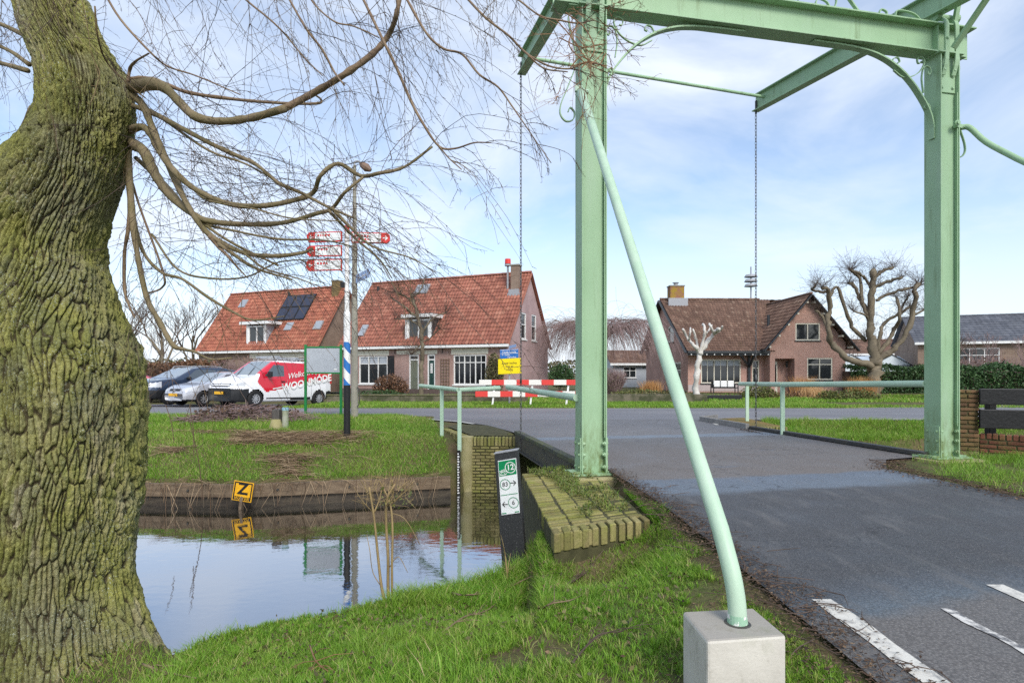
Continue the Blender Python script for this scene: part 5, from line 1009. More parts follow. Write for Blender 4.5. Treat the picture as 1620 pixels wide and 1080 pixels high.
# van
vt = [(0, 0.74), (0.03, 0.80), (0.10, 0.95), (0.22, 1.06), (0.42, 1.12), (1.02, 1.26), (1.25, 1.45), (1.85, 1.88), (2.15, 1.94), (3.5, 1.95), (4.7, 1.92), (4.86, 1.85), (4.93, 1.4), (4.95, 0.7)]
vb = [(0, 0.70), (0.4, 1.02), (1.0, 1.12), (5, 1.14)]; vw = [(0, 0.70), (0.06, 0.78), (0.25, 0.88), (0.7, 0.95), (4.6, 0.96), (4.95, 0.90)]; vz = [(0, 0.24), (0.4, 0.20), (4.6, 0.24), (4.95, 0.35)]
def vcls(x, y, z, n, j, be, tp):
    ay = abs(y)
    ws = 0.262+0.0; slope = np.interp(x, [1.02, 1.25, 1.85], [1.26, 1.45, 1.88])
    if 1.05 < x < 1.84 and n[2] > 0.3 and ay < 0.70-0.08*(x-1.05) and j >= 37: return 'windscreen'
    if n[0] < -0.2 and x < 0.42 and z > 0.74:
        if ay < 0.60 and (0.80 < z < 0.845 or 0.885 < z < 0.925) : return 'grille'
    if x < 0.62 and 0.84 < z < 1.02 and 0.50 < ay < 0.90 and n[2] < 0.9 and z < 0.88+0.22*x+0.02: return 'headlight'
    if x < 0.62 and z < 0.72 and z > 0.22 : return 'bumper'
    if x > 4.62 and z < 0.66: return 'bumper/rear'
    if ay > 0.55 and 1.25 < z < 1.73 and j >= 19:
        lo = 1.35+(z-1.25)*0.95
        if lo < x < 2.32: return 'side_window'
        if y > 0 and 2.55 < x < 4.6 and False: return 'side_window'
    if ay > 0.6 and n[2] < 0.9 and z > 0.36 and x > 0.8:
        # red wrap : behind a slanted front edge and above a line rising to the rear
        left = 1.00+max(0, 1.0-z)*1.05-max(0, z-1.0)*(-0.42); bot = 0.62+(x-1.5)*0.19
        if x > left and z > bot and x < 4.93 and z < 1.86: return 'wrap'
    if 1.45 < x < 3.75 and 0.30 < z < 0.375 and ay > 0.8: return 'side_moulding'
    return 'body'
def vextra(th):
    F = -1
    pl = MB(); pl.bbox((-0.035, -0.26, 0.50), (-0.015, 0.26, 0.61)); th.part('number_plate', pl, M['plate'])
    mb = MB(); mb.tube([(0.0+0.06+0.02, 0.115*math.cos(a), 0.87+0.065*math.sin(a)) for a in np.linspace(0, 2*math.pi, 20)], 0.012, 6, False); mb.tube([(0.07, 0.05*math.cos(a), 0.87+0.06*math.sin(a)) for a in np.linspace(0, 2*math.pi, 16)], 0.010, 6, False); th.part('emblem', mb, M['chrome'])
    for y in (-1.04, 1.04):
        mb = MB(); s = 1 if y > 0 else -1; mb.tube([(1.52, y-s*0.14, 1.25), (1.50, y, 1.28), (1.50, y+s*0.06, 1.30)], [0.05, 0.08, 0.07], 8); mb.box((1.49, y+s*0.02, 1.33), (0.11, 0.20, 0.22)); th.part('mirror', mb, M['trim'], bevel=0.03)
        mb = MB(); mb.bbox((2.15, s*0.957, 1.03), (2.32, s*0.985, 1.07)); th.part('door_handle', mb, M['trim'])
    for y in (-0.62, 0.62):
        mb = MB(); mb.cyl((2.1, y, 2.06), (4.3, y, 2.06), 0.025, n=8)
        for x in (2.2, 3.2, 4.2): mb.cyl((x, y, 1.90), (x, y, 2.06), 0.02, n=6)
        th.part('roof_rail', mb, M['lead'])
    for x in (2.2, 3.2, 4.2): mb = MB(); mb.bbox((x-0.04, -0.7, 2.075), (x+0.04, 0.7, 2.115)); th.part('roof_bar', mb, M['panel_grey'])
    for y in (-0.35, 0.35): mb = MB(); mb.beam((1.0, y, 1.275), (1.45, y+0.2, 1.62), 0.02, 0.012); th.part('wiper', mb, M['trim'])
    # lettering on the camera side (y < 0), baseline rising to the rear
    Y = -0.968; rt = unit((1, 0, 0.19)); up = np.array((0, 0.06, 1.0))
    mb = MB(); add_text(mb, 'WOONM\u00d3DE', 0.44, (3.52, Y-0.012, 1.02), rt, up, bold=0.012, extrude=0.004); th.part('lettering', mb, M['white'])
    mb = MB(); add_text(mb, 'Welkom bij', 0.34, (3.25, Y+0.03, 1.40), rt, (0, 0.14, 1.0), shear=0.3, extrude=0.004); th.part('lettering', mb, M['white'])
    mb = MB(); mb.quad((1.72, Y-0.006, 0.715), (2.42, Y-0.006, 0.845), (2.42, Y-0.006, 0.885), (1.70, Y-0.006, 0.755)); th.part('slogan_strip', mb, M['white'])
    for x in (2.45, 3.75):
        mb = MB(); mb.bbox((x-0.006, Y+0.003, 0.4), (x+0.006, Y+0.008, 1.12)); th.part('door_seam', mb, M['lead'])
    mb = MB(); mb.bbox((4.90, -0.93, 1.0), (4.955, -0.80, 1.5)); th.part('tail_lamp', mb, M['barrier_red'])
vehicle('van', 'white delivery van with red wrap and white lettering parked behind the notice board', 'van', place((-10.25, 22.75), 0.95, 0.93), HEAD, vt, vb, vw, vz, 4.95, [0.95, 4.22], 0.335, vcls, {'body': 'van_white', 'windscreen': 'windscreen', 'grille': 'trim', 'headlight': 'lamp', 'bumper': 'trim', 'side_window': 'car_glass', 'wrap': 'van_red', 'side_moulding': 'trim'}, vextra, tilt=R(1.8), rimmat='lead')
# silver hatchback
ct = [(0, 0.50), (0.03, 0.60), (0.12, 0.72), (0.45, 0.84), (1.05, 0.95), (1.25, 1.06), (1.85, 1.38), (2.25, 1.44), (3.0, 1.42), (3.5, 1.32), (3.75, 0.95), (3.82, 0.5)]
cb_ = [(0, 0.5), (0.5, 0.80), (1.0, 0.90), (3.8, 0.95)]; cw = [(0, 0.58), (0.08, 0.68), (0.35, 0.78), (0.9, 0.82), (3.4, 0.82), (3.82, 0.72)]; cz_ = [(0, 0.22), (0.4, 0.18), (3.4, 0.2), (3.82, 0.3)]
def mkcls(ws0, ws1, wy_, wx0, wx1, wz0, wz1, bump, gr, hl, wsl=0.9):
    def f(x, y, z, n, j, be, tp):
        ay = abs(y)
        if ws0 < x < ws1 and n[2] > 0.25 and ay < wy_-0.1*(x-ws0) and j >= 37: return 'windscreen'
        if wz0 < z < wz1 and j >= 19 and ay > 0.45:
            lo = wx0+(z-wz0)*1.35; hi = wx1-(z-wz0)*0.6
            if lo < x < hi and not (lo+0.52*(hi-lo) < x < lo+0.56*(hi-lo)): return 'side_window/front' if x < lo+0.54*(hi-lo) else 'side_window/rear'
        if gr[0] < z < gr[1] and ay < gr[2] and x < 0.3: return 'grille'
        if x < hl[3] and hl[0] < z < hl[1]+0.25*x and hl[2] < ay and n[2] < 0.95: return 'headlight'
        if bump and z < bump and x < 0.6: return 'bumper'
        if z < 0.27: return 'bumper' if x < 0.75 else ('bumper/rear' if x > 2.6 else 'sill')
        return 'body'
    return f
def cextra(px=-0.03, pz=0.40, mx=1.35, mz=0.98, my=0.88, mm='trim', amber=False, rails=False, hw=0.8):
    def f(th):
        pl = MB(); pl.bbox((px-0.01, -0.26, pz), (px+0.012, 0.26, pz+0.11)); th.part('number_plate', pl, M['plate'])
        for s in (-1, 1):
            mb = MB(); mb.tube([(mx, s*(my-0.12), mz-0.04), (mx, s*my, mz), (mx, s*(my+0.1), mz)], [0.04, 0.07, 0.06], 8); th.part('mirror', mb, M[mm], smooth=True)
            if rails: mb = MB(); mb.tube(smooth_path([(2.0, s*0.60, tp_-0.03) for tp_ in (1.62,)]+[(2.2, s*0.60, 1.70), (3.4, s*0.60, 1.71), (3.7, s*0.6, 1.62)], 4), 0.022, 6); th.part('roof_rail', mb, M['lead'])
            mb = MB(); mb.bbox((2.05, s*(hw+0.0)-0.012, mz-0.16), (2.22, s*(hw+0.0)+0.012, mz-0.13)); th.part('door_handle', mb, M[mm])
        mb = MB(); mb.cyl((px+0.04, 0, pz+0.22), (px+0.09, 0, pz+0.22), 0.05, n=12); th.part('emblem', mb, M['chrome'])
    return f
vehicle('car', 'small silver hatchback parked between the white van and dark estate', 'car', place((-12.65, 23.35), 0.78, 0.79), HEAD+R(2), ct, cb_, cw, cz_, 3.82, [0.78, 3.25], 0.30, mkcls(1.12, 1.86, 0.64, 1.42, 3.45, 0.97, 1.32, None, (0.60, 0.70, 0.34), (0.60, 0.70, 0.42, 0.55)), {'body': 'silver', 'windscreen': 'windscreen', 'side_window': 'car_glass', 'grille': 'trim', 'headlight': 'lamp', 'bumper': 'trim', 'sill': 'trim'}, cextra(), tilt=R(1.2), tum=0.42)
st_ = [(0, 0.55), (0.03, 0.70), (0.10, 0.95), (0.35, 1.04), (1.15, 1.14), (1.4, 1.27), (2.05, 1.60), (2.5, 1.68), (3.6, 1.68), (4.3, 1.58), (4.6, 1.1), (4.66, 0.5)]
sb = [(0, 0.55), (0.4, 0.98), (1.1, 1.08), (4.6, 1.12)]; sw_ = [(0, 0.66), (0.06, 0.78), (0.3, 0.88), (0.9, 0.92), (4.2, 0.92), (4.66, 0.84)]; sz = [(0, 0.26), (4.66, 0.3)]
vehicle('car', 'dark navy estate with roof rails parked left of the small silver hatchback', 'car', place((-14.55, 24.2), 0.9, 0.89), HEAD+R(4), st_, sb, sw_, sz, 4.66, [0.9, 3.62], 0.345, mkcls(1.22, 2.05, 0.72, 1.6, 4.3, 1.14, 1.55, 0.62, (0.76, 0.92, 0.42), (0.74, 0.86, 0.50, 0.5)), {'body': 'navy', 'windscreen': 'windscreen', 'side_window': 'car_glass', 'grille': 'chrome', 'headlight': 'lamp', 'bumper': 'trim', 'sill': 'trim'}, cextra(pz=0.50, mx=1.65, mz=1.16, my=0.98, rails=True, hw=0.91), tilt=R(1.5), tum=0.38)
vehicle('car', 'dark red car with tinted side glass half hidden by the willow trunk', 'car', (-17.9, 31.0, -0.17), HEAD+R(150), st_, sb, sw_, sz, 4.5, [0.9, 3.6], 0.33, mkcls(1.22, 2.05, 0.72, 1.6, 4.3, 1.1, 1.55, 0.5, (0.76, 0.92, 0.42), (0.74, 0.86, 0.50, 0.5)), {'body': 'dark_red', 'windscreen': 'windscreen', 'side_window': 'car_glass', 'grille': 'chrome', 'headlight': 'lamp', 'bumper': 'trim', 'sill': 'trim'}, cextra(pz=0.5, mx=1.65, mz=1.16, my=0.98, hw=0.91), tum=0.38)

# ------------------------------------------------------------------ signs and street furniture
GZ = lambda x, y: float(zg(np.array([x]), np.array([y]))[0])
# striped finger post
q = P(549, 692, 13.0); zb0 = GZ(q[0], q[1]); t = Thing('signpost', 'black, blue striped and white pole carrying four red edged white finger signs', 'signpost', (q[0], q[1], zb0))
def zp(py, d=13.0): return CAMZ-(py-590)/900*d
mb = MB(); 
for za, zb_, mi in ((zb0-0.3, zp(609), 'black'),):
    mb.cyl((q[0], q[1], za), (q[0], q[1], zb_), 0.075, n=18)
t.part('pole', mb, M['black'])
tt = NT('spiral_stripes'); sp_ = tt.n('ShaderNodeSeparateXYZ', {0: tt.pos()}); f = tt.math('FRACT', tt.math('ADD', tt.math('MULTIPLY', sp_.outputs[2], 2.15), tt.math('MULTIPLY', tt.math('SUBTRACT', sp_.outputs[0], q[0]), 2.6))); tt.set(color=tt.mix(tt.ramp(f, [(0.0, 0.0), (0.5, 1.0)], 'CONSTANT'), (0.02, 0.15, 0.45), (0.74, 0.74, 0.70)), rough=0.45)
mb = MB(); mb.cyl((q[0], q[1], zp(609)), (q[0], q[1], zp(541)), 0.076, n=18); t.part('striped_band', mb, tt.m)
mb = MB(); mb.cyl((q[0], q[1], zp(541)), (q[0], q[1], zp(497)), 0.0745, n=18); mb.cyl((q[0], q[1], zp(497)), (q[0], q[1], zp(492)), 0.0745, 0.055, n=18); mb.cyl((q[0], q[1], zp(492)), (q[0], q[1], zp(366)), 0.052, n=16); t.part('upper_pole', mb, M['white'])
mb = MB(); mb.cyl((q[0], q[1], zp(366)), (q[0], q[1], zp(357)), 0.058, 0.05, n=14); t.part('pole_cap', mb, M['sign_red'])
def finger(px0, px1, py0, py1, d, right, dy):
    a = P(px0, py0, d); b = P(px1, py1, d+dy); w = np.array((b[0]-a[0], dy, 0)); L_ = np.linalg.norm(w); U = unit(w); h = a[2]-P(px0, py1, d)[2]; zc_ = (a[2]+P(px0, py1, d)[2])/2; o = np.array((a[0], a[1], zc_)); N = np.cross(U, ez)
    tip = 0.06; out = [(0, -h/2), (L_, -h/2), (L_, h/2), (0, h/2)] ; out = [(0, -h/2), (L_-tip, -h/2), (L_, -h/4), (L_, h/4), (L_-tip, h/2), (0, h/2)] if right else [(tip, -h/2), (L_, -h/2), (L_, h/2), (tip, h/2), (0, h/4), (0, -h/4)]
    mb = MB(); mb.prism([o+U*u+ez*z+N*0.02 for u, z in out], -N*0.04); p = t.part('finger_sign', mb, M['sign_red'])
    x0, x1 = (0.02, L_-0.20) if right else (0.20, L_-0.02); mb = MB(); mb.prism([o+U*u+ez*z+N*0.0235 for u, z in ((x0, -h/2+0.022), (x1, -h/2+0.022), (x1, h/2-0.022), (x0, h/2-0.022))], -N*0.003); t.part('sign_face', mb, M['sign_white'], p)
    mb = MB(); c = o+U*((L_-0.10) if right else 0.10)+N*0.023; s = 1 if right else -1; mb.prism([c+U*s*u+ez*z for u, z in ((-0.06, -0.012), (0.02, -0.012), (0.02, 0.012), (-0.06, 0.012))], N*0.002); mb.prism([c+U*s*u+ez*z for u, z in ((0.055, 0), (-0.005, 0.06), (-0.005, 0.025), (0.015, 0.0))], N*0.002); mb.prism([c+U*s*u+ez*z for u, z in ((0.055, 0), (0.015, 0.0), (-0.005, -0.025), (-0.005, -0.06))], N*0.002); t.part('arrow', mb, M['white'], p)
    for zz, mat_ in ((0.035, 'sign_red'), (-0.04, 'sign_red')):
        mb = MB(); k = x0+0.06
        while k < x1-0.3: ww = rng.uniform(0.03, 0.055); c = o+U*k+ez*zz+N*0.0237; mb.quad(c-ez*0.022, c+U*ww-ez*0.022, c+U*ww+ez*0.022, c+ez*0.022); k += ww+0.022
        if zz > 0 or right: t.part('lettering', mb, M[mat_], p)
finger(486, 541, 368, 384, 13.0, False, -0.12); finger(486, 541, 389, 406, 13.0, False, -0.06); finger(485, 541, 411, 429, 13.0, False, -0.10); finger(556, 617, 367, 384, 13.0, True, 0.10)
mb = MB(); mb.box((q[0]-0.09, q[1]-0.02, zp(451)), (0.09, 0.09, 0.12)); mb.cyl((q[0]-0.04, q[1], zp(451)), (q[0]+0.02, q[1], zp(451)), 0.03, n=8); t.part('clamp', mb, M['black'])
# lamp post with street name plate
q = P(561, 668, 16.0); zb0 = GZ(q[0], q[1]); t = Thing('lamp_post', 'tall tapering concrete lamp post with a blue street name plate, behind the striped signpost', 'lamp post', (q[0], q[1], zb0)); zl = lambda py: CAMZ-(py-590)/900*16.0
mb = MB(); mb.tube([(q[0], q[1], zb0-0.3), (q[0], q[1], zl(500)), (q[0], q[1], zl(262))], [0.105, 0.085, 0.045], 12); t.part('pole', mb, M['pole_concrete'], bevel=0.006)
mb = MB(); mb.tube(smooth_path([(q[0], q[1], zl(262)), (q[0], q[1], zl(257)), (q[0]+0.10, q[1], zl(255)), (q[0]+0.18, q[1], zl(258.5))], 5), 0.03, 8); t.part('arm', mb, M['lead'])
hd_ = MB(); a = np.array((q[0]+0.16, q[1], zl(259))); b = np.array((q[0]+0.46, q[1]-0.02, zl(270))); hd_.tube([a, a+(b-a)*0.2, a+(b-a)*0.6, b], [0.05, 0.09, 0.12, 0.05], 10); t.part('lamp_head', hd_, plain('lamp_housing', (0.20, 0.13, 0.09), 0.5))
mb = MB(); A_ = P(563, 443, 15.9); B_ = P(584, 437, 15.3); w = B_-A_; w[2] = 0; o = A_.copy(); o[2] = zl(442.5); U = unit(B_-A_); U[2] = 0.10; U = unit(U); L_ = np.linalg.norm(w); N = unit(np.cross(U, ez)); mb.prism([o+U*u+ez*z for u, z in ((0, -0.11), (L_, -0.11), (L_, 0.11), (0, 0.11))], -N*0.02); pl_ = t.part('name_plate', mb, M['pale_blue'])
mb = MB(); add_text(mb, 'Oude Leedeweg', 0.075, o+U*L_/2+N*0.003, U, ez); t.part('lettering', mb, M['white'], pl_)
mb = MB(); mb.tube(smooth_path([(q[0]+0.09, q[1]-0.1, zl(612)), (q[0]+0.15, q[1]-0.1, zl(616)), (q[0]+0.16, q[1]-0.1, zl(636)), (q[0]+0.10, q[1]-0.1, zl(643))], 4), 0.014, 6); t.part('lock_ring', mb, M['dark_steel'])
# notice board
a = P(483.5, 662, 17.2); b = P(539.5, 662, 17.2); t = Thing('notice_board', 'plain grey notice board on two green posts in front of the red and white van', 'notice board', ((a[0]+b[0])/2, 16.9, -0.05))
dN = 16.9; a = P(483.5, 662, dN); b = P(539.5, 658, dN)
for p, top_ in ((a, 545), (b, 545)):
    mb = MB(); mb.beam((p[0], dN, -0.35), (p[0], dN, CAMZ-(top_-590)/900*dN), 0.07, 0.07, up=(0, 1, 0)); t.part('post', mb, M['post_green'], bevel=0.008)
mb = MB(); mb.bbox((a[0]+0.036, dN-0.02, CAMZ+(590-589.5)/900*dN), (b[0]-0.036, dN+0.02, CAMZ+(590-549)/900*dN)); pn = t.part('panel', mb, M['panel_grey'], bevel=0.005)
for py in (549, 590): mb = MB(); z_ = CAMZ+(590-py)/900*dN; mb.bbox((a[0]+0.036, dN-0.035, z_-0.022), (b[0]-0.036, dN+0.035, z_+0.022)); t.part('cross_rail', mb, M['post_green'])
mb = MB(); z_ = CAMZ+(590-584)/900*dN; mb.bbox((b[0]-0.20, dN-0.0235, z_-0.02), (b[0]-0.12, dN-0.021, z_+0.02)); t.part('sticker', mb, M['white'], pn)
# bollards
q = G(438, 682, -0.1); t = Thing('bollard', 'weathered dark timber bollard stub in a mossy base near the water', 'bollard', q); zq = GZ(q[0], q[1]); q[2] = zq
mb = MB(); mb.bbox(q+(-0.09, -0.09, -0.1), q+(0.09, 0.09, 0.54)); t.part('stub', mb, plain('grey_timber', (0.06, 0.055, 0.05), 0.9, (0.11, 0.10, 0.09), 8, 0.4, 40, stretch=(6, 6, 0.6)), bevel=0.012); mb = MB(); mb.tube([q+(0.0, -0.05, -0.1), q+(0, -0.05, 0.15), q+(0, -0.04, 0.30)], [0.19, 0.15, 0.10], 10); t.part('mossy_base', mb, M['mossy_concrete'], smooth=True)
q = q+np.array((0.20, 0.02, 0)); t = Thing('bollard', 'pale blue capped cylindrical bollard beside the dark timber stub', 'bollard', q); mb = MB(); mb.cyl(q+(0, 0, -0.1), q+(0, 0, 0.46), 0.075, n=16); t.part('body', mb, plain('pale_post', (0.36, 0.37, 0.30), 0.7, (0.22, 0.25, 0.14), 5)); mb = MB(); mb.cyl(q+(0, 0, 0.462), q+(0, 0, 0.53), 0.08, n=16); t.part('cap', mb, plain('blue_cap', (0.25, 0.42, 0.50), 0.5))
# cycle junction marker
def frame3(px, py, d): return P(px, py, d)
t = Thing('cycle_route_marker', 'leaning black post with a green and white cycle route plate numbered 12, 83 and 6', 'route marker', (0.05, 5.85, -0.85))
dM = 5.85; bl, br_, tl_, tr_ = (P(797, 935, dM+0.03), P(834, 922, dM-0.03), P(782, 718, dM+0.05), P(818, 712, dM-0.01)); back = np.array((0.02, 0.10, 0))
mb = MB(); mb.prism([bl, br_, tr_, tl_], back); po = t.part('post', mb, M['black_plastic'], bevel=0.006)
Um = unit(tr_-tl_); Uz = unit(tl_-bl); Nm = unit(np.cross(Um, Uz)); Um2 = np.cross(Uz, Nm); w = np.linalg.norm(tr_-tl_)
mb = MB(); mb.prism([tl_-Um*0.004+Nm*0.004, tr_+Um*0.004+Nm*0.004, tr_+Um*0.004+back*1.03, tl_-Um*0.004+back*1.03], Uz*0.012); t.part('post_cap', mb, M['lead'], po)
pw, ph = w*0.80, 0.56; c0 = tl_+Um*(w*0.14)-Uz*0.075+Nm*0.004
def pt(u, v, d=0.0): return c0+Um*u*pw-Uz*v*ph+Nm*d
def qd(mb, u0, v0, u1, v1, d, th_=0.0015): mb.prism([pt(u0, v1, d), pt(u1, v1, d), pt(u1, v0, d), pt(u0, v0, d)], -Nm*th_)
mb = MB(); qd(mb, 0, 0, 1, 1, 0.003, 0.005); pl_ = t.part('plate', mb, M['sign_white'])
mb = MB(); qd(mb, 0.03, 0.016, 0.97, 0.29, 0.005); t.part('green_header', mb, M['sign_green'], pl_)
mb = MB(); qd(mb, 0.03, 0.635, 0.97, 0.647, 0.005); qd(mb, 0.03, 0.965, 0.28, 0.985, 0.005); qd(mb, 0.74, 0.965, 0.97, 0.985, 0.005); t.part('divider_lines', mb, M['sign_green'], pl_)
def ringm(u, v, r, wd, mat, d=0.0065):
    mb = MB(); c = pt(u, v, d); an = np.linspace(0, 2*math.pi, 33); V = []
    for a in an: e = Um2*math.cos(a)+Uz*math.sin(a); V += [c+e*(r-wd), c+e*r]
    mb.add(V, [(2*i, 2*i+1, 2*i+3, 2*i+2) for i in range(32)]); t.part('number_ring', mb, M[mat], pl_)
def txt(s, u, v, size, mat, **k): mb = MB(); add_text(mb, s, size, pt(u, v, 0.0068), Um, Uz, extrude=0.0006, **k); t.part('number', mb, M[mat], pl_)
ringm(0.66, 0.155, 0.058, 0.008, 'white'); txt('12', 0.66, 0.155, 0.080, 'white', bold=0.002); ringm(0.32, 0.45, 0.056, 0.006, 'sign_green'); txt('83', 0.32, 0.45, 0.064, 'text_dark'); ringm(0.70, 0.80, 0.056, 0.006, 'sign_green'); txt('6', 0.70, 0.80, 0.064, 'text_dark')
def arrow(u, v, s):
    mb = MB(); c = pt(u, v, 0.0062)
    mb.prism([c+Um2*s*a+Uz*b for a, b in ((-0.03, -0.004), (0.025, -0.004), (0.025, 0.004), (-0.03, 0.004))], Nm*0.001)
    for k in (1, -1): mb.prism([c+Um2*s*a+Uz*b*k for a, b in ((0.032, 0), (0.006, 0.028), (0.000, 0.022), (0.022, 0.0))], Nm*0.001)
    t.part('arrow', mb, M['text_dark'], pl_)
arrow(0.76, 0.44, 1); arrow(0.24, 0.81, -1)
mb = MB()
for du_ in (-0.028, 0.028):
    an = np.linspace(0, 2*math.pi, 15); c = pt(0.24, 0.225, 0.0066)+Um2*du_
    mb.tube([c+(Um2*math.cos(a)+Uz*math.sin(a))*0.016 for a in an], 0.0025, 5, False)
c = pt(0.24, 0.225, 0.0066)
for a, b in (((-0.028, 0), (-0.01, 0.024)), ((-0.01, 0.024), (0.016, 0.024)), ((0.016, 0.024), (0.028, 0)), ((-0.01, 0.024), (0.0, 0.0)), ((0.0, 0.0), (0.016, 0.024)), ((0.0, 0.0), (-0.028, 0.0)), ((0.012, 0.034), (0.022, 0.03))): mb.cyl(c+Um2*a[0]+Uz*a[1], c+Um2*b[0]+Uz*b[1], 0.0025, n=5)
qd(mb, 0.06, 0.262, 0.42, 0.275, 0.0066); t.part('bicycle_symbol', mb, M['white'], pl_)
# Z water sign
c = P(384, 777, 10.74); t = Thing('water_sign', 'small tilted orange and black square sign with a letter Z on the timber bank edge', 'sign', (c[0], c[1], -1.2)); an = R(-9)
Ux = np.array((math.cos(an), 0, math.sin(an))); Uy = np.array((-math.sin(an), 0, math.cos(an))); Nz = np.array((0, -1.0, 0)); hs = 0.185
sq = lambda s, dx=0: [c+Ux*a*s+Uy*b*s for a, b in ((-1, -1), (1, -1), (1, 1), (-1, 1))]
mb = MB(); mb.prism(sq(hs), -Nz*0.015); z_ = t.part('panel', mb, M['z_yellow']); mb = MB()
for a0_, b0_, a1_, b1_ in ((-0.92, -0.92, -0.80, 0.92), (0.80, -0.92, 0.92, 0.92), (-0.80, 0.80, 0.80, 0.92), (-0.80, -0.92, 0.80, -0.55)): mb.prism([c+Ux*a*hs+Uy*b*hs+Nz*0.003 for a, b in ((a0_, b0_), (a1_, b0_), (a1_, b1_), (a0_, b1_))], -Nz*0.003)
t.part('black_border', mb, M['black'], z_); mb = MB(); add_text(mb, 'Z', 0.30, c+Nz*0.004+Uy*0.04, Ux, Uy, bold=0.008); t.part('letter', mb, M['black'], z_); mb = MB(); add_text(mb, 'WATER', 0.085, c+Nz*0.006-Uy*0.137, Ux, Uy); t.part('lettering', mb, M['z_yellow'], z_)
mb = MB(); mb.beam(c-Uy*0.1+np.array((0, 0.04, 0)), c-Uy*0.55+np.array((0, 0.04, 0)), 0.10, 0.05); t.part('post', mb, M['timber'])
# water gauge
c = P(726, 752, 12.05); t = Thing('water_gauge', 'narrow black and white water level staff beside the concrete column', 'gauge', (c[0], c[1], -1.3)); z1_ = P(726, 712, 12.05)[2]; mb = MB(); mb.bbox((c[0]-0.032, c[1], -1.7), (c[0]+0.032, c[1]+0.02, z1_)); g_o = t.part('staff', mb, M['black']); mb = MB(); z = -1.22; k = 0
while z < z1_-0.05: x = c[0]-0.03; mb.bbox((x, c[1]-0.004, z), (x+(0.028 if k % 2 else 0.04), c[1]-0.001, z+0.03)); z += 0.055; k += 1
t.part('scale_marks', mb, M['white'], g_o)
# yellow warning sign with blue place signs
dS = 23.6; c = P(806, 580, dS); t = Thing('road_sign', 'yellow text sign with blue place name boards above it behind the red and white barrier', 'road sign', (c[0], c[1], 0)); SX = lambda px: P(px, 580, dS)[0]; SZ = lambda py: P(806, py, dS)[2]; py_ = dS
mb = MB(); mb.cyl((c[0], dS+0.05, -0.1), (c[0], dS+0.05, SZ(547)), 0.04, n=10); t.part('post', mb, M['lead'])
mb = MB(); mb.prism([(SX(788), dS, SZ(592)), (SX(825), dS-0.1, SZ(590.5)), (SX(824), dS-0.1, SZ(566)), (SX(788), dS, SZ(568))], (0, 0.03, 0)); yo_ = t.part('yellow_panel', mb, M['sign_yellow'], bevel=0.01)
for s, py in (('Loop rechts', 574), ('wat er', 579.2), ('nodig', 584)): mb = MB(); add_text(mb, s, 0.125, (SX(806), dS-0.062, SZ(py)), (1, -0.1, 0.03), ez); t.part('lettering', mb, M['olive_text'], yo_)
mb = MB(); mb.prism([(SX(791), dS, SZ(567.3)), (SX(820), dS, SZ(566)), (SX(820), dS, SZ(551.5)), (SX(791), dS, SZ(553))], (0, 0.03, 0)); bo = t.part('blue_board', mb, M['sign_blue'], bevel=0.006)
for s, px, py, sz_ in (('Oude Leede', 805.5, 556.6, 0.115), ('\u2190 Delft', 800, 561.2, 0.105), ('Pijnacker', 810, 564.6, 0.10)): mb = MB(); add_text(mb, s, sz_, (SX(px), dS-0.006, SZ(py)), (1, 0, 0.03), ez); t.part('lettering', mb, M['white'], bo)
mb = MB()
for a, b in (((792, 553.8), (819.3, 552.6)), ((792, 559.2), (819.3, 558.2))): mb.beam((SX(a[0]), dS-0.004, SZ(a[1])), (SX(b[0]), dS-0.004, SZ(b[1])), 0.004, 0.014)
for px in (792, 819.3): mb.beam((SX(px), dS-0.004, SZ(559)), (SX(px), dS-0.004, SZ(553)), 0.012, 0.004)
t.part('white_border', mb, M['white'], bo)
mb = MB(); mb.prism([(SX(805), dS+0.05, SZ(551.5)), (SX(816), dS-0.45, SZ(549.5)), (SX(816), dS-0.45, SZ(545)), (SX(805), dS+0.05, SZ(547))], (0.01, 0.02, 0)); t.part('name_plate', mb, M['pale_blue'])
# barrier
dB = 22.6; BX = lambda px: P(px, 600, dB)[0]; BZ = lambda py: P(800, py, dB)[2]
st_w = 39.4*dB/900
t = Thing('road_barrier', 'low barrier of two red and white striped boards on leaning white posts at the verge', 'barrier', (BX(830), dB, 0))
for (x0, x1, ya, yb, first) in ((758, 950, 600.5, 608.8, 1), (752, 915, 618.5, 627.5, 0)):
    tt = NT('barrier_stripes'); xx = tt.n('ShaderNodeSeparateXYZ', {0: tt.pos()}).outputs[0]; f = tt.math('FRACT', tt.math('DIVIDE', tt.math('SUBTRACT', xx, BX(x0)-50*st_w+(0 if first else st_w/2*0)), st_w))
    a_, b_ = ((0.74, 0.72, 0.66), (0.66, 0.045, 0.035)); tt.set(color=tt.mix(tt.ramp(f, [(0.0, 0.0), (0.5, 1.0)], 'CONSTANT'), a_ if first else b_, b_ if first else a_), rough=0.5)
    wb = MB(); wb.bbox((BX(x0), dB-0.02, BZ(yb)), (BX(x1), dB+0.02, BZ(ya))); t.part('board', wb, tt.m, bevel=0.006)
for px in (781, 841, 898): mb = MB(); mb.beam((BX(px-2.5), dB+0.06, -0.05), (BX(px+2), dB+0.06, BZ(604)), 0.07, 0.04, up=(0, 1, 0)); t.part('barrier_post', mb, M['white'])
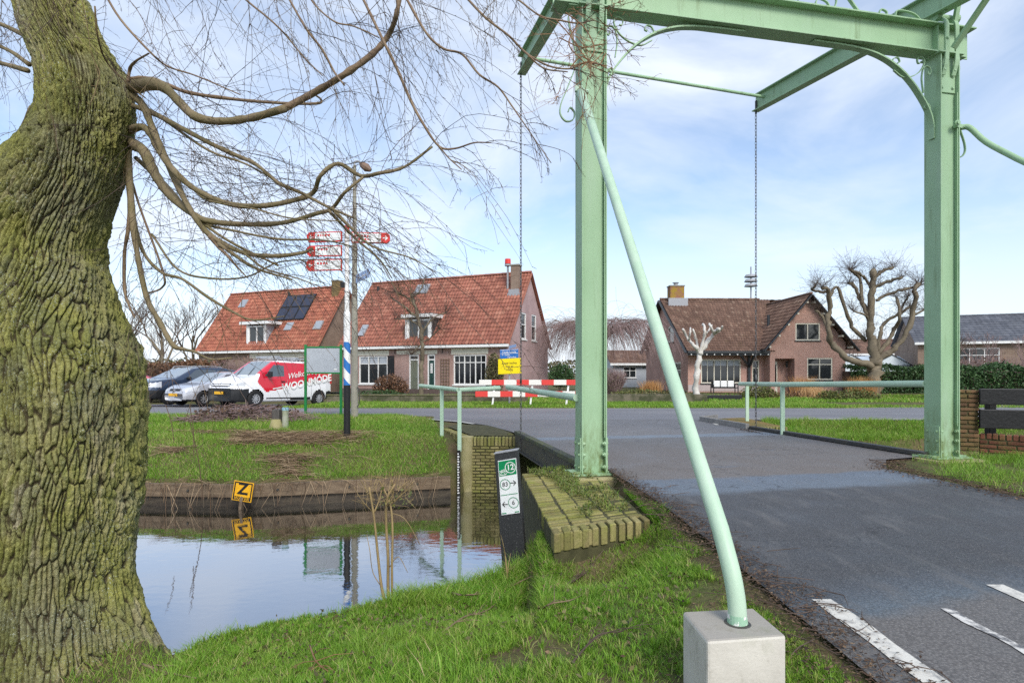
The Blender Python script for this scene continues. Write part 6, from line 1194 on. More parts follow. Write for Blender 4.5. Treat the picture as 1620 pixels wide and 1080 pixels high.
# timber bank edging across the canal
t = Thing('bank_revetment', 'wet brown timber plank edging along the far canal bank with black boards below', 'bank edging', (-5, 11.1, -1.2)); pts = [(-14, 12.9), (-7.3, 11.13), (-5.2, 10.98), (-1.28, 11.86)]
for (x0, y0), (x1, y1) in zip(pts[:-1], pts[1:]):
    mb = MB(); mb.beam((x0, y0-0.03, -0.935), (x1, y1-0.03, -0.935), 0.09, 0.25); t.part('plank', mb, M['timber'], bevel=0.012); mb = MB(); mb.beam((x0, y0+0.02, -1.3), (x1, y1+0.02, -1.3), 0.05, 0.45); t.part('back_board', mb, M['wet_board'])
    n = int(math.hypot(x1-x0, y1-y0)/1.3)
    for i in range(n): f = (i+0.5)/n; mb = MB(); mb.cyl((x0+(x1-x0)*f, y0+(y1-y0)*f-0.10, -0.93), (x0+(x1-x0)*f, y0+(y1-y0)*f-0.07, -0.93), 0.025, n=6); t.part('bolt_head', mb, M['dark_steel'])
# garden bench swing at the right house
c = P(1146, 612, 36.6); t = Thing('garden_bench', 'dark garden swing bench with three pale cushions under the big window', 'bench', (c[0], c[1], 0)); mb = MB(); mb.bbox((c[0]-0.75, c[1]-0.3, 0.36), (c[0]+0.75, c[1]+0.25, 0.42)); t.part('seat', mb, M['black']); mb = MB(); mb.bbox((c[0]-0.75, c[1]+0.25, 0.42), (c[0]+0.75, c[1]+0.3, 0.85)); t.part('backrest', mb, M['black'])
for s in (-0.78, 0.78):
    for yy in (-0.25, 0.25): mb = MB(); mb.beam((c[0]+s, c[1]+yy, 0), (c[0]+s, c[1]+yy, 0.6), 0.05, 0.05, up=(0, 1, 0)); t.part('leg', mb, M['black'])
for k in (-0.45, 0, 0.45): tg = MB(); tg.bbox((c[0]+k-0.2, c[1]+0.08, 0.44), (c[0]+k+0.2, c[1]+0.22, 0.84)); cu = build('cushion', tg, M['white'], None, (0, 0, 0), False, 0.03); tag(cu, 'pale cushion on the garden bench, '+{-0.45: 'leftmost of three', 0: 'in the middle of three', 0.45: 'rightmost of three'}[k], 'cushion', 'bench cushions')
# garden walls and kerbs beyond the road
def lowwall(name, label, a, b, h, w, mat, cap=None):
    t = Thing(name, label, 'wall', (a[0], a[1], 0)); mb = MB(); mb.beam((*a, h/2-0.1), (*b, h/2-0.1), w, h+0.2); t.part('wall', mb, mat, bevel=0.02)
    if cap: mb = MB(); mb.beam((*a, h+0.025), (*b, h+0.025), w+0.06, 0.05); t.part('coping', mb, cap, bevel=0.01)
mossw = plain('mossy_garden_wall', (0.055, 0.06, 0.03), 0.95, (0.16, 0.14, 0.10), 2.2, 0.5, 20, lo=0.4, hi=0.62)
lowwall('garden_wall', 'low mossy garden wall in front of the middle brick house', (-8.2, 25.3), (0.7, 25.0), 0.34, 0.3, mossw, plain('moss_cap', (0.09, 0.10, 0.03), 0.95, (0.17, 0.15, 0.10), 4, 0.4, 30))
lowwall('garden_wall', 'low mossy bank wall below the weeping tree garden', (3.6, 25.0), (8.6, 25.2), 0.40, 0.3, mossw)
lowwall('garden_wall', 'low grey timber sleeper edging in front of the white tree', (7.8, 26.6), (10.8, 26.8), 0.30, 0.2, M['black_plank'])
# ------------------------------------------------------------------ vegetation
# the willow: trunk with deep bark relief
TD = 4.15
tp = [(-140, 28, 118), (-60, 40, 128), (0, 66, 134), (50, 84, 140), (100, 115, 152), (140, 128, 164), (170, 130, 166), (205, 122, 172), (260, 96, 208), (300, 78, 218), (340, 62, 222), (400, 46, 232), (450, 50, 262), (500, 53, 290), (560, 62, 326), (640, 66, 330), (740, 64, 330), (800, 60, 326), (860, 55, 316), (920, 54, 316), (970, 58, 336), (1020, 62, 366), (1070, 62, 410), (1120, 60, 470)]
ty = np.array([p[0] for p in tp], float); tz = CAMZ-(ty-590)/900*4.2; aL = np.arctan((np.array([p[1]-p[2]/2 for p in tp])-810)/900); aR = np.arctan((np.array([p[1]+p[2]/2 for p in tp])-810)/900); aC = (aL+aR)/2
tcx = 4.2*np.tan(aC); trad = 4.2/np.cos(aC)*np.sin((aR-aL)/2)*0.97
zz = np.linspace(tz.min(), tz.max(), 980); o_ = np.argsort(tz)
def sm(a, k=25): ke = np.ones(k)/k; return np.convolve(np.pad(a, k//2, mode='edge'), ke, 'valid')
cxz = sm(np.interp(zz, tz[o_], tcx[o_])); rz_ = sm(np.interp(zz, tz[o_], trad[o_])); cyz = np.interp(zz, [-1, 1, 3, 5], [4.2, 4.2, 4.22, 4.35])
nth = 760; th_a = np.linspace(0, 2*np.pi, nth, endpoint=False)
TH, ZZ = np.meshgrid(th_a, zz); RR = np.repeat(rz_[:, None], nth, 1)
lob = 0.05*np.sin(3*TH+1.3+ZZ*0.7)*sstep(1.2, -0.8, ZZ)+0.035*np.sin(5*TH-ZZ*1.1)+0.05*np.sin(7*TH+0.6)*sstep(0.0, -0.9, ZZ)
ang = (TH-np.pi*0.5); ang = np.where(ang < 0, ang+2*np.pi, ang)    # seam on the far side
Ux = ang*0.62; wv = (fbm(Ux*2.2, ZZ*1.1, 5, 3)-0.5)
sw_ = 0.35*sstep(1.6, 3.4, ZZ)
wv2 = fbm(Ux*7, ZZ*5, 15, 3)-0.5
bx = Ux*27+wv*2.0+wv2*1.3-0.12*ZZ*27*sstep(1.4, 2.2, ZZ)*(1-sstep(2.6, 3.4, ZZ)); bz = ZZ*4.4+(fbm(Ux*3, ZZ*2, 9, 3)-0.5)*1.6+wv2*1.0
f1, f2 = worley(bx, bz, 3); e1_ = f2-f1
g1, g2 = worley(Ux*36+wv*6+wv2*3, ZZ*10+wv2*4, 8); e2_ = g2-g1
rg = fbm(Ux*60, ZZ*34, 71, 3)
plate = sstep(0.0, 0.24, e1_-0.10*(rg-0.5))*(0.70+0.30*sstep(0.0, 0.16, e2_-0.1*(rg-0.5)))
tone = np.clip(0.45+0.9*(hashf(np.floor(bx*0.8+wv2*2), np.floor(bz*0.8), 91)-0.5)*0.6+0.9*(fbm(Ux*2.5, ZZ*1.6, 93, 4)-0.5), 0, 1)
burl = fbm(Ux*9, ZZ*9, 21, 4)*sstep(0.4, 0.62, fbm(Ux*1.6, ZZ*1.5, 31, 3))
scar = np.exp(-((ZZ-(1.62+0.09*np.sin(Ux*5)))/0.022)**2)*sstep(0.3, 0.6, fbm(Ux*2.0, ZZ*0+3, 41, 2))+np.exp(-((ZZ-(0.32+0.16*np.sin(Ux*3.1)))/0.02)**2)*sstep(0.35, 0.6, fbm(Ux*1.7, ZZ*0+9, 44, 2))
dsp = 0.027*plate+0.008*sstep(0.1, 0.6, e1_)+0.024*fbm(Ux*55, ZZ*30, 12, 4)+0.05*(burl-0.2)*sstep(0.5, 1.0, burl+0.35)-0.04*scar-0.040
RD = RR*(1+lob)+dsp
px_ = cxz[:, None]+RD*np.cos(TH); py_ = cyz[:, None]+RD*np.sin(TH)
Vt = np.stack([px_, py_, ZZ], -1).reshape(-1, 3); ix = np.arange(len(zz)*nth).reshape(len(zz), nth); ix2 = np.roll(ix, -1, 1)
Ft = np.stack([ix[:-1], ix2[:-1], ix2[1:], ix[1:]], -1).reshape(-1, 4)
wl_ = Thing('willow_tree', 'big leaning willow with furrowed mossy bark and bare drooping branches at the left edge', 'tree', (-3.45, 4.2, -0.6))
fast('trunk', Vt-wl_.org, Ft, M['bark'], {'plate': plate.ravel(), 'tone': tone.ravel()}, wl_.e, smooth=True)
def branch(name, pts, widths, d0, d1, mat, depth_wob=0.0, n=7, k=5, par=None):
    """pixel path with pixel widths -> tube at a depth sliding from d0 to d1"""
    m = len(pts); P3 = []; r = []
    for i, (a, b) in enumerate(pts):
        d = d0+(d1-d0)*i/(m-1)+depth_wob*math.sin(i*2.1); P3.append(P(a, b, d+(0.28*max(0.0, 1-max(0, a-195)/90.0) if i < 6 and a < 290 and d < 4.3 and b > 90 else 0.0)))
    sp = smooth_path(P3, k); wd = np.interp(np.linspace(0, 1, len(sp)), np.linspace(0, 1, len(widths)), widths); dep = [p[1] for p in sp]
    rad = [max(0.0016, w*0.86/2/900*d)*(1+(rr0.gauss(0, 0.07) if w > 4 else 0)) for w, d in zip(wd, dep)]; mb = MB(); mb.tube(sp, rad, n); wl_.part(name, mb, M[mat], par, smooth=True); return sp, rad
BR = []; rr0 = random.Random(3)
def B_(pts, widths, d0=4.15, d1=4.0, mat='limb', dw=0.05, n=8): r = branch('branch', pts, widths, d0, d1, mat, dw, n); BR.append(r); return r
B_([(190, 142), (212, 138), (240, 133), (262, 140), (285, 163), (310, 185), (350, 192), (400, 186), (450, 172)], [24, 22, 17, 15, 14], 4.05, 3.75)
B_([(450, 172), (500, 145), (545, 118), (590, 85), (615, 55), (628, 20), (634, -30), (636, -90)], [13.5, 12, 9, 8], 3.75, 3.4, 'limb_brown')
B_([(200, 126), (235, 124), (262, 133), (300, 147), (370, 157), (440, 163), (500, 164), (508, 158), (498, 150)], [9, 7, 6, 5, 3], 4.1, 3.9, 'limb_brown')
B_([(190, 212), (208, 205), (225, 201), (238, 212), (250, 235), (275, 270), (310, 300), (360, 322), (410, 326), (460, 318), (495, 305), (507, 278), (535, 259), (570, 278), (600, 274), (640, 264), (684, 232)], [16, 13, 12, 10, 9, 8, 7, 4], 4.05, 3.6)
B_([(190, 215), (210, 228), (228, 240), (245, 275), (270, 310), (310, 342), (345, 352), (400, 355), (450, 352), (500, 338), (525, 330), (545, 305), (575, 280)], [22, 20, 16, 12, 9, 8, 7, 5], 4.1, 3.7)
B_([(525, 330), (555, 360), (590, 390), (650, 408), (690, 432)], [7, 5, 3, 1.5], 3.75, 3.55, 'limb'); B_([(520, 333), (560, 375), (600, 410), (620, 440)], [6, 4, 2], 3.78, 3.7, 'limb')
B_([(205, 148), (225, 165), (240, 200), (255, 235), (275, 280), (300, 330), (330, 370), (380, 398), (430, 405), (478, 400), (495, 392)], [16, 13, 12, 11, 10, 8, 7, 4], 4.05, 3.75)
B_([(330, 372), (345, 390), (360, 405), (375, 422), (392, 440)], [8, 6, 4, 2], 3.85, 3.8, 'limb_brown'); B_([(345, 385), (400, 422), (462, 442)], [7, 5, 3], 3.85, 3.7); B_([(385, 400), (420, 425), (470, 440), (510, 455)], [4, 3, 1.5], 3.8, 3.7, 'limb')
B_([(200, 225), (205, 290), (210, 350), (217, 400), (232, 470), (251, 506), (273, 545), (290, 552), (310, 557), (333, 568), (367, 566)], [16, 13, 10, 9, 10, 9, 5, 4, 3], 4.1, 3.9); B_([(202, 240), (205, 300), (203, 360), (197, 400), (197, 455), (203, 480), (213, 502)], [9, 7, 6, 5, 3], 4.2, 4.2, 'limb_brown')
B_([(205, 320), (225, 395), (256, 431), (288, 441), (329, 470), (370, 494), (401, 506), (450, 500)], [8, 6, 5, 5, 4, 2], 4.2, 3.9); B_([(240, 370), (280, 425), (330, 440), (390, 438), (440, 415), (500, 410)], [4, 4, 3, 2], 4.1, 3.9); B_([(210, 290), (222, 330), (258, 430), (256, 455), (230, 465)], [4, 4, 3], 4.2, 4.3, 'limb_brown')
B_([(205, 166), (240, 178), (297, 208), (335, 228), (374, 246), (405, 260), (440, 289), (478, 306), (520, 328), (560, 345)], [10, 9, 8, 7, 6, 4], 4.05, 3.6); B_([(215, 160), (260, 190), (330, 238), (390, 260), (460, 300)], [6, 5, 4, 2], 4.1, 3.7); B_([(288, 280), (320, 312), (350, 322), (400, 330), (460, 345), (540, 350)], [5, 4, 3, 2], 4.0, 3.6); B_([(310, 342), (330, 356), (365, 364), (440, 378), (510, 380), (560, 390)], [6, 5, 4, 2], 4.0, 3.7); B_([(215, 250), (260, 290), (300, 335), (360, 380), (440, 420)], [9, 8, 6, 4], 4.15, 3.8)
B_([(560, -30), (575, 0), (606, 64), (628, 109), (650, 160), (670, 197), (695, 232), (720, 235), (750, 226), (776, 226)], [5, 5, 6, 5, 4, 3, 2], 3.5, 3.3, 'limb_brown'); B_([(695, 232), (710, 250), (730, 268)], [3, 2], 3.35, 3.3, 'limb_brown')
B_([(620, -40), (644, 0), (674, 52), (701, 77), (731, 86), (758, 118), (788, 138), (810, 168), (830, 197), (847, 222), (872, 258)], [5, 5, 4, 4, 3, 2, 1.5], 3.5, 3.2, 'limb_brown'); B_([(715, -30), (741, 0), (770, 30), (805, 57), (832, 84), (867, 104), (901, 109), (925, 100), (955, 103)], [4.5, 4.5, 4, 4, 3, 3, 2], 3.6, 3.2, 'limb_brown'); B_([(790, -20), (820, 0), (854, 25), (884, 32), (914, 37), (940, 32)], [4, 3, 3, 2], 3.5, 3.3, 'limb_brown'); B_([(832, 84), (860, 108), (898, 114)], [3, 3, 2], 3.3, 3.2, 'limb_brown')
B_([(360, -30), (389, 0), (428, 32), (453, 57), (480, 90), (510, 120)], [4, 3.5, 3, 2], 3.7, 3.6, 'limb_brown'); B_([(440, -30), (458, 0), (485, 47), (510, 79), (530, 116), (545, 135)], [4, 4, 4, 3], 3.6, 3.5, 'limb_brown'); B_([(480, -20), (500, 10), (530, 35), (560, 42), (600, 60)], [3, 3, 2], 3.6, 3.4, 'limb_brown'); B_([(150, 10), (155, 60), (170, 100), (205, 135), (230, 155)], [3, 3, 2], 3.7, 3.8, 'twig')
B_([(202, 130), (206, 108), (215, 97), (235, 85)], [6, 5, 3], 3.95, 3.8, 'limb_brown'); B_([(160, -20), (190, 30), (235, 80), (265, 105), (310, 120), (380, 150)], [4, 4, 3, 2], 3.9, 3.7, 'limb_brown')
for a in ([(50, 62), (0, 38), (-60, 20)], [(46, 102), (10, 78), (-60, 50)], [(44, 112), (0, 100), (-60, 90)], [(60, 190), (20, 230), (-40, 300)], [(50, 170), (30, 215), (15, 245)]): B_(a, [9, 7, 6], 4.3, 4.6, 'limb')
# fine drooping twigs, grown from the branches and from the crown above the frame
TW = {'twig': MB(), 'twig_dark': MB()}
rr = random.Random(5)
def twig(p, d, L_, droop, r0, mb, side=0.35, seg=9, ctr=0):
    p = np.array(p, float); d = unit(d); pts = [p]; st = L_/seg
    for i in range(seg):
        d = unit(d+np.array((rr.gauss(0, 0.10), rr.gauss(0, 0.10), rr.gauss(0, 0.07)-droop))); p = p+d*st; pts.append(p)
        if rr.random() < side and i > 0 and ctr < 2:
            dd = unit(d+np.array((rr.gauss(0, 0.6), rr.gauss(0, 0.5), rr.gauss(0, 0.4)))); twig(p, dd, L_*rr.uniform(0.12, 0.4), droop*1.1, r0*0.7, mb, side*0.5, max(3, seg//2), ctr+1)
        if rr.random() < 0.6:
            q = unit(d+np.array((rr.gauss(0, 0.8), rr.gauss(0, 0.8), rr.gauss(0, 0.8)))); mb.tube([p, p+q*rr.uniform(0.012, 0.03)], [r0*0.8, r0*0.5], 3, False)
    mb.tube(pts, list(np.linspace(r0, r0*0.45, len(pts))), 3, False)
for sp, rad in BR:
    n = len(sp); Lb_ = sum(np.linalg.norm(sp[i+1]-sp[i]) for i in range(n-1))
    for _ in range(int(3+Lb_*4.6)):
        i = int(n*rr.uniform(0.25, 1.0))-1; p = sp[max(0, i)]; dd = unit(sp[min(i+1, n-1)]-sp[max(i-1, 0)]); d = unit(dd*0.9+np.array((rr.gauss(0.1, 0.45), rr.gauss(0, 0.45), rr.gauss(0.0, 0.45))))
        twig(p, d, rr.uniform(0.25, 1.0)*(0.38 if p[0]/p[1]*900+810 > 760 else 1.0), rr.uniform(0.03, 0.17), rr.uniform(0.0016, 0.0027), TW[rr.choice(('twig', 'twig_dark', 'twig_dark'))])
for _ in range(125):                                                # hanging from the high crown
    px = rr.choice((rr.uniform(130, 560), rr.uniform(400, 760), rr.uniform(-60, 60), rr.uniform(560, 830))); d = rr.uniform(2.9, 5.2); p = P(px, rr.uniform(-170, -10), d)
    twig(p, (rr.gauss(0.35, 0.35), rr.gauss(0, 0.3), -0.8), rr.uniform(0.4, 1.35), rr.uniform(0.02, 0.1), rr.uniform(0.0016, 0.003), TW[rr.choice(('twig', 'twig_dark', 'twig_dark'))], 0.45, 11)
for _ in range(70):
    p = P(rr.uniform(210, 330), rr.uniform(190, 400), rr.uniform(4.2, 5.2)); twig(p, (rr.gauss(0.7, 0.5), rr.gauss(0, 0.4), rr.gauss(-0.25, 0.3)), rr.uniform(0.6, 1.5), rr.uniform(-0.02, 0.08), rr.uniform(0.0018, 0.0032), TW['twig_dark'], 0.5, 11)
for _ in range(45):
    p = P(rr.uniform(430, 620), rr.uniform(220, 400), rr.uniform(3.5, 4.2)); twig(p, (rr.gauss(0.5, 0.4), rr.gauss(0, 0.4), rr.gauss(-0.4, 0.3)), rr.uniform(0.35, 0.9), rr.uniform(0.02, 0.1), rr.uniform(0.0016, 0.0026), TW['twig_dark'], 0.5, 9)
for k, mb in TW.items(): stuff(wl_.part('twigs', mb, M[k]))
mb = MB()
for _ in range(46): p = P(rr.uniform(890, 965), rr.uniform(10, 130), rr.uniform(3.1, 3.5)); twig(p, (rr.gauss(0, 0.7), rr.gauss(0, 0.4), rr.gauss(-0.2, 0.6)), rr.uniform(0.12, 0.42), 0.02, rr.uniform(0.0016, 0.0026), mb, 0.6, 6)
for pth in ([(901, 109), (920, 90), (945, 105), (958, 85)], [(880, 32), (905, 60), (930, 95), (960, 105)], [(895, 20), (925, 45), (940, 80), (920, 108)], [(905, 105), (935, 98), (960, 108)], [(915, 36), (900, 70), (925, 100)], [(885, 60), (920, 75), (955, 70)]): mb.tube(smooth_path([P(a, b, 3.25) for a, b in pth], 6), 0.0035, 4)
stuff(wl_.part('twig_tangle', mb, M['twig_red']))
# generic pollard / bare trees -------------------------------------------------
def pollard(name, label, base, limbs, bark, shoots, seed, d, shoot_len=(0.4, 1.3), shoot_r=0.008, up=0.6, group=None, smat='twig_dark', cat='tree', n=9):
    """limbs: pixel paths with pixel widths at distance d"""
    r = random.Random(seed); t = Thing(name, label, cat, base, group=group); ends = []; sm_ = MB()
    for k, (pts, wd) in enumerate(limbs):
        ph = r.uniform(0, 6); P3 = [P(a, b, d+(0 if k == 0 else r.uniform(-0.9, 0.9)*i/max(1, len(pts)-1))) for i, (a, b) in enumerate(pts)]
        if k == 0: P3[0][2] = base[2]-0.2
        sp = smooth_path(P3, 6); w = np.interp(np.linspace(0, 1, len(sp)), np.linspace(0, 1, len(wd)), wd); rad = [max(0.012, ww/2/900*d)*0.86*(1+0.2*r.uniform(-1, 1)) for ww in w]
        if len(rad) > 6: rad[-1] *= 0.8; rad[-2] *= 1.2
        sp = [p_+np.array((r.gauss(0, 1), r.gauss(0, 1), r.gauss(0, 1)))*ra*0.22*(1 if 0 < i_ < len(sp)-1 else 0) for i_, (p_, ra) in enumerate(zip(sp, rad))]
        mb = MB(); mb.tube(sp, rad, n); t.part('trunk' if k == 0 else 'branch', mb, M[bark], smooth=True); ends.append(sp)
        for _ in range(int(shoots*(0.6 if k else 0.35))):
            i = r.randint(len(sp)//2 if k == 0 else 0, len(sp)-1); p = sp[i] if r.random() < 0.5 else sp[-1]; dr_ = unit((r.gauss(0, 0.6), r.gauss(0, 0.6), r.gauss(up, 0.45))); L_ = r.uniform(*shoot_len); pts_ = [p]; dd = dr_; q = p
            for _k in range(4): dd = unit(dd+np.array((r.gauss(0, 0.2), r.gauss(0, 0.2), r.gauss(0.02, 0.15)))); q = q+dd*L_/4; pts_.append(q)
            sm_.tube(pts_, list(np.linspace(shoot_r, shoot_r*0.4, 5)), 3, False)
            for _k in range(2): a = pts_[r.randint(1, 3)]; e = a+unit((r.gauss(0, 0.7), r.gauss(0, 0.7), r.gauss(0.4, 0.4)))*L_*0.35; sm_.tube([a, e], [shoot_r*0.6, shoot_r*0.3], 3, False)
    if sm_.n: stuff(t.part('shoots', sm_, M[smat]))
    return t
Gp = lambda px, d, z=0.03: np.array(((px-810)/900*d, d, z))
pollard('pollard_tree', 'large pollarded tree with thick cut limbs on the lawn right of the brown roofed house', Gp(1382, 33.5), [([(1382, 630), (1383, 590), (1384, 570), (1378, 540), (1376, 505), (1380, 460), (1382, 425)], [24, 20, 19, 14, 12, 10, 9]),
 ([(1380, 578), (1345, 568), (1318, 545), (1310, 520), (1312, 490), (1310, 460), (1300, 455)], [12, 11, 10, 9, 7, 6]), ([(1310, 520), (1300, 500), (1290, 490)], [5, 4]), ([(1312, 470), (1325, 455), (1345, 510), (1370, 540)], [5, 6, 7]), ([(1312, 460), (1300, 462), (1285, 458), (1290, 452)], [6, 5, 4]),
 ([(1378, 500), (1362, 475), (1350, 450), (1342, 448)], [7, 6, 5]), ([(1376, 510), (1365, 480), (1360, 440), (1346, 428)], [6, 6, 5]), ([(1380, 460), (1372, 445), (1358, 432), (1345, 427)], [6, 5, 5]), ([(1382, 440), (1395, 430), (1413, 423)], [7, 5]), ([(1382, 455), (1400, 447), (1428, 438)], [7, 5]), ([(1386, 475), (1405, 466), (1430, 458), (1455, 451)], [6, 5, 5]),
 ([(1386, 572), (1410, 555), (1432, 530), (1445, 490), (1448, 455), (1455, 450)], [12, 10, 9, 8, 7]), ([(1390, 560), (1404, 540), (1415, 520), (1424, 500), (1418, 470)], [8, 7, 6, 5]), ([(1386, 565), (1392, 530), (1400, 510), (1425, 495), (1440, 485)], [7, 6, 4]), ([(1384, 520), (1370, 500), (1350, 492)], [5, 3]), ([(1424, 495), (1430, 480), (1436, 470)], [4, 3]), ([(1443, 500), (1462, 490)], [4, 3])], 'bark_grey', 95, 3, 33.5, (0.5, 1.7), 0.009)
pollard('pollard_tree', 'small pollarded tree with a bare white limed trunk in front of the right house', Gp(1101, 27.2), [([(1100, 632), (1102, 600), (1104, 575), (1107, 555)], [11, 10, 10, 11]), ([(1106, 560), (1120, 540), (1130, 528), (1138, 520)], [9, 7, 6]), ([(1130, 528), (1124, 516), (1122, 512)], [5, 3]), ([(1133, 526), (1140, 522), (1143, 516)], [4, 3]), ([(1106, 560), (1112, 540), (1115, 522), (1112, 512)], [6, 5, 4]), ([(1115, 530), (1120, 524), (1126, 514)], [4, 3]), ([(1105, 556), (1096, 545), (1088, 535), (1080, 520)], [7, 5, 4]), ([(1104, 552), (1102, 540), (1096, 520)], [5, 4]), ([(1090, 538), (1092, 525), (1092, 518)], [4, 3])], 'bark_white', 0, 5, 27.2)
pollard('fruit_tree', 'slim bare fruit tree in front of the middle house facade', Gp(667, 30.5), [([(666, 625), (667, 590), (668, 560), (667, 530), (662, 505), (655, 480), (652, 465)], [9, 8, 8, 7, 6, 6, 4]), ([(660, 500), (650, 495), (640, 485), (620, 472)], [5, 4, 2]), ([(667, 530), (675, 515), (690, 500), (705, 495)], [4, 3, 2]), ([(654, 478), (640, 468), (625, 462)], [4, 3, 2]), ([(653, 470), (665, 460), (672, 440)], [3, 2]), ([(666, 545), (655, 555), (650, 560)], [3, 2]), ([(668, 540), (680, 535), (695, 520)], [3, 2]), ([(664, 515), (645, 505), (625, 505)], [3, 2])], 'bark_grey', 90, 9, 30.5, (0.5, 1.6), 0.008, 0.4, n=8)
# weeping tree with purple twigs
t = Thing('weeping_tree', 'umbrella shaped weeping tree with hanging purple brown twigs between the two houses', 'tree', Gp(945, 37)); r = random.Random(2); d = 37.0
mb = MB(); mb.tube(smooth_path([Gp(945, d, -0.2), Gp(945, d, 1.5), Gp(948, d, 2.6), Gp(944, d, 3.4)], 4), [0.2]*4+[0.17]*4+[0.12]*5, 8); t.part('trunk', mb, M['bark_grey'], smooth=True); sh = MB()
for k in range(26):
    a = 2*math.pi*k/26+r.uniform(-0.1, 0.1); Rr = r.uniform(2.4, 3.9); c0 = Gp(945, d, 3.2); pts_ = [c0]
    for s in np.linspace(0.15, 1, 8): pts_.append(c0+np.array((Rr*s*math.cos(a), Rr*s*math.sin(a), 1.55*math.sin(s*2.2)*(0.75+0.25*r.random())+r.gauss(0, 0.06))))
    sp = smooth_path(pts_, 3); mb = MB(); mb.tube(sp, list(np.linspace(0.06, 0.012, len(sp))), 5); t.part('branch', mb, M['bark_grey'], smooth=True)
    for _ in range(95):
        p = sp[r.randint(6, len(sp)-1)]; L_ = r.choice((r.uniform(0.4, 1.4), r.uniform(1.6, 3.7))); d_ = unit((math.cos(a)*0.4+r.gauss(0, 0.3), math.sin(a)*0.4+r.gauss(0, 0.3), 0.25)); q = p; pp = [p]
        for _k in range(6): d_ = unit(d_+np.array((0, 0, -0.42))+np.array((r.gauss(0, 0.08), r.gauss(0, 0.08), 0))); q = q+d_*L_/6; pp.append(q) if q[2] > 0.3 else None
        sh.tube(pp, 0.0062, 3, False)
stuff(t.part('twigs', sh, M['twig_purple']))
# bare background trees
def bare_tree(label, base, H, seed, group, mat='bark_grey', smat='twig_dark', spread=0.5, tr=0.14, lv=5, name='bare_tree', twr=0.012):
    r = random.Random(seed); t = Thing(name, label, 'tree', base, group=group); tm = MB(); mb = MB()
    def grow(p, d, L_, rad, lev):
        q = p; pts_ = [p]; dd = d
        for _ in range(3): dd = unit(dd+np.array((r.gauss(0, 0.12), r.gauss(0, 0.12), 0.04))); q = q+dd*L_/3; pts_.append(q)
        (mb if lev < 2 else tm).tube(pts_, list(np.linspace(rad, rad*0.65, 4)), 6 if lev < 2 else 3, False)
        if lev >= lv: return
        for k in range(r.choice((2, 3, 3)) if lev < 3 else 3):
            ph = r.uniform(0, 6.28); s = spread*r.uniform(0.7, 1.3); nd = unit(dd+s*np.array((math.cos(ph), math.sin(ph), r.uniform(-0.1, 0.4)))); grow(pts_[-1] if r.random() < 0.6 else pts_[2], nd, L_*r.uniform(0.62, 0.85), max(twr, rad*0.58), lev+1)
    grow(np.asarray(base, float)-np.array((0, 0, 0.2)), np.array((r.gauss(0, 0.05), 0, 1.0)), H*0.30, tr, 0)
    t.part('trunk', mb, M[mat], smooth=True); stuff(t.part('twigs', tm, M[smat])); return t
for i, (px, d, H, lab) in enumerate(((262, 42, 9.5, 'tall bare tree behind the dark estate car, nearest the willow trunk'), (298, 46, 8.5, 'bare many stemmed tree left of the left house roof'), (236, 50, 8, 'bare tree half hidden by the willow trunk'), (330, 58, 6.5, 'low bare tree close against the left house gable end'), (180, 45, 9, 'bare tree seen behind the willow trunk'), (-10, 40, 10, 'bare tree left of the leaning willow trunk'))):
    bare_tree(lab, Gp(px, d), H, 20+i, 'bare trees beyond the parking strip', tr=0.16)
for i, (px, d, H, lab) in enumerate(((1560, 40, 4.6, 'small bare tree in front of the slate roof, right of the green post'), (1610, 41, 4.8, 'small bare tree in front of the slate roof at the right edge'), (1345, 52, 5.5, 'bare tree behind the pollard, above the greenhouse'), (880, 60, 7, 'faint bare tree beyond the middle house gable'), (1500, 42, 5, 'bare tree hidden behind the right bridge post'))): bare_tree(lab, Gp(px, d), H, 40+i, 'bare trees on the right', smat='twig_purple' if px > 1500 else 'twig_dark', tr=0.08, twr=0.009)
# leaf clouds --------------------------------------------------------------------
def leaves(name, fn, n, size, mat, seed=0, parent=None, org=(0, 0, 0), aspect=0.6):
    g = np.random.default_rng(seed); Pn = fn(g, n); n = len(Pn); a = g.uniform(0, 2*np.pi, n); u = g.normal(size=(n, 3)); u /= np.linalg.norm(u, axis=1)[:, None]; w = np.cross(u, g.normal(size=(n, 3))); w /= np.linalg.norm(w, axis=1)[:, None]
    s = size*g.uniform(0.6, 1.3, (n, 1)); V = np.stack([Pn-u*s, Pn+w*s*aspect, Pn+u*s, Pn-w*s*aspect], 1).reshape(-1, 3)-np.asarray(org); F = np.arange(4*n).reshape(-1, 4)
    return fast(name, V, F, M[mat], {'var': np.repeat(np.clip(g.normal(0.45, 0.25, n), 0, 1), 4)}, parent)
def ell(c, r, pw=0.35):
    def f(g, n):
        v = g.normal(size=(n, 3)); v /= np.linalg.norm(v, axis=1)[:, None]; k = g.random((n, 1))**pw; lump = 0.8+0.35*fbm(v[:, 0]*2.5+c[0], v[:, 1]*2.5+v[:, 2]*2.3, 7, 3)[:, None]; q = np.asarray(c)+v*k*lump*np.asarray(r); return q[q[:, 2] > 0.0]
    return f
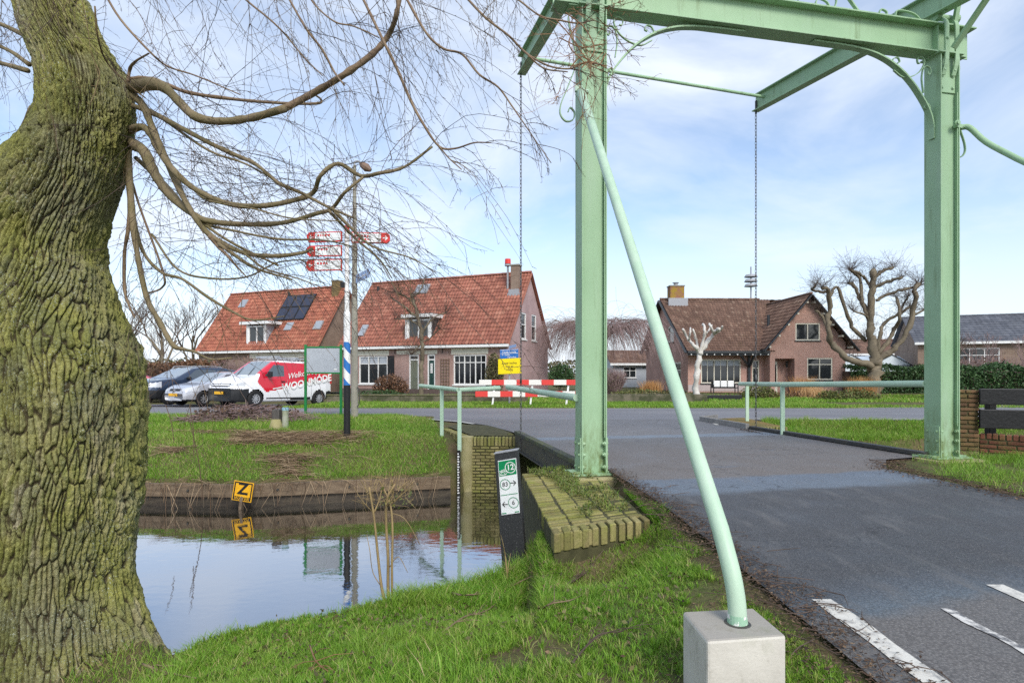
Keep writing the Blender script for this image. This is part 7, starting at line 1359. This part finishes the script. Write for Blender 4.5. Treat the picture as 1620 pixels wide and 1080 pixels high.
def hedgebox(a, b, w, h):
    a = np.array(a); b = np.array(b)
    def f(g, n):
        t = g.random(n); s = g.choice([0, 1, 2], n, p=[0.62, 0.10, 0.28]); y = np.where(s == 0, -1, np.where(s == 1, 1, g.uniform(-1, 1, n)))*w/2+g.normal(0, 0.05, n); z = np.where(s == 2, h+g.normal(0, 0.06, n), g.random(n)*h)+0.0; hh = (fbm(t*14, t*0, 3, 3)-0.5)*0.3; z = z*(1+hh); y = y*(1+0.5*(fbm(t*22, z*2, 5, 3)-0.5)); d = unit(np.append(b-a, 0))[:2]; nrm = np.array((-d[1], d[0])); p = a+(b-a)*t[:, None]+nrm*y[:, None]; return np.concatenate([p, z[:, None]], 1)
    return f
def hedge(label, a, b, w, h, n, size, mat, seed):
    t = Thing('hedge', label, 'hedge', (*a, 0)); mb = MB(); mb.beam((*a, h*0.42), (*b, h*0.42), w*0.75, h*0.84); t.part('branches', mb, M['twig_dark']); stuff(leaves('foliage', hedgebox(a, b, w, h), n, size, mat, seed, t.e, t.org)); return t
hedge('clipped dark green hedge behind the pollard tree and greenhouse front', (21.6, 36.8), (27.6, 36.6), 1.1, 1.72, 11000, 0.065, 'leaf_green', 1)
hedge('dark green ivy hedge above the black planks at the right edge', (20.3, 27.6), (27.5, 26.6), 1.0, 1.6, 14000, 0.06, 'leaf_green', 2)
hedge('brown beech hedge behind the parked cars on the left', (-29, 34.5), (-17.5, 34.5), 1.2, 1.9, 9000, 0.09, 'leaf_brown', 3)
def bush(label, c, r, n, size, mat, seed, sticks=0, smat='twig_dark', name='shrub'):
    t = Thing(name, label, 'shrub', (c[0], c[1], 0)); g = random.Random(seed); mb = MB()
    for _ in range(max(8, sticks)):
        a = g.uniform(0, 6.28); k = g.random()**0.5; e = np.array((c[0]+math.cos(a)*k*r[0], c[1]+math.sin(a)*k*r[1], c[2]+r[2]*g.uniform(0.3, 1.0)*(1-0.3*k*k))); b = np.array((c[0]+math.cos(a)*k*r[0]*0.3, c[1]+math.sin(a)*k*r[1]*0.3, 0)); m = (b+e)/2+np.array((g.gauss(0, 0.06), g.gauss(0, 0.06), 0)); mb.tube([b, m, e], [0.012, 0.009, 0.004], 3, False)
        if sticks:
            for _k in range(3): f = m+(e-m)*g.random(); mb.tube([f, f+np.array((g.gauss(0, 0.16), g.gauss(0, 0.16), g.uniform(0.05, 0.3)))], [0.006, 0.003], 3, False)
    stuff(t.part('stems', mb, M[smat]))
    if n: stuff(leaves('foliage', ell(c, r), n, size, mat, seed, t.e, t.org))
    return t
bush('rusty brown shrub under the white window left of the grey door', (Gp(617, 29.5)[0], 29.5, 0.55), (0.95, 0.7, 0.75), 2600, 0.06, 'leaf_brown', 4, 60)
bush('dark ivy mound climbing the corner behind the yellow sign', (Gp(782, 31.2)[0], 31.4, 1.2), (0.55, 0.4, 1.3), 3200, 0.055, 'leaf_mix', 5, 30)
bush('dark green rounded evergreen shrub left of the left bridge post', (Gp(888, 34)[0], 34, 1.15), (0.85, 0.8, 0.75), 3200, 0.055, 'leaf_green', 6)
bush('dense brown twiggy shrub right of the left bridge post', (Gp(968, 31)[0], 31, 0.75), (0.85, 0.7, 0.9), 500, 0.04, 'leaf_mix', 7, 420, 'twig_purple')
bush('bright low green plants at the foot of the middle house wall', (Gp(600, 28.6)[0], 28.6, 0.15), (1.6, 0.5, 0.35), 1800, 0.05, 'leaf_green', 8)
bush('conifer green shrub behind the dark estate car', (Gp(338, 36)[0], 36, 1.0), (1.2, 0.8, 1.3), 4200, 0.07, 'leaf_green', 9)
bush('bare reddish thicket in front of the left house wall behind the van', (Gp(400, 33)[0], 33, 1.2), (2.6, 0.8, 1.3), 300, 0.05, 'leaf_brown', 10, 520, 'twig_purple')
bush('brown thicket between the willow trunk and the cars', (Gp(262, 33)[0], 32.6, 1.1), (2.4, 0.6, 1.0), 2200, 0.07, 'leaf_brown', 11, 240)
bush('low green ground cover by the left edge of the right house', (Gp(1010, 30)[0], 30, 0.12), (1.7, 0.8, 0.4), 2200, 0.05, 'leaf_olive', 12)
bush('round green shrub in front of the big window of the right house', (Gp(1200, 28.5)[0], 28.5, 0.25), (0.95, 0.6, 0.55), 2000, 0.05, 'leaf_olive', 13)
bush('low green clump on the bed below the right house wing', (Gp(1310, 27)[0], 27, 0.15), (0.6, 0.4, 0.4), 1100, 0.045, 'leaf_olive', 14)
bush('yellowish low shrub at the front of the bed near the pollard tree', (Gp(1352, 26.6)[0], 26.6, 0.2), (1.3, 0.5, 0.4), 1500, 0.05, 'leaf_olive', 15)
bush('brown leafy bed border under the right house wing', (Gp(1270, 29)[0], 29, 0.1), (4.5, 1.0, 0.35), 3800, 0.05, 'leaf_brown', 16)
bush('reddish twig thicket above the ivy hedge on the right', (Gp(1555, 31)[0], 31, 1.4), (2.6, 0.7, 0.95), 900, 0.05, 'leaf_brown', 17, 480, 'twig_purple')
bush('brown bed planting left of the white tree', (Gp(1050, 29.5)[0], 29.5, 0.1), (2.6, 0.8, 0.35), 2200, 0.05, 'leaf_mix', 18)
# blades -----------------------------------------------------------------------
def blades(Pn, h, w, lean, g, flat=0.0):
    n = len(Pn); a = g.uniform(0, 2*np.pi, n); dx = np.stack([np.cos(a), np.sin(a), 0*a], 1); b = g.uniform(0, 2*np.pi, n); ln = np.stack([np.cos(b), np.sin(b), 0*b], 1)*(lean*h*g.uniform(0.3, 1.4, n))[:, None]; upv = np.stack([0*h, 0*h, h], 1)*(1-flat); w = w[:, None] if np.ndim(w) else w
    b0 = Pn-dx*w; b1 = Pn+dx*w; m = Pn+ln*0.35+upv*0.6; m0 = m-dx*w*0.8; m1 = m+dx*w*0.8; tip = Pn+ln+upv
    V = np.stack([b0, b1, m1, m0, tip], 1).reshape(-1, 3); k = np.arange(n)[:, None]*5; F = np.concatenate([k+np.array([[0, 1, 2]]), k+np.array([[0, 2, 3]]), k+np.array([[3, 2, 4]])], 0); return V, F
yn_ = lambda x: np.interp(x, NX, NY); yf_ = lambda x: np.interp(x, FX, FY)
def roadleft(y): return np.interp(y, [-2, 3, 4.5, 5.6, 6.6, 7.9], [1.62, 1.60, 1.56, 1.53, 1.45, 1.32])
inblk = lambda x, y: (x > 0.76) & (x < 1.14) & (y > 2.28) & (y < 2.64)
def inwall(x, y):
    s_ = [A, B, C, D]; k = np.ones(x.shape, bool)
    for i in range(4): p, q = s_[i], s_[(i+1) % 4]; k &= ((q[0]-p[0])*(y-p[1])-(q[1]-p[1])*(x-p[0])) > 0
    return k
def scatter(n, x0, x1, y0, y1, mask, g):
    x = g.uniform(x0, x1, n); y = g.uniform(y0, y1, n); k = mask(x, y); return x[k], y[k]
GV = []; GF = []; GA = []; off = 0  # all blades of the grass object
def addgrass(x, y, hmin, hmax, w, lean, g, vmean=0.42, vsd=0.22, clump=True, patch=None):
    global off
    z = zg(x, y); h = g.uniform(hmin, hmax, len(x))
    if clump: h *= 0.45+1.1*fbm(x*2.2, y*2.2, 77, 3)
    var = np.clip(g.normal(vmean, vsd, len(x))+0.5*(fbm(x*0.9, y*0.9, 55, 4)-0.5), 0, 1)
    V, F = blades(np.stack([x, y, z-0.01], 1), h, w*g.uniform(0.6, 1.3, len(x)), lean, g); GV.append(V); GF.append(F+off); GA.append(np.repeat(var, 5)); off += len(V)
g = np.random.default_rng(3)
bare = lambda x, y: fbm(x*1.7+2, y*1.7, 88, 4)
edge_dirt = lambda x, y: (roadleft(y)-x) > 0.10+0.32*fbm(x*2.5, y*2.5, 66, 3)*sstep(1.5, 5.0, y)
near_mask = lambda x, y: ((x+3.25)**2+((y-3.9)*0.8)**2 > 0.75+0.35*fbm(x*4, y*4, 19, 3)) & (y < yn_(x)+0.05) & (x < roadleft(y)) & edge_dirt(x, y) & ~inblk(x, y) & ~inwall(x, y) & ((x+3.45)**2+(y-4.2)**2 > 0.50) & (g.random(len(x)) < sstep(0.34, 0.50, bare(x, y))+0.06) & (g.random(len(x)) > 0.6*np.exp(-(((x-0.62-0.12*(y-3.2))/0.22)**2))*((y < 4.8) & (y > 2.4)))
x, y = scatter(110000, -2.6, 1.6, 2.2, 5.8, near_mask, g); addgrass(x, y, 0.02, 0.06, 0.0021, 1.0, g, 0.42, 0.27)
def tufts(n, x0, x1, y0, y1, mask, k, spread, hmin, hmax, w, g):
    global off
    cx_, cy_ = scatter(n, x0, x1, y0, y1, mask, g); m = len(cx_); hs = g.uniform(hmin, hmax, m)*(0.45+1.1*fbm(cx_*2.2, cy_*2.2, 77, 3)); vs = np.clip(g.normal(0.46, 0.24, m)+0.5*(fbm(cx_*0.9, cy_*0.9, 55, 4)-0.5), 0, 1)
    a = g.uniform(0, 2*np.pi, (m, k)); q = np.abs(g.normal(0, 1, (m, k))); x = (cx_[:, None]+np.cos(a)*q*spread).ravel(); y = (cy_[:, None]+np.sin(a)*q*spread).ravel(); h = (hs[:, None]*g.uniform(0.5, 1.15, (m, k))).ravel(); ln = np.stack([np.cos(a), np.sin(a)], -1).reshape(-1, 2)*(h*np.clip(q.ravel()*0.55+0.15, 0, 1.3))[:, None]+g.normal(0, 0.008, (m*k, 2))
    z = zg(x, y)-0.008; Pn = np.stack([x, y, z], 1); dx = np.stack([-np.sin(a.ravel()), np.cos(a.ravel()), 0*x], 1); ww = (w*g.uniform(0.6, 1.4, m*k))[:, None]; L3 = np.concatenate([ln, np.zeros((m*k, 1))], 1); up_ = np.stack([0*x, 0*x, h*np.clip(1.15-0.35*q.ravel(), 0.35, 1.1)], 1)
    mid = Pn+L3*0.35+up_*0.62; tip = Pn+L3+up_*0.95; V = np.stack([Pn-dx*ww, Pn+dx*ww, mid+dx*ww*0.8, mid-dx*ww*0.8, tip], 1).reshape(-1, 3); kk = np.arange(m*k)[:, None]*5; F = np.concatenate([kk+np.array([[0, 1, 2]]), kk+np.array([[0, 2, 3]]), kk+np.array([[3, 2, 4]])], 0)
    GV.append(V); GF.append(F+off); GA.append(np.repeat(np.clip(np.repeat(vs, k)+g.normal(0, 0.14, m*k), 0, 1), 5)); off += len(V)
tufts(15000, -2.6, 1.6, 2.2, 5.8, near_mask, 17, 0.017, 0.025, 0.075, 0.0022, g)
x, y = scatter(16000, -2.6, 1.6, 2.2, 5.8, lambda x, y: near_mask(x, y) & (fbm(x*2.7, y*2.7, 99, 3) > 0.52), g); addgrass(x, y, 0.05, 0.12, 0.0024, 0.9, g, 0.55, 0.28)
x, y = scatter(60000, -5.5, -2.0, 3.2, 5.6, lambda x, y: (y < yn_(x)+0.02) & ((x+3.25)**2+((y-3.9)*0.8)**2 > 0.75+0.35*fbm(x*4, y*4, 19, 3)), g); addgrass(x, y, 0.04, 0.16, 0.0025, 0.9, g)
x, y = scatter(60000, 0.8, 1.6, 5.44, 8.2, lambda x, y: (x < roadleft(y)-0.05) & ~inwall(x, y), g); addgrass(x, y, 0.03, 0.10, 0.003, 0.9, g)
x, y = scatter(22000, -1.0, 0.5, 4.5, 6.2, lambda x, y: (y < yn_(x)+0.15) & (y > yn_(x)-0.9) & ~inwall(x, y), g); addgrass(x, y, 0.04, 0.15, 0.0026, 0.9, g, 0.5)
x, y = scatter(9000, 0.15, 1.5, 4.2, 5.35, lambda x, y: (x < roadleft(y)-0.1) & ~inwall(x, y) & (fbm(x*3, y*3, 23, 3) > 0.42), g); addgrass(x, y, 0.03, 0.09, 0.0026, 0.9, g, 0.55, 0.25)
x, y = scatter(9000, 0.3, 1.5, 4.3, 5.4, lambda x, y: (x < roadleft(y)-0.06) & ~inwall(x, y), g); addgrass(x, y, 0.02, 0.06, 0.0026, 1.0, g, 0.62, 0.28, False)
x, y = scatter(9000, -3.4, -1.9, 2.8, 4.4, lambda x, y: (y < yn_(x)) & (fbm(x*4, y*4, 29, 3) > 0.50), g); addgrass(x, y, 0.03, 0.12, 0.0024, 0.9, g, 0.55, 0.28)
leftbank = lambda x, y: (y > yf_(x)+0.16) & (x < np.interp(y, [12.2, 13, 14.6, 15.6, 17.2], [-1.3, -1.5, -1.9, -2.2, -3.4])) & (y < 17.4)
drypatch = lambda x, y: sstep(0.50, 0.58, fbm(x*0.55, y*1.3, 61, 4))*sstep(-2.8, -5.0, x)*((y < 13.6) & (y > 11.0))
x, y = scatter(170000, -14, -1.2, 10.9, 17.5, lambda x, y: leftbank(x, y) & (g.random(len(x)) > drypatch(x, y)*0.9), g); addgrass(x, y, 0.03, 0.12, 0.0050, 0.9, g, 0.5, 0.26)
x, y = scatter(11000, -14, -1.2, 13.6, 17.4, lambda x, y: leftbank(x, y) & (fbm(x, y, 31, 3) > 0.5), g); addgrass(x, y, 0.08, 0.20, 0.006, 0.6, g, 0.6, 0.25)
rb = lambda x, y: (y > yf_(x)+0.1) & (x > np.interp(y, [9, 13.2, 14.4, 15.9, 16.2], [6.6, 5.85, 6.3, 7.0, 7.5])) & (y < 16.0)
x, y = scatter(120000, 5.6, 19, 12.5, 16.0, rb, g); addgrass(x, y, 0.05, 0.18, 0.0050, 0.8, g, 0.5, 0.25)
x, y = scatter(26000, 5.4, 10, 5.5, 9.2, lambda x, y: (x > np.interp(y, [5, 6, 7.9, 8.75, 9.3], [5.75, 5.7, 5.55, 6.0, 7.2])) & (fbm(x*2.3, y*2.3, 15, 3) > 0.50) & ((x-Rp[0])**2+(y-Rp[1])**2 > 0.30), g); addgrass(x, y, 0.04, 0.18, 0.003, 0.9, g, 0.5)
x, y = scatter(80000, -9.0, 30, 21.65, 24.9, lambda x, y: (x < 13) | (y < 22.4), g); addgrass(x, y, 0.03, 0.11, 0.009, 0.7, g, 0.5)
x, y = scatter(60000, -9.5, 27, 25.0, 33, lambda x, y: g.random(len(x)) < 1.1-(y-25)/9, g); addgrass(x, y, 0.05, 0.16, 0.016, 0.7, g, 0.5)
stuff(fast('grass', np.concatenate(GV), np.concatenate(GF), M['grass'], {'var': np.concatenate(GA)}), 'bright green winter grass on the canal banks and road verges', 'grass')
wx_g, wy_g = g.uniform(-2.3, 1.4, 2600), g.uniform(2.4, 5.5, 2600); k = near_mask(wx_g, wy_g) & (fbm(wx_g*3.1, wy_g*3.1, 5, 3) > 0.54); wx_g, wy_g = wx_g[k], wy_g[k]
stuff(leaves('weeds', lambda gg, nn: np.stack([wx_g, wy_g, zg(wx_g, wy_g)+0.03+0.03*gg.random(len(wx_g))], 1), len(wx_g), 0.016, 'leaf_mix', 21), 'small broad leaved weeds scattered through the near lawn', 'weeds')
# dry reed litter on the far bank and hanging over the plank
def straws(name, label, cat, Pn, L_, w, g, mat, zs=0.35, drop=None, vm=0.5):
    n = len(Pn); a = g.normal(0, 0.5, n)+np.where(g.random(n) < 0.5, 0, np.pi); d = np.stack([np.cos(a), np.sin(a), g.normal(0, zs, n)], 1); d /= np.linalg.norm(d, axis=1)[:, None]
    if drop is not None: d[drop] = np.stack([g.normal(0, 0.25, drop.sum()), np.full(drop.sum(), -0.35), np.full(drop.sum(), -1.0)], 1)
    L_ = L_*g.uniform(0.3, 1.2, n)[:, None]; sd = np.cross(d, g.normal(size=(n, 3))); sd /= np.linalg.norm(sd, axis=1)[:, None]; m = Pn+d*L_*0.5+np.stack([0*a, 0*a, g.uniform(0, 0.04, n)], 1); e = Pn+d*L_
    V = np.stack([Pn-sd*w, Pn+sd*w, m-sd*w, m+sd*w, e-sd*w*0.4, e+sd*w*0.4], 1).reshape(-1, 3); k = np.arange(n)[:, None]*6; F = np.concatenate([k+np.array([[0, 1, 3, 2]]), k+np.array([[2, 3, 5, 4]])]); return stuff(fast(name, V, F, M[mat], {'var': np.repeat(np.clip(g.normal(vm, 0.28, n), 0, 1), 6)}), label, cat)
x, y = scatter(60000, -12, -1.3, 11.0, 13.8, lambda x, y: (y > yf_(x)) & (g.random(len(x)) < drypatch(x, y)), g); x = x[:7000]; y = y[:7000]
straws('dry_reeds', 'pale dry cut reeds lying on the far grassy bank', 'dry reeds', np.stack([x, y, zg(x, y)+0.03], 1), 0.45, 0.0045, g, 'dry', 0.15)
n = 420; x = g.uniform(-11, -1.4, n); y = yf_(x)-0.12; straws('dry_reeds', 'dry stalks hanging over the timber plank edge into the water', 'dry reeds', np.stack([x, y, np.full(n, -0.78)], 1), 0.5, 0.005, g, 'dry', 0.2, g.random(n) < 0.6)
# brush heap
c = G(285, 690, 0.05); t = Thing('brush_pile', 'low heap of cut brown twigs and leaves by the roadside left of the bollards', 'brush pile', (c[0], 15.2, 0)); r = random.Random(8); mb = MB()
for _ in range(900):
    a = r.uniform(0, 6.28); k = r.random()**0.6; p = np.array((c[0]-0.4+math.cos(a)*k*1.9, 15.3+math.sin(a)*k*0.6, 0.06+0.42*(1-k*k)*r.random())); d = unit((r.gauss(0, 1), r.gauss(0, 0.6), r.gauss(0, 0.25))); mb.tube([p-d*0.25, p+np.array((0, 0, 0.03)), p+d*r.uniform(0.1, 0.4)], [0.006, 0.006, 0.003], 3, False)
stuff(t.part('twigs', mb, M['twig_purple'])); stuff(leaves('dead_leaves', ell((c[0]-0.4, 15.3, 0.1), (1.8, 0.6, 0.4)), 1500, 0.05, 'litter', 3, t.e, t.org))
# ornamental grasses
for px, d, h, rx, lab in ((1272, 29.5, 1.15, 0.75, 'tall orange ornamental grass under the right house windows, nearest the door'), (1285, 28.6, 0.65, 0.7, 'shorter pale buff ornamental grass in front of the tall orange tuft'), (1362, 30.5, 1.15, 0.75, 'orange ornamental grass left of the pollard trunk'), (1030, 33, 0.9, 0.6, 'orange dry grass tuft at the left gable of the right house')):
    n = 900; x = Gp(px, d)[0]+g.normal(0, rx*0.42, n); y = d+g.normal(0, 0.25, n); V, F = blades(np.stack([x, y, 0*x+0.02], 1), h*g.uniform(0.6, 1.1, n), 0.007*np.ones(n), 0.35, g); o = fast('ornamental_grass', V, F, M['orange'], {'var': np.repeat(np.clip(g.normal(0.5 if h > 0.8 else 0.9, 0.2, n), 0, 1), 5)}); tag(o, lab, 'ornamental grass', 'ornamental grasses in the garden bed')
# leaf litter and twigs along the road edges
def littersheet(name, label, xs_, ys_, size, seed, lift=0.012):
    gg = np.random.default_rng(seed); n = len(xs_); z = np.maximum(zg(xs_, ys_), np.where((xs_ > 1.3) & (xs_ < 5.5), 0.004, -9))+lift; Pn = np.stack([xs_, ys_, z], 1); a = gg.uniform(0, 6.28, n); d = np.stack([np.cos(a), np.sin(a), gg.normal(0, 0.2, n)], 1); e = np.stack([-np.sin(a), np.cos(a), gg.normal(0, 0.35, n)], 1); s = size*gg.uniform(0.4, 1.5, (n, 1)); V = np.stack([Pn-d*s, Pn+e*s*0.4, Pn+d*s, Pn-e*s*0.4], 1).reshape(-1, 3)
    stuff(fast(name, V, np.arange(4*n).reshape(-1, 4), M['litter'], {'var': np.repeat(np.clip(gg.normal(0.45, 0.28, n), 0, 1), 4)}), label, 'leaf litter')
ys_ = g.uniform(2.0, 7.9, 9000); xs_ = roadleft(ys_)+g.normal(0.0, 0.13, 9000)-0.06; k = ~inblk(xs_, ys_); xs_, ys_ = xs_[k], ys_[k]; sx_ = g.uniform(0, 4.6, 2600); pp = np.array([S(SPAN-0.36-abs(q), s, 0) for s, q in zip(sx_, g.normal(0, 0.16, 2600))]); y3 = g.uniform(5.6, 9.0, 3600); x3 = np.interp(y3, [5.5, 6, 7.9, 8.75, 9.1], [5.45, 5.42, 5.22, 5.7, 6.2])+g.normal(0.1, 0.16, 3600)
littersheet('leaf_litter', 'brown leaf and twig litter along the near left road edge', xs_, ys_, 0.011, 1); littersheet('leaf_litter', 'dark dirt and dead leaves along the right kerb of the bridge deck', pp[:, 0], pp[:, 1], 0.018, 2); littersheet('leaf_litter', 'brown litter along the road edge by the right bridge post and low wall', x3, y3, 0.016, 3)
xx_ = np.concatenate([g.uniform(-2.2, 1.3, 1700), g.uniform(-3.0, -2.1, 500)]); yy_ = np.concatenate([g.uniform(2.3, 5.6, 1700), g.uniform(2.9, 4.2, 500)]); k = (yy_ < yn_(xx_)) & ~inblk(xx_, yy_) & ~inwall(xx_, yy_); littersheet('leaf_litter', 'scattered dead leaves among the near grass', xx_[k], yy_[k], 0.013, 4, 0.03)
r = random.Random(12); mb = MB()
for _ in range(230):
    if r.random() < 0.72: y0 = r.uniform(2.2, 7.0); x0 = float(roadleft(y0))+r.gauss(0.06, 0.14)
    else: y0 = r.uniform(5.8, 8.6); x0 = r.uniform(5.3, 6.2)
    a = r.uniform(0, 6.28); L_ = r.uniform(0.06, 0.3); p = np.array((x0, y0, 0.02)); d = np.array((math.cos(a), math.sin(a), 0)); mb.tube([p, p+d*L_*0.5+np.array((r.gauss(0, 0.02), r.gauss(0, 0.02), 0.012)), p+d*L_], [0.003, 0.003, 0.0015], 4, False)
stuff(build('fallen_twigs', mb, M['twig_dark']), 'small fallen twigs along both road edges', 'twigs')
# bigger fallen branches on the grass
def fallen(label, pts, w, mat='limb_brown', subs=()):
    P3 = []
    for a, b, h in pts:
        z = -0.3; 
        for _ in range(8): q = G(a, b, z); z = GZ(q[0], q[1])+h
        P3.append(q)
    sp = smooth_path(P3, 5); mb = MB(); mb.tube(sp, list(np.linspace(w, w*0.35, len(sp))), 6); t = Thing('fallen_branch', label, 'branch', sp[0], group='fallen branches on the grass'); t.part('stem', mb, M[mat], smooth=True); rr2 = random.Random(int(pts[0][0])); sb = MB()
    for _ in range(7): i = rr2.randint(1, len(sp)-2); d = unit(sp[i+1]-sp[i]); e = sp[i]+unit(d+np.array((rr2.gauss(0, 0.6), rr2.gauss(0, 0.6), rr2.uniform(-0.1, 0.35))))*rr2.uniform(0.06, 0.25); sb.tube([sp[i], (sp[i]+e)/2+np.array((0, 0, 0.015)), e], [w*0.45, w*0.35, w*0.2], 4)
    stuff(t.part('side_twigs', sb, M[mat]))
fallen('long fallen branch across the bank left of the cycle marker', [(640, 888, 0.30), (675, 912, 0.12), (715, 937, 0.05), (770, 938, 0.05), (825, 938, 0.04)], 0.011); fallen('thin fallen branch curling right of the cycle marker', [(805, 928, 0.05), (840, 912, 0.06), (880, 900, 0.05)], 0.008); fallen('dark short stick below the brick wall end', [(895, 925, 0.03), (920, 910, 0.06), (942, 893, 0.08)], 0.013, 'twig_dark'); fallen('bent fallen branch low on the lawn', [(700, 1000, 0.03), (735, 975, 0.06), (770, 965, 0.05), (800, 940, 0.04)], 0.007); fallen('pale upright snapped stick leaning at the bank edge', [(803, 925, 0.0), (800, 885, 0.22), (796, 860, 0.36)], 0.010, 'sapling'); fallen('reddish curved twig near the lawn bottom left', [(490, 1020, 0.08), (500, 1045, 0.05), (520, 1062, 0.03)], 0.006, 'twig_red'); fallen('thin grey twig left of the concrete block', [(905, 1048, 0.03), (945, 1005, 0.05), (985, 998, 0.05)], 0.006, 'twig_dark'); fallen('twisted pale twig at the foot of the willow', [(225, 1050, 0.06), (260, 1062, 0.05), (310, 1072, 0.03)], 0.010)
fallen('thin forked branch between the brick wall and the lawn middle', [(840, 975, 0.04), (870, 955, 0.06), (905, 948, 0.05), (940, 930, 0.05)], 0.006)
# cut shrub with tan stems at the water's edge
t = Thing('cut_shrub', 'tan stemmed shrub with cut upright stems at the near water edge', 'shrub', P(612, 960, 4.9)); r = random.Random(4); dS_ = 4.9
def stem(pts, w, par=None, mat='sapling'): mb = MB(); sp = smooth_path([P(a, b, dS_+r.uniform(-0.05, 0.05)) for a, b in pts], 4); mb.tube(sp, list(np.linspace(w, w*0.6, len(sp))), 6); return t.part('stem', mb, M[mat], par, smooth=True)
for pts, w in (([(613, 968), (604, 930), (598, 880), (592, 820), (584, 770)], 0.014), ([(616, 968), (614, 930), (614, 880), (611, 830), (612, 790), (625, 765)], 0.016), ([(621, 965), (620, 900), (621, 840), (618, 800), (608, 775), (600, 760)], 0.012), ([(612, 800), (632, 785), (640, 765)], 0.009), ([(592, 810), (600, 790), (607, 762)], 0.008), ([(616, 800), (622, 780), (620, 758)], 0.008), ([(588, 790), (576, 768), (570, 758)], 0.005), ([(605, 930), (590, 905), (585, 870), (580, 845)], 0.004), ([(614, 900), (630, 880), (645, 905)], 0.004), ([(612, 810), (640, 820), (665, 862)], 0.004), ([(590, 810), (572, 790), (560, 770)], 0.004), ([(614, 800), (640, 778), (655, 760)], 0.005)): stem(pts, w)
mb = MB()
for _ in range(90): p = P(r.uniform(572, 650), r.uniform(755, 800), dS_+r.uniform(-0.12, 0.12)); d = unit((r.gauss(0, 0.6), r.gauss(0, 0.4), r.gauss(0.5, 0.5))); mb.tube([p, p+d*r.uniform(0.05, 0.16)], [0.0025, 0.0015], 3, False)
stuff(t.part('side_twigs', mb, M['sapling'])); stuff(leaves('dead_leaves', ell((P(622, 785, 4.9)), (0.22, 0.12, 0.14)), 60, 0.016, 'leaf_olive', 5, t.e, t.org))
# thin reed stalks rising in front of the far bank on the left
mb = MB()
for (a, b), (c_, d_) in (((300, 665), (322, 790)), ((288, 780), (310, 820)), ((262, 640), (275, 700)), ((300, 640), (306, 720)), ((330, 765), (330, 830)), ((255, 770), (262, 812)), ((278, 762), (268, 830)), ((430, 762), (440, 800)), ((478, 790), (482, 762))): mb.tube(smooth_path([P(a, b, 10.9), P((a+c_)/2+3, (b+d_)/2, 10.8), P(c_, d_, 10.7)], 4), 0.008, 4)
stuff(build('reed_stalks', mb, M['dry']), 'a few long pale reed stalks leaning over the far plank edge', 'reeds')
# moss, grass and plants on the brick wing wall top
g2 = np.random.default_rng(9); n = 9000; u = g2.random(n); v = g2.random(n); k = (fbm(u*5+3, v*9, 17, 4) > 0.52-0.22*np.clip(v-0.4, 0, 1)) & (u > 0.36-0.3*sstep(0.75, 1, v)) & (u < 0.95) & (v > 0.12); u, v = u[k], v[k]; q = A[:2]+(B-A)[:2]*u[:, None]*(1-0.06*v[:, None])+(D-A)[:2]*v[:, None]
stuff(leaves('moss', lambda gg, nn: np.concatenate([q, np.full((len(q), 1), -0.055)+0.045*gg.random((len(q), 1))], 1), len(q), 0.014, 'leaf_olive', 3), 'cushions of yellow green moss on the brick wing wall', 'moss')
m = g2.random(len(q)) < 0.28; V, F = blades(np.concatenate([q[m], np.full((m.sum(), 1), -0.06)], 1), g2.uniform(0.03, 0.10, m.sum()), 0.002*np.ones(m.sum()), 0.9, g2); stuff(fast('wall_grass', V, F, M['grass'], {'var': np.repeat(np.clip(g2.normal(0.6, 0.25, m.sum()), 0, 1), 5)}), 'short tufts of grass growing on the brick wing wall', 'grass')
# far treeline
def belt(gg, n):
    a = gg.uniform(-1.1, 1.1, n); d = gg.uniform(170, 200, n); h = (2.0+4.5*fbm(a*9, a*0, 6, 4))*gg.random(n)**0.7; return np.stack([np.sin(a)*d*1.2, np.cos(a)*d, h], 1)
stuff(leaves('far_trees', belt, 26000, 0.5, 'leaf_mix', 8), 'low belt of distant trees along the horizon', 'trees')
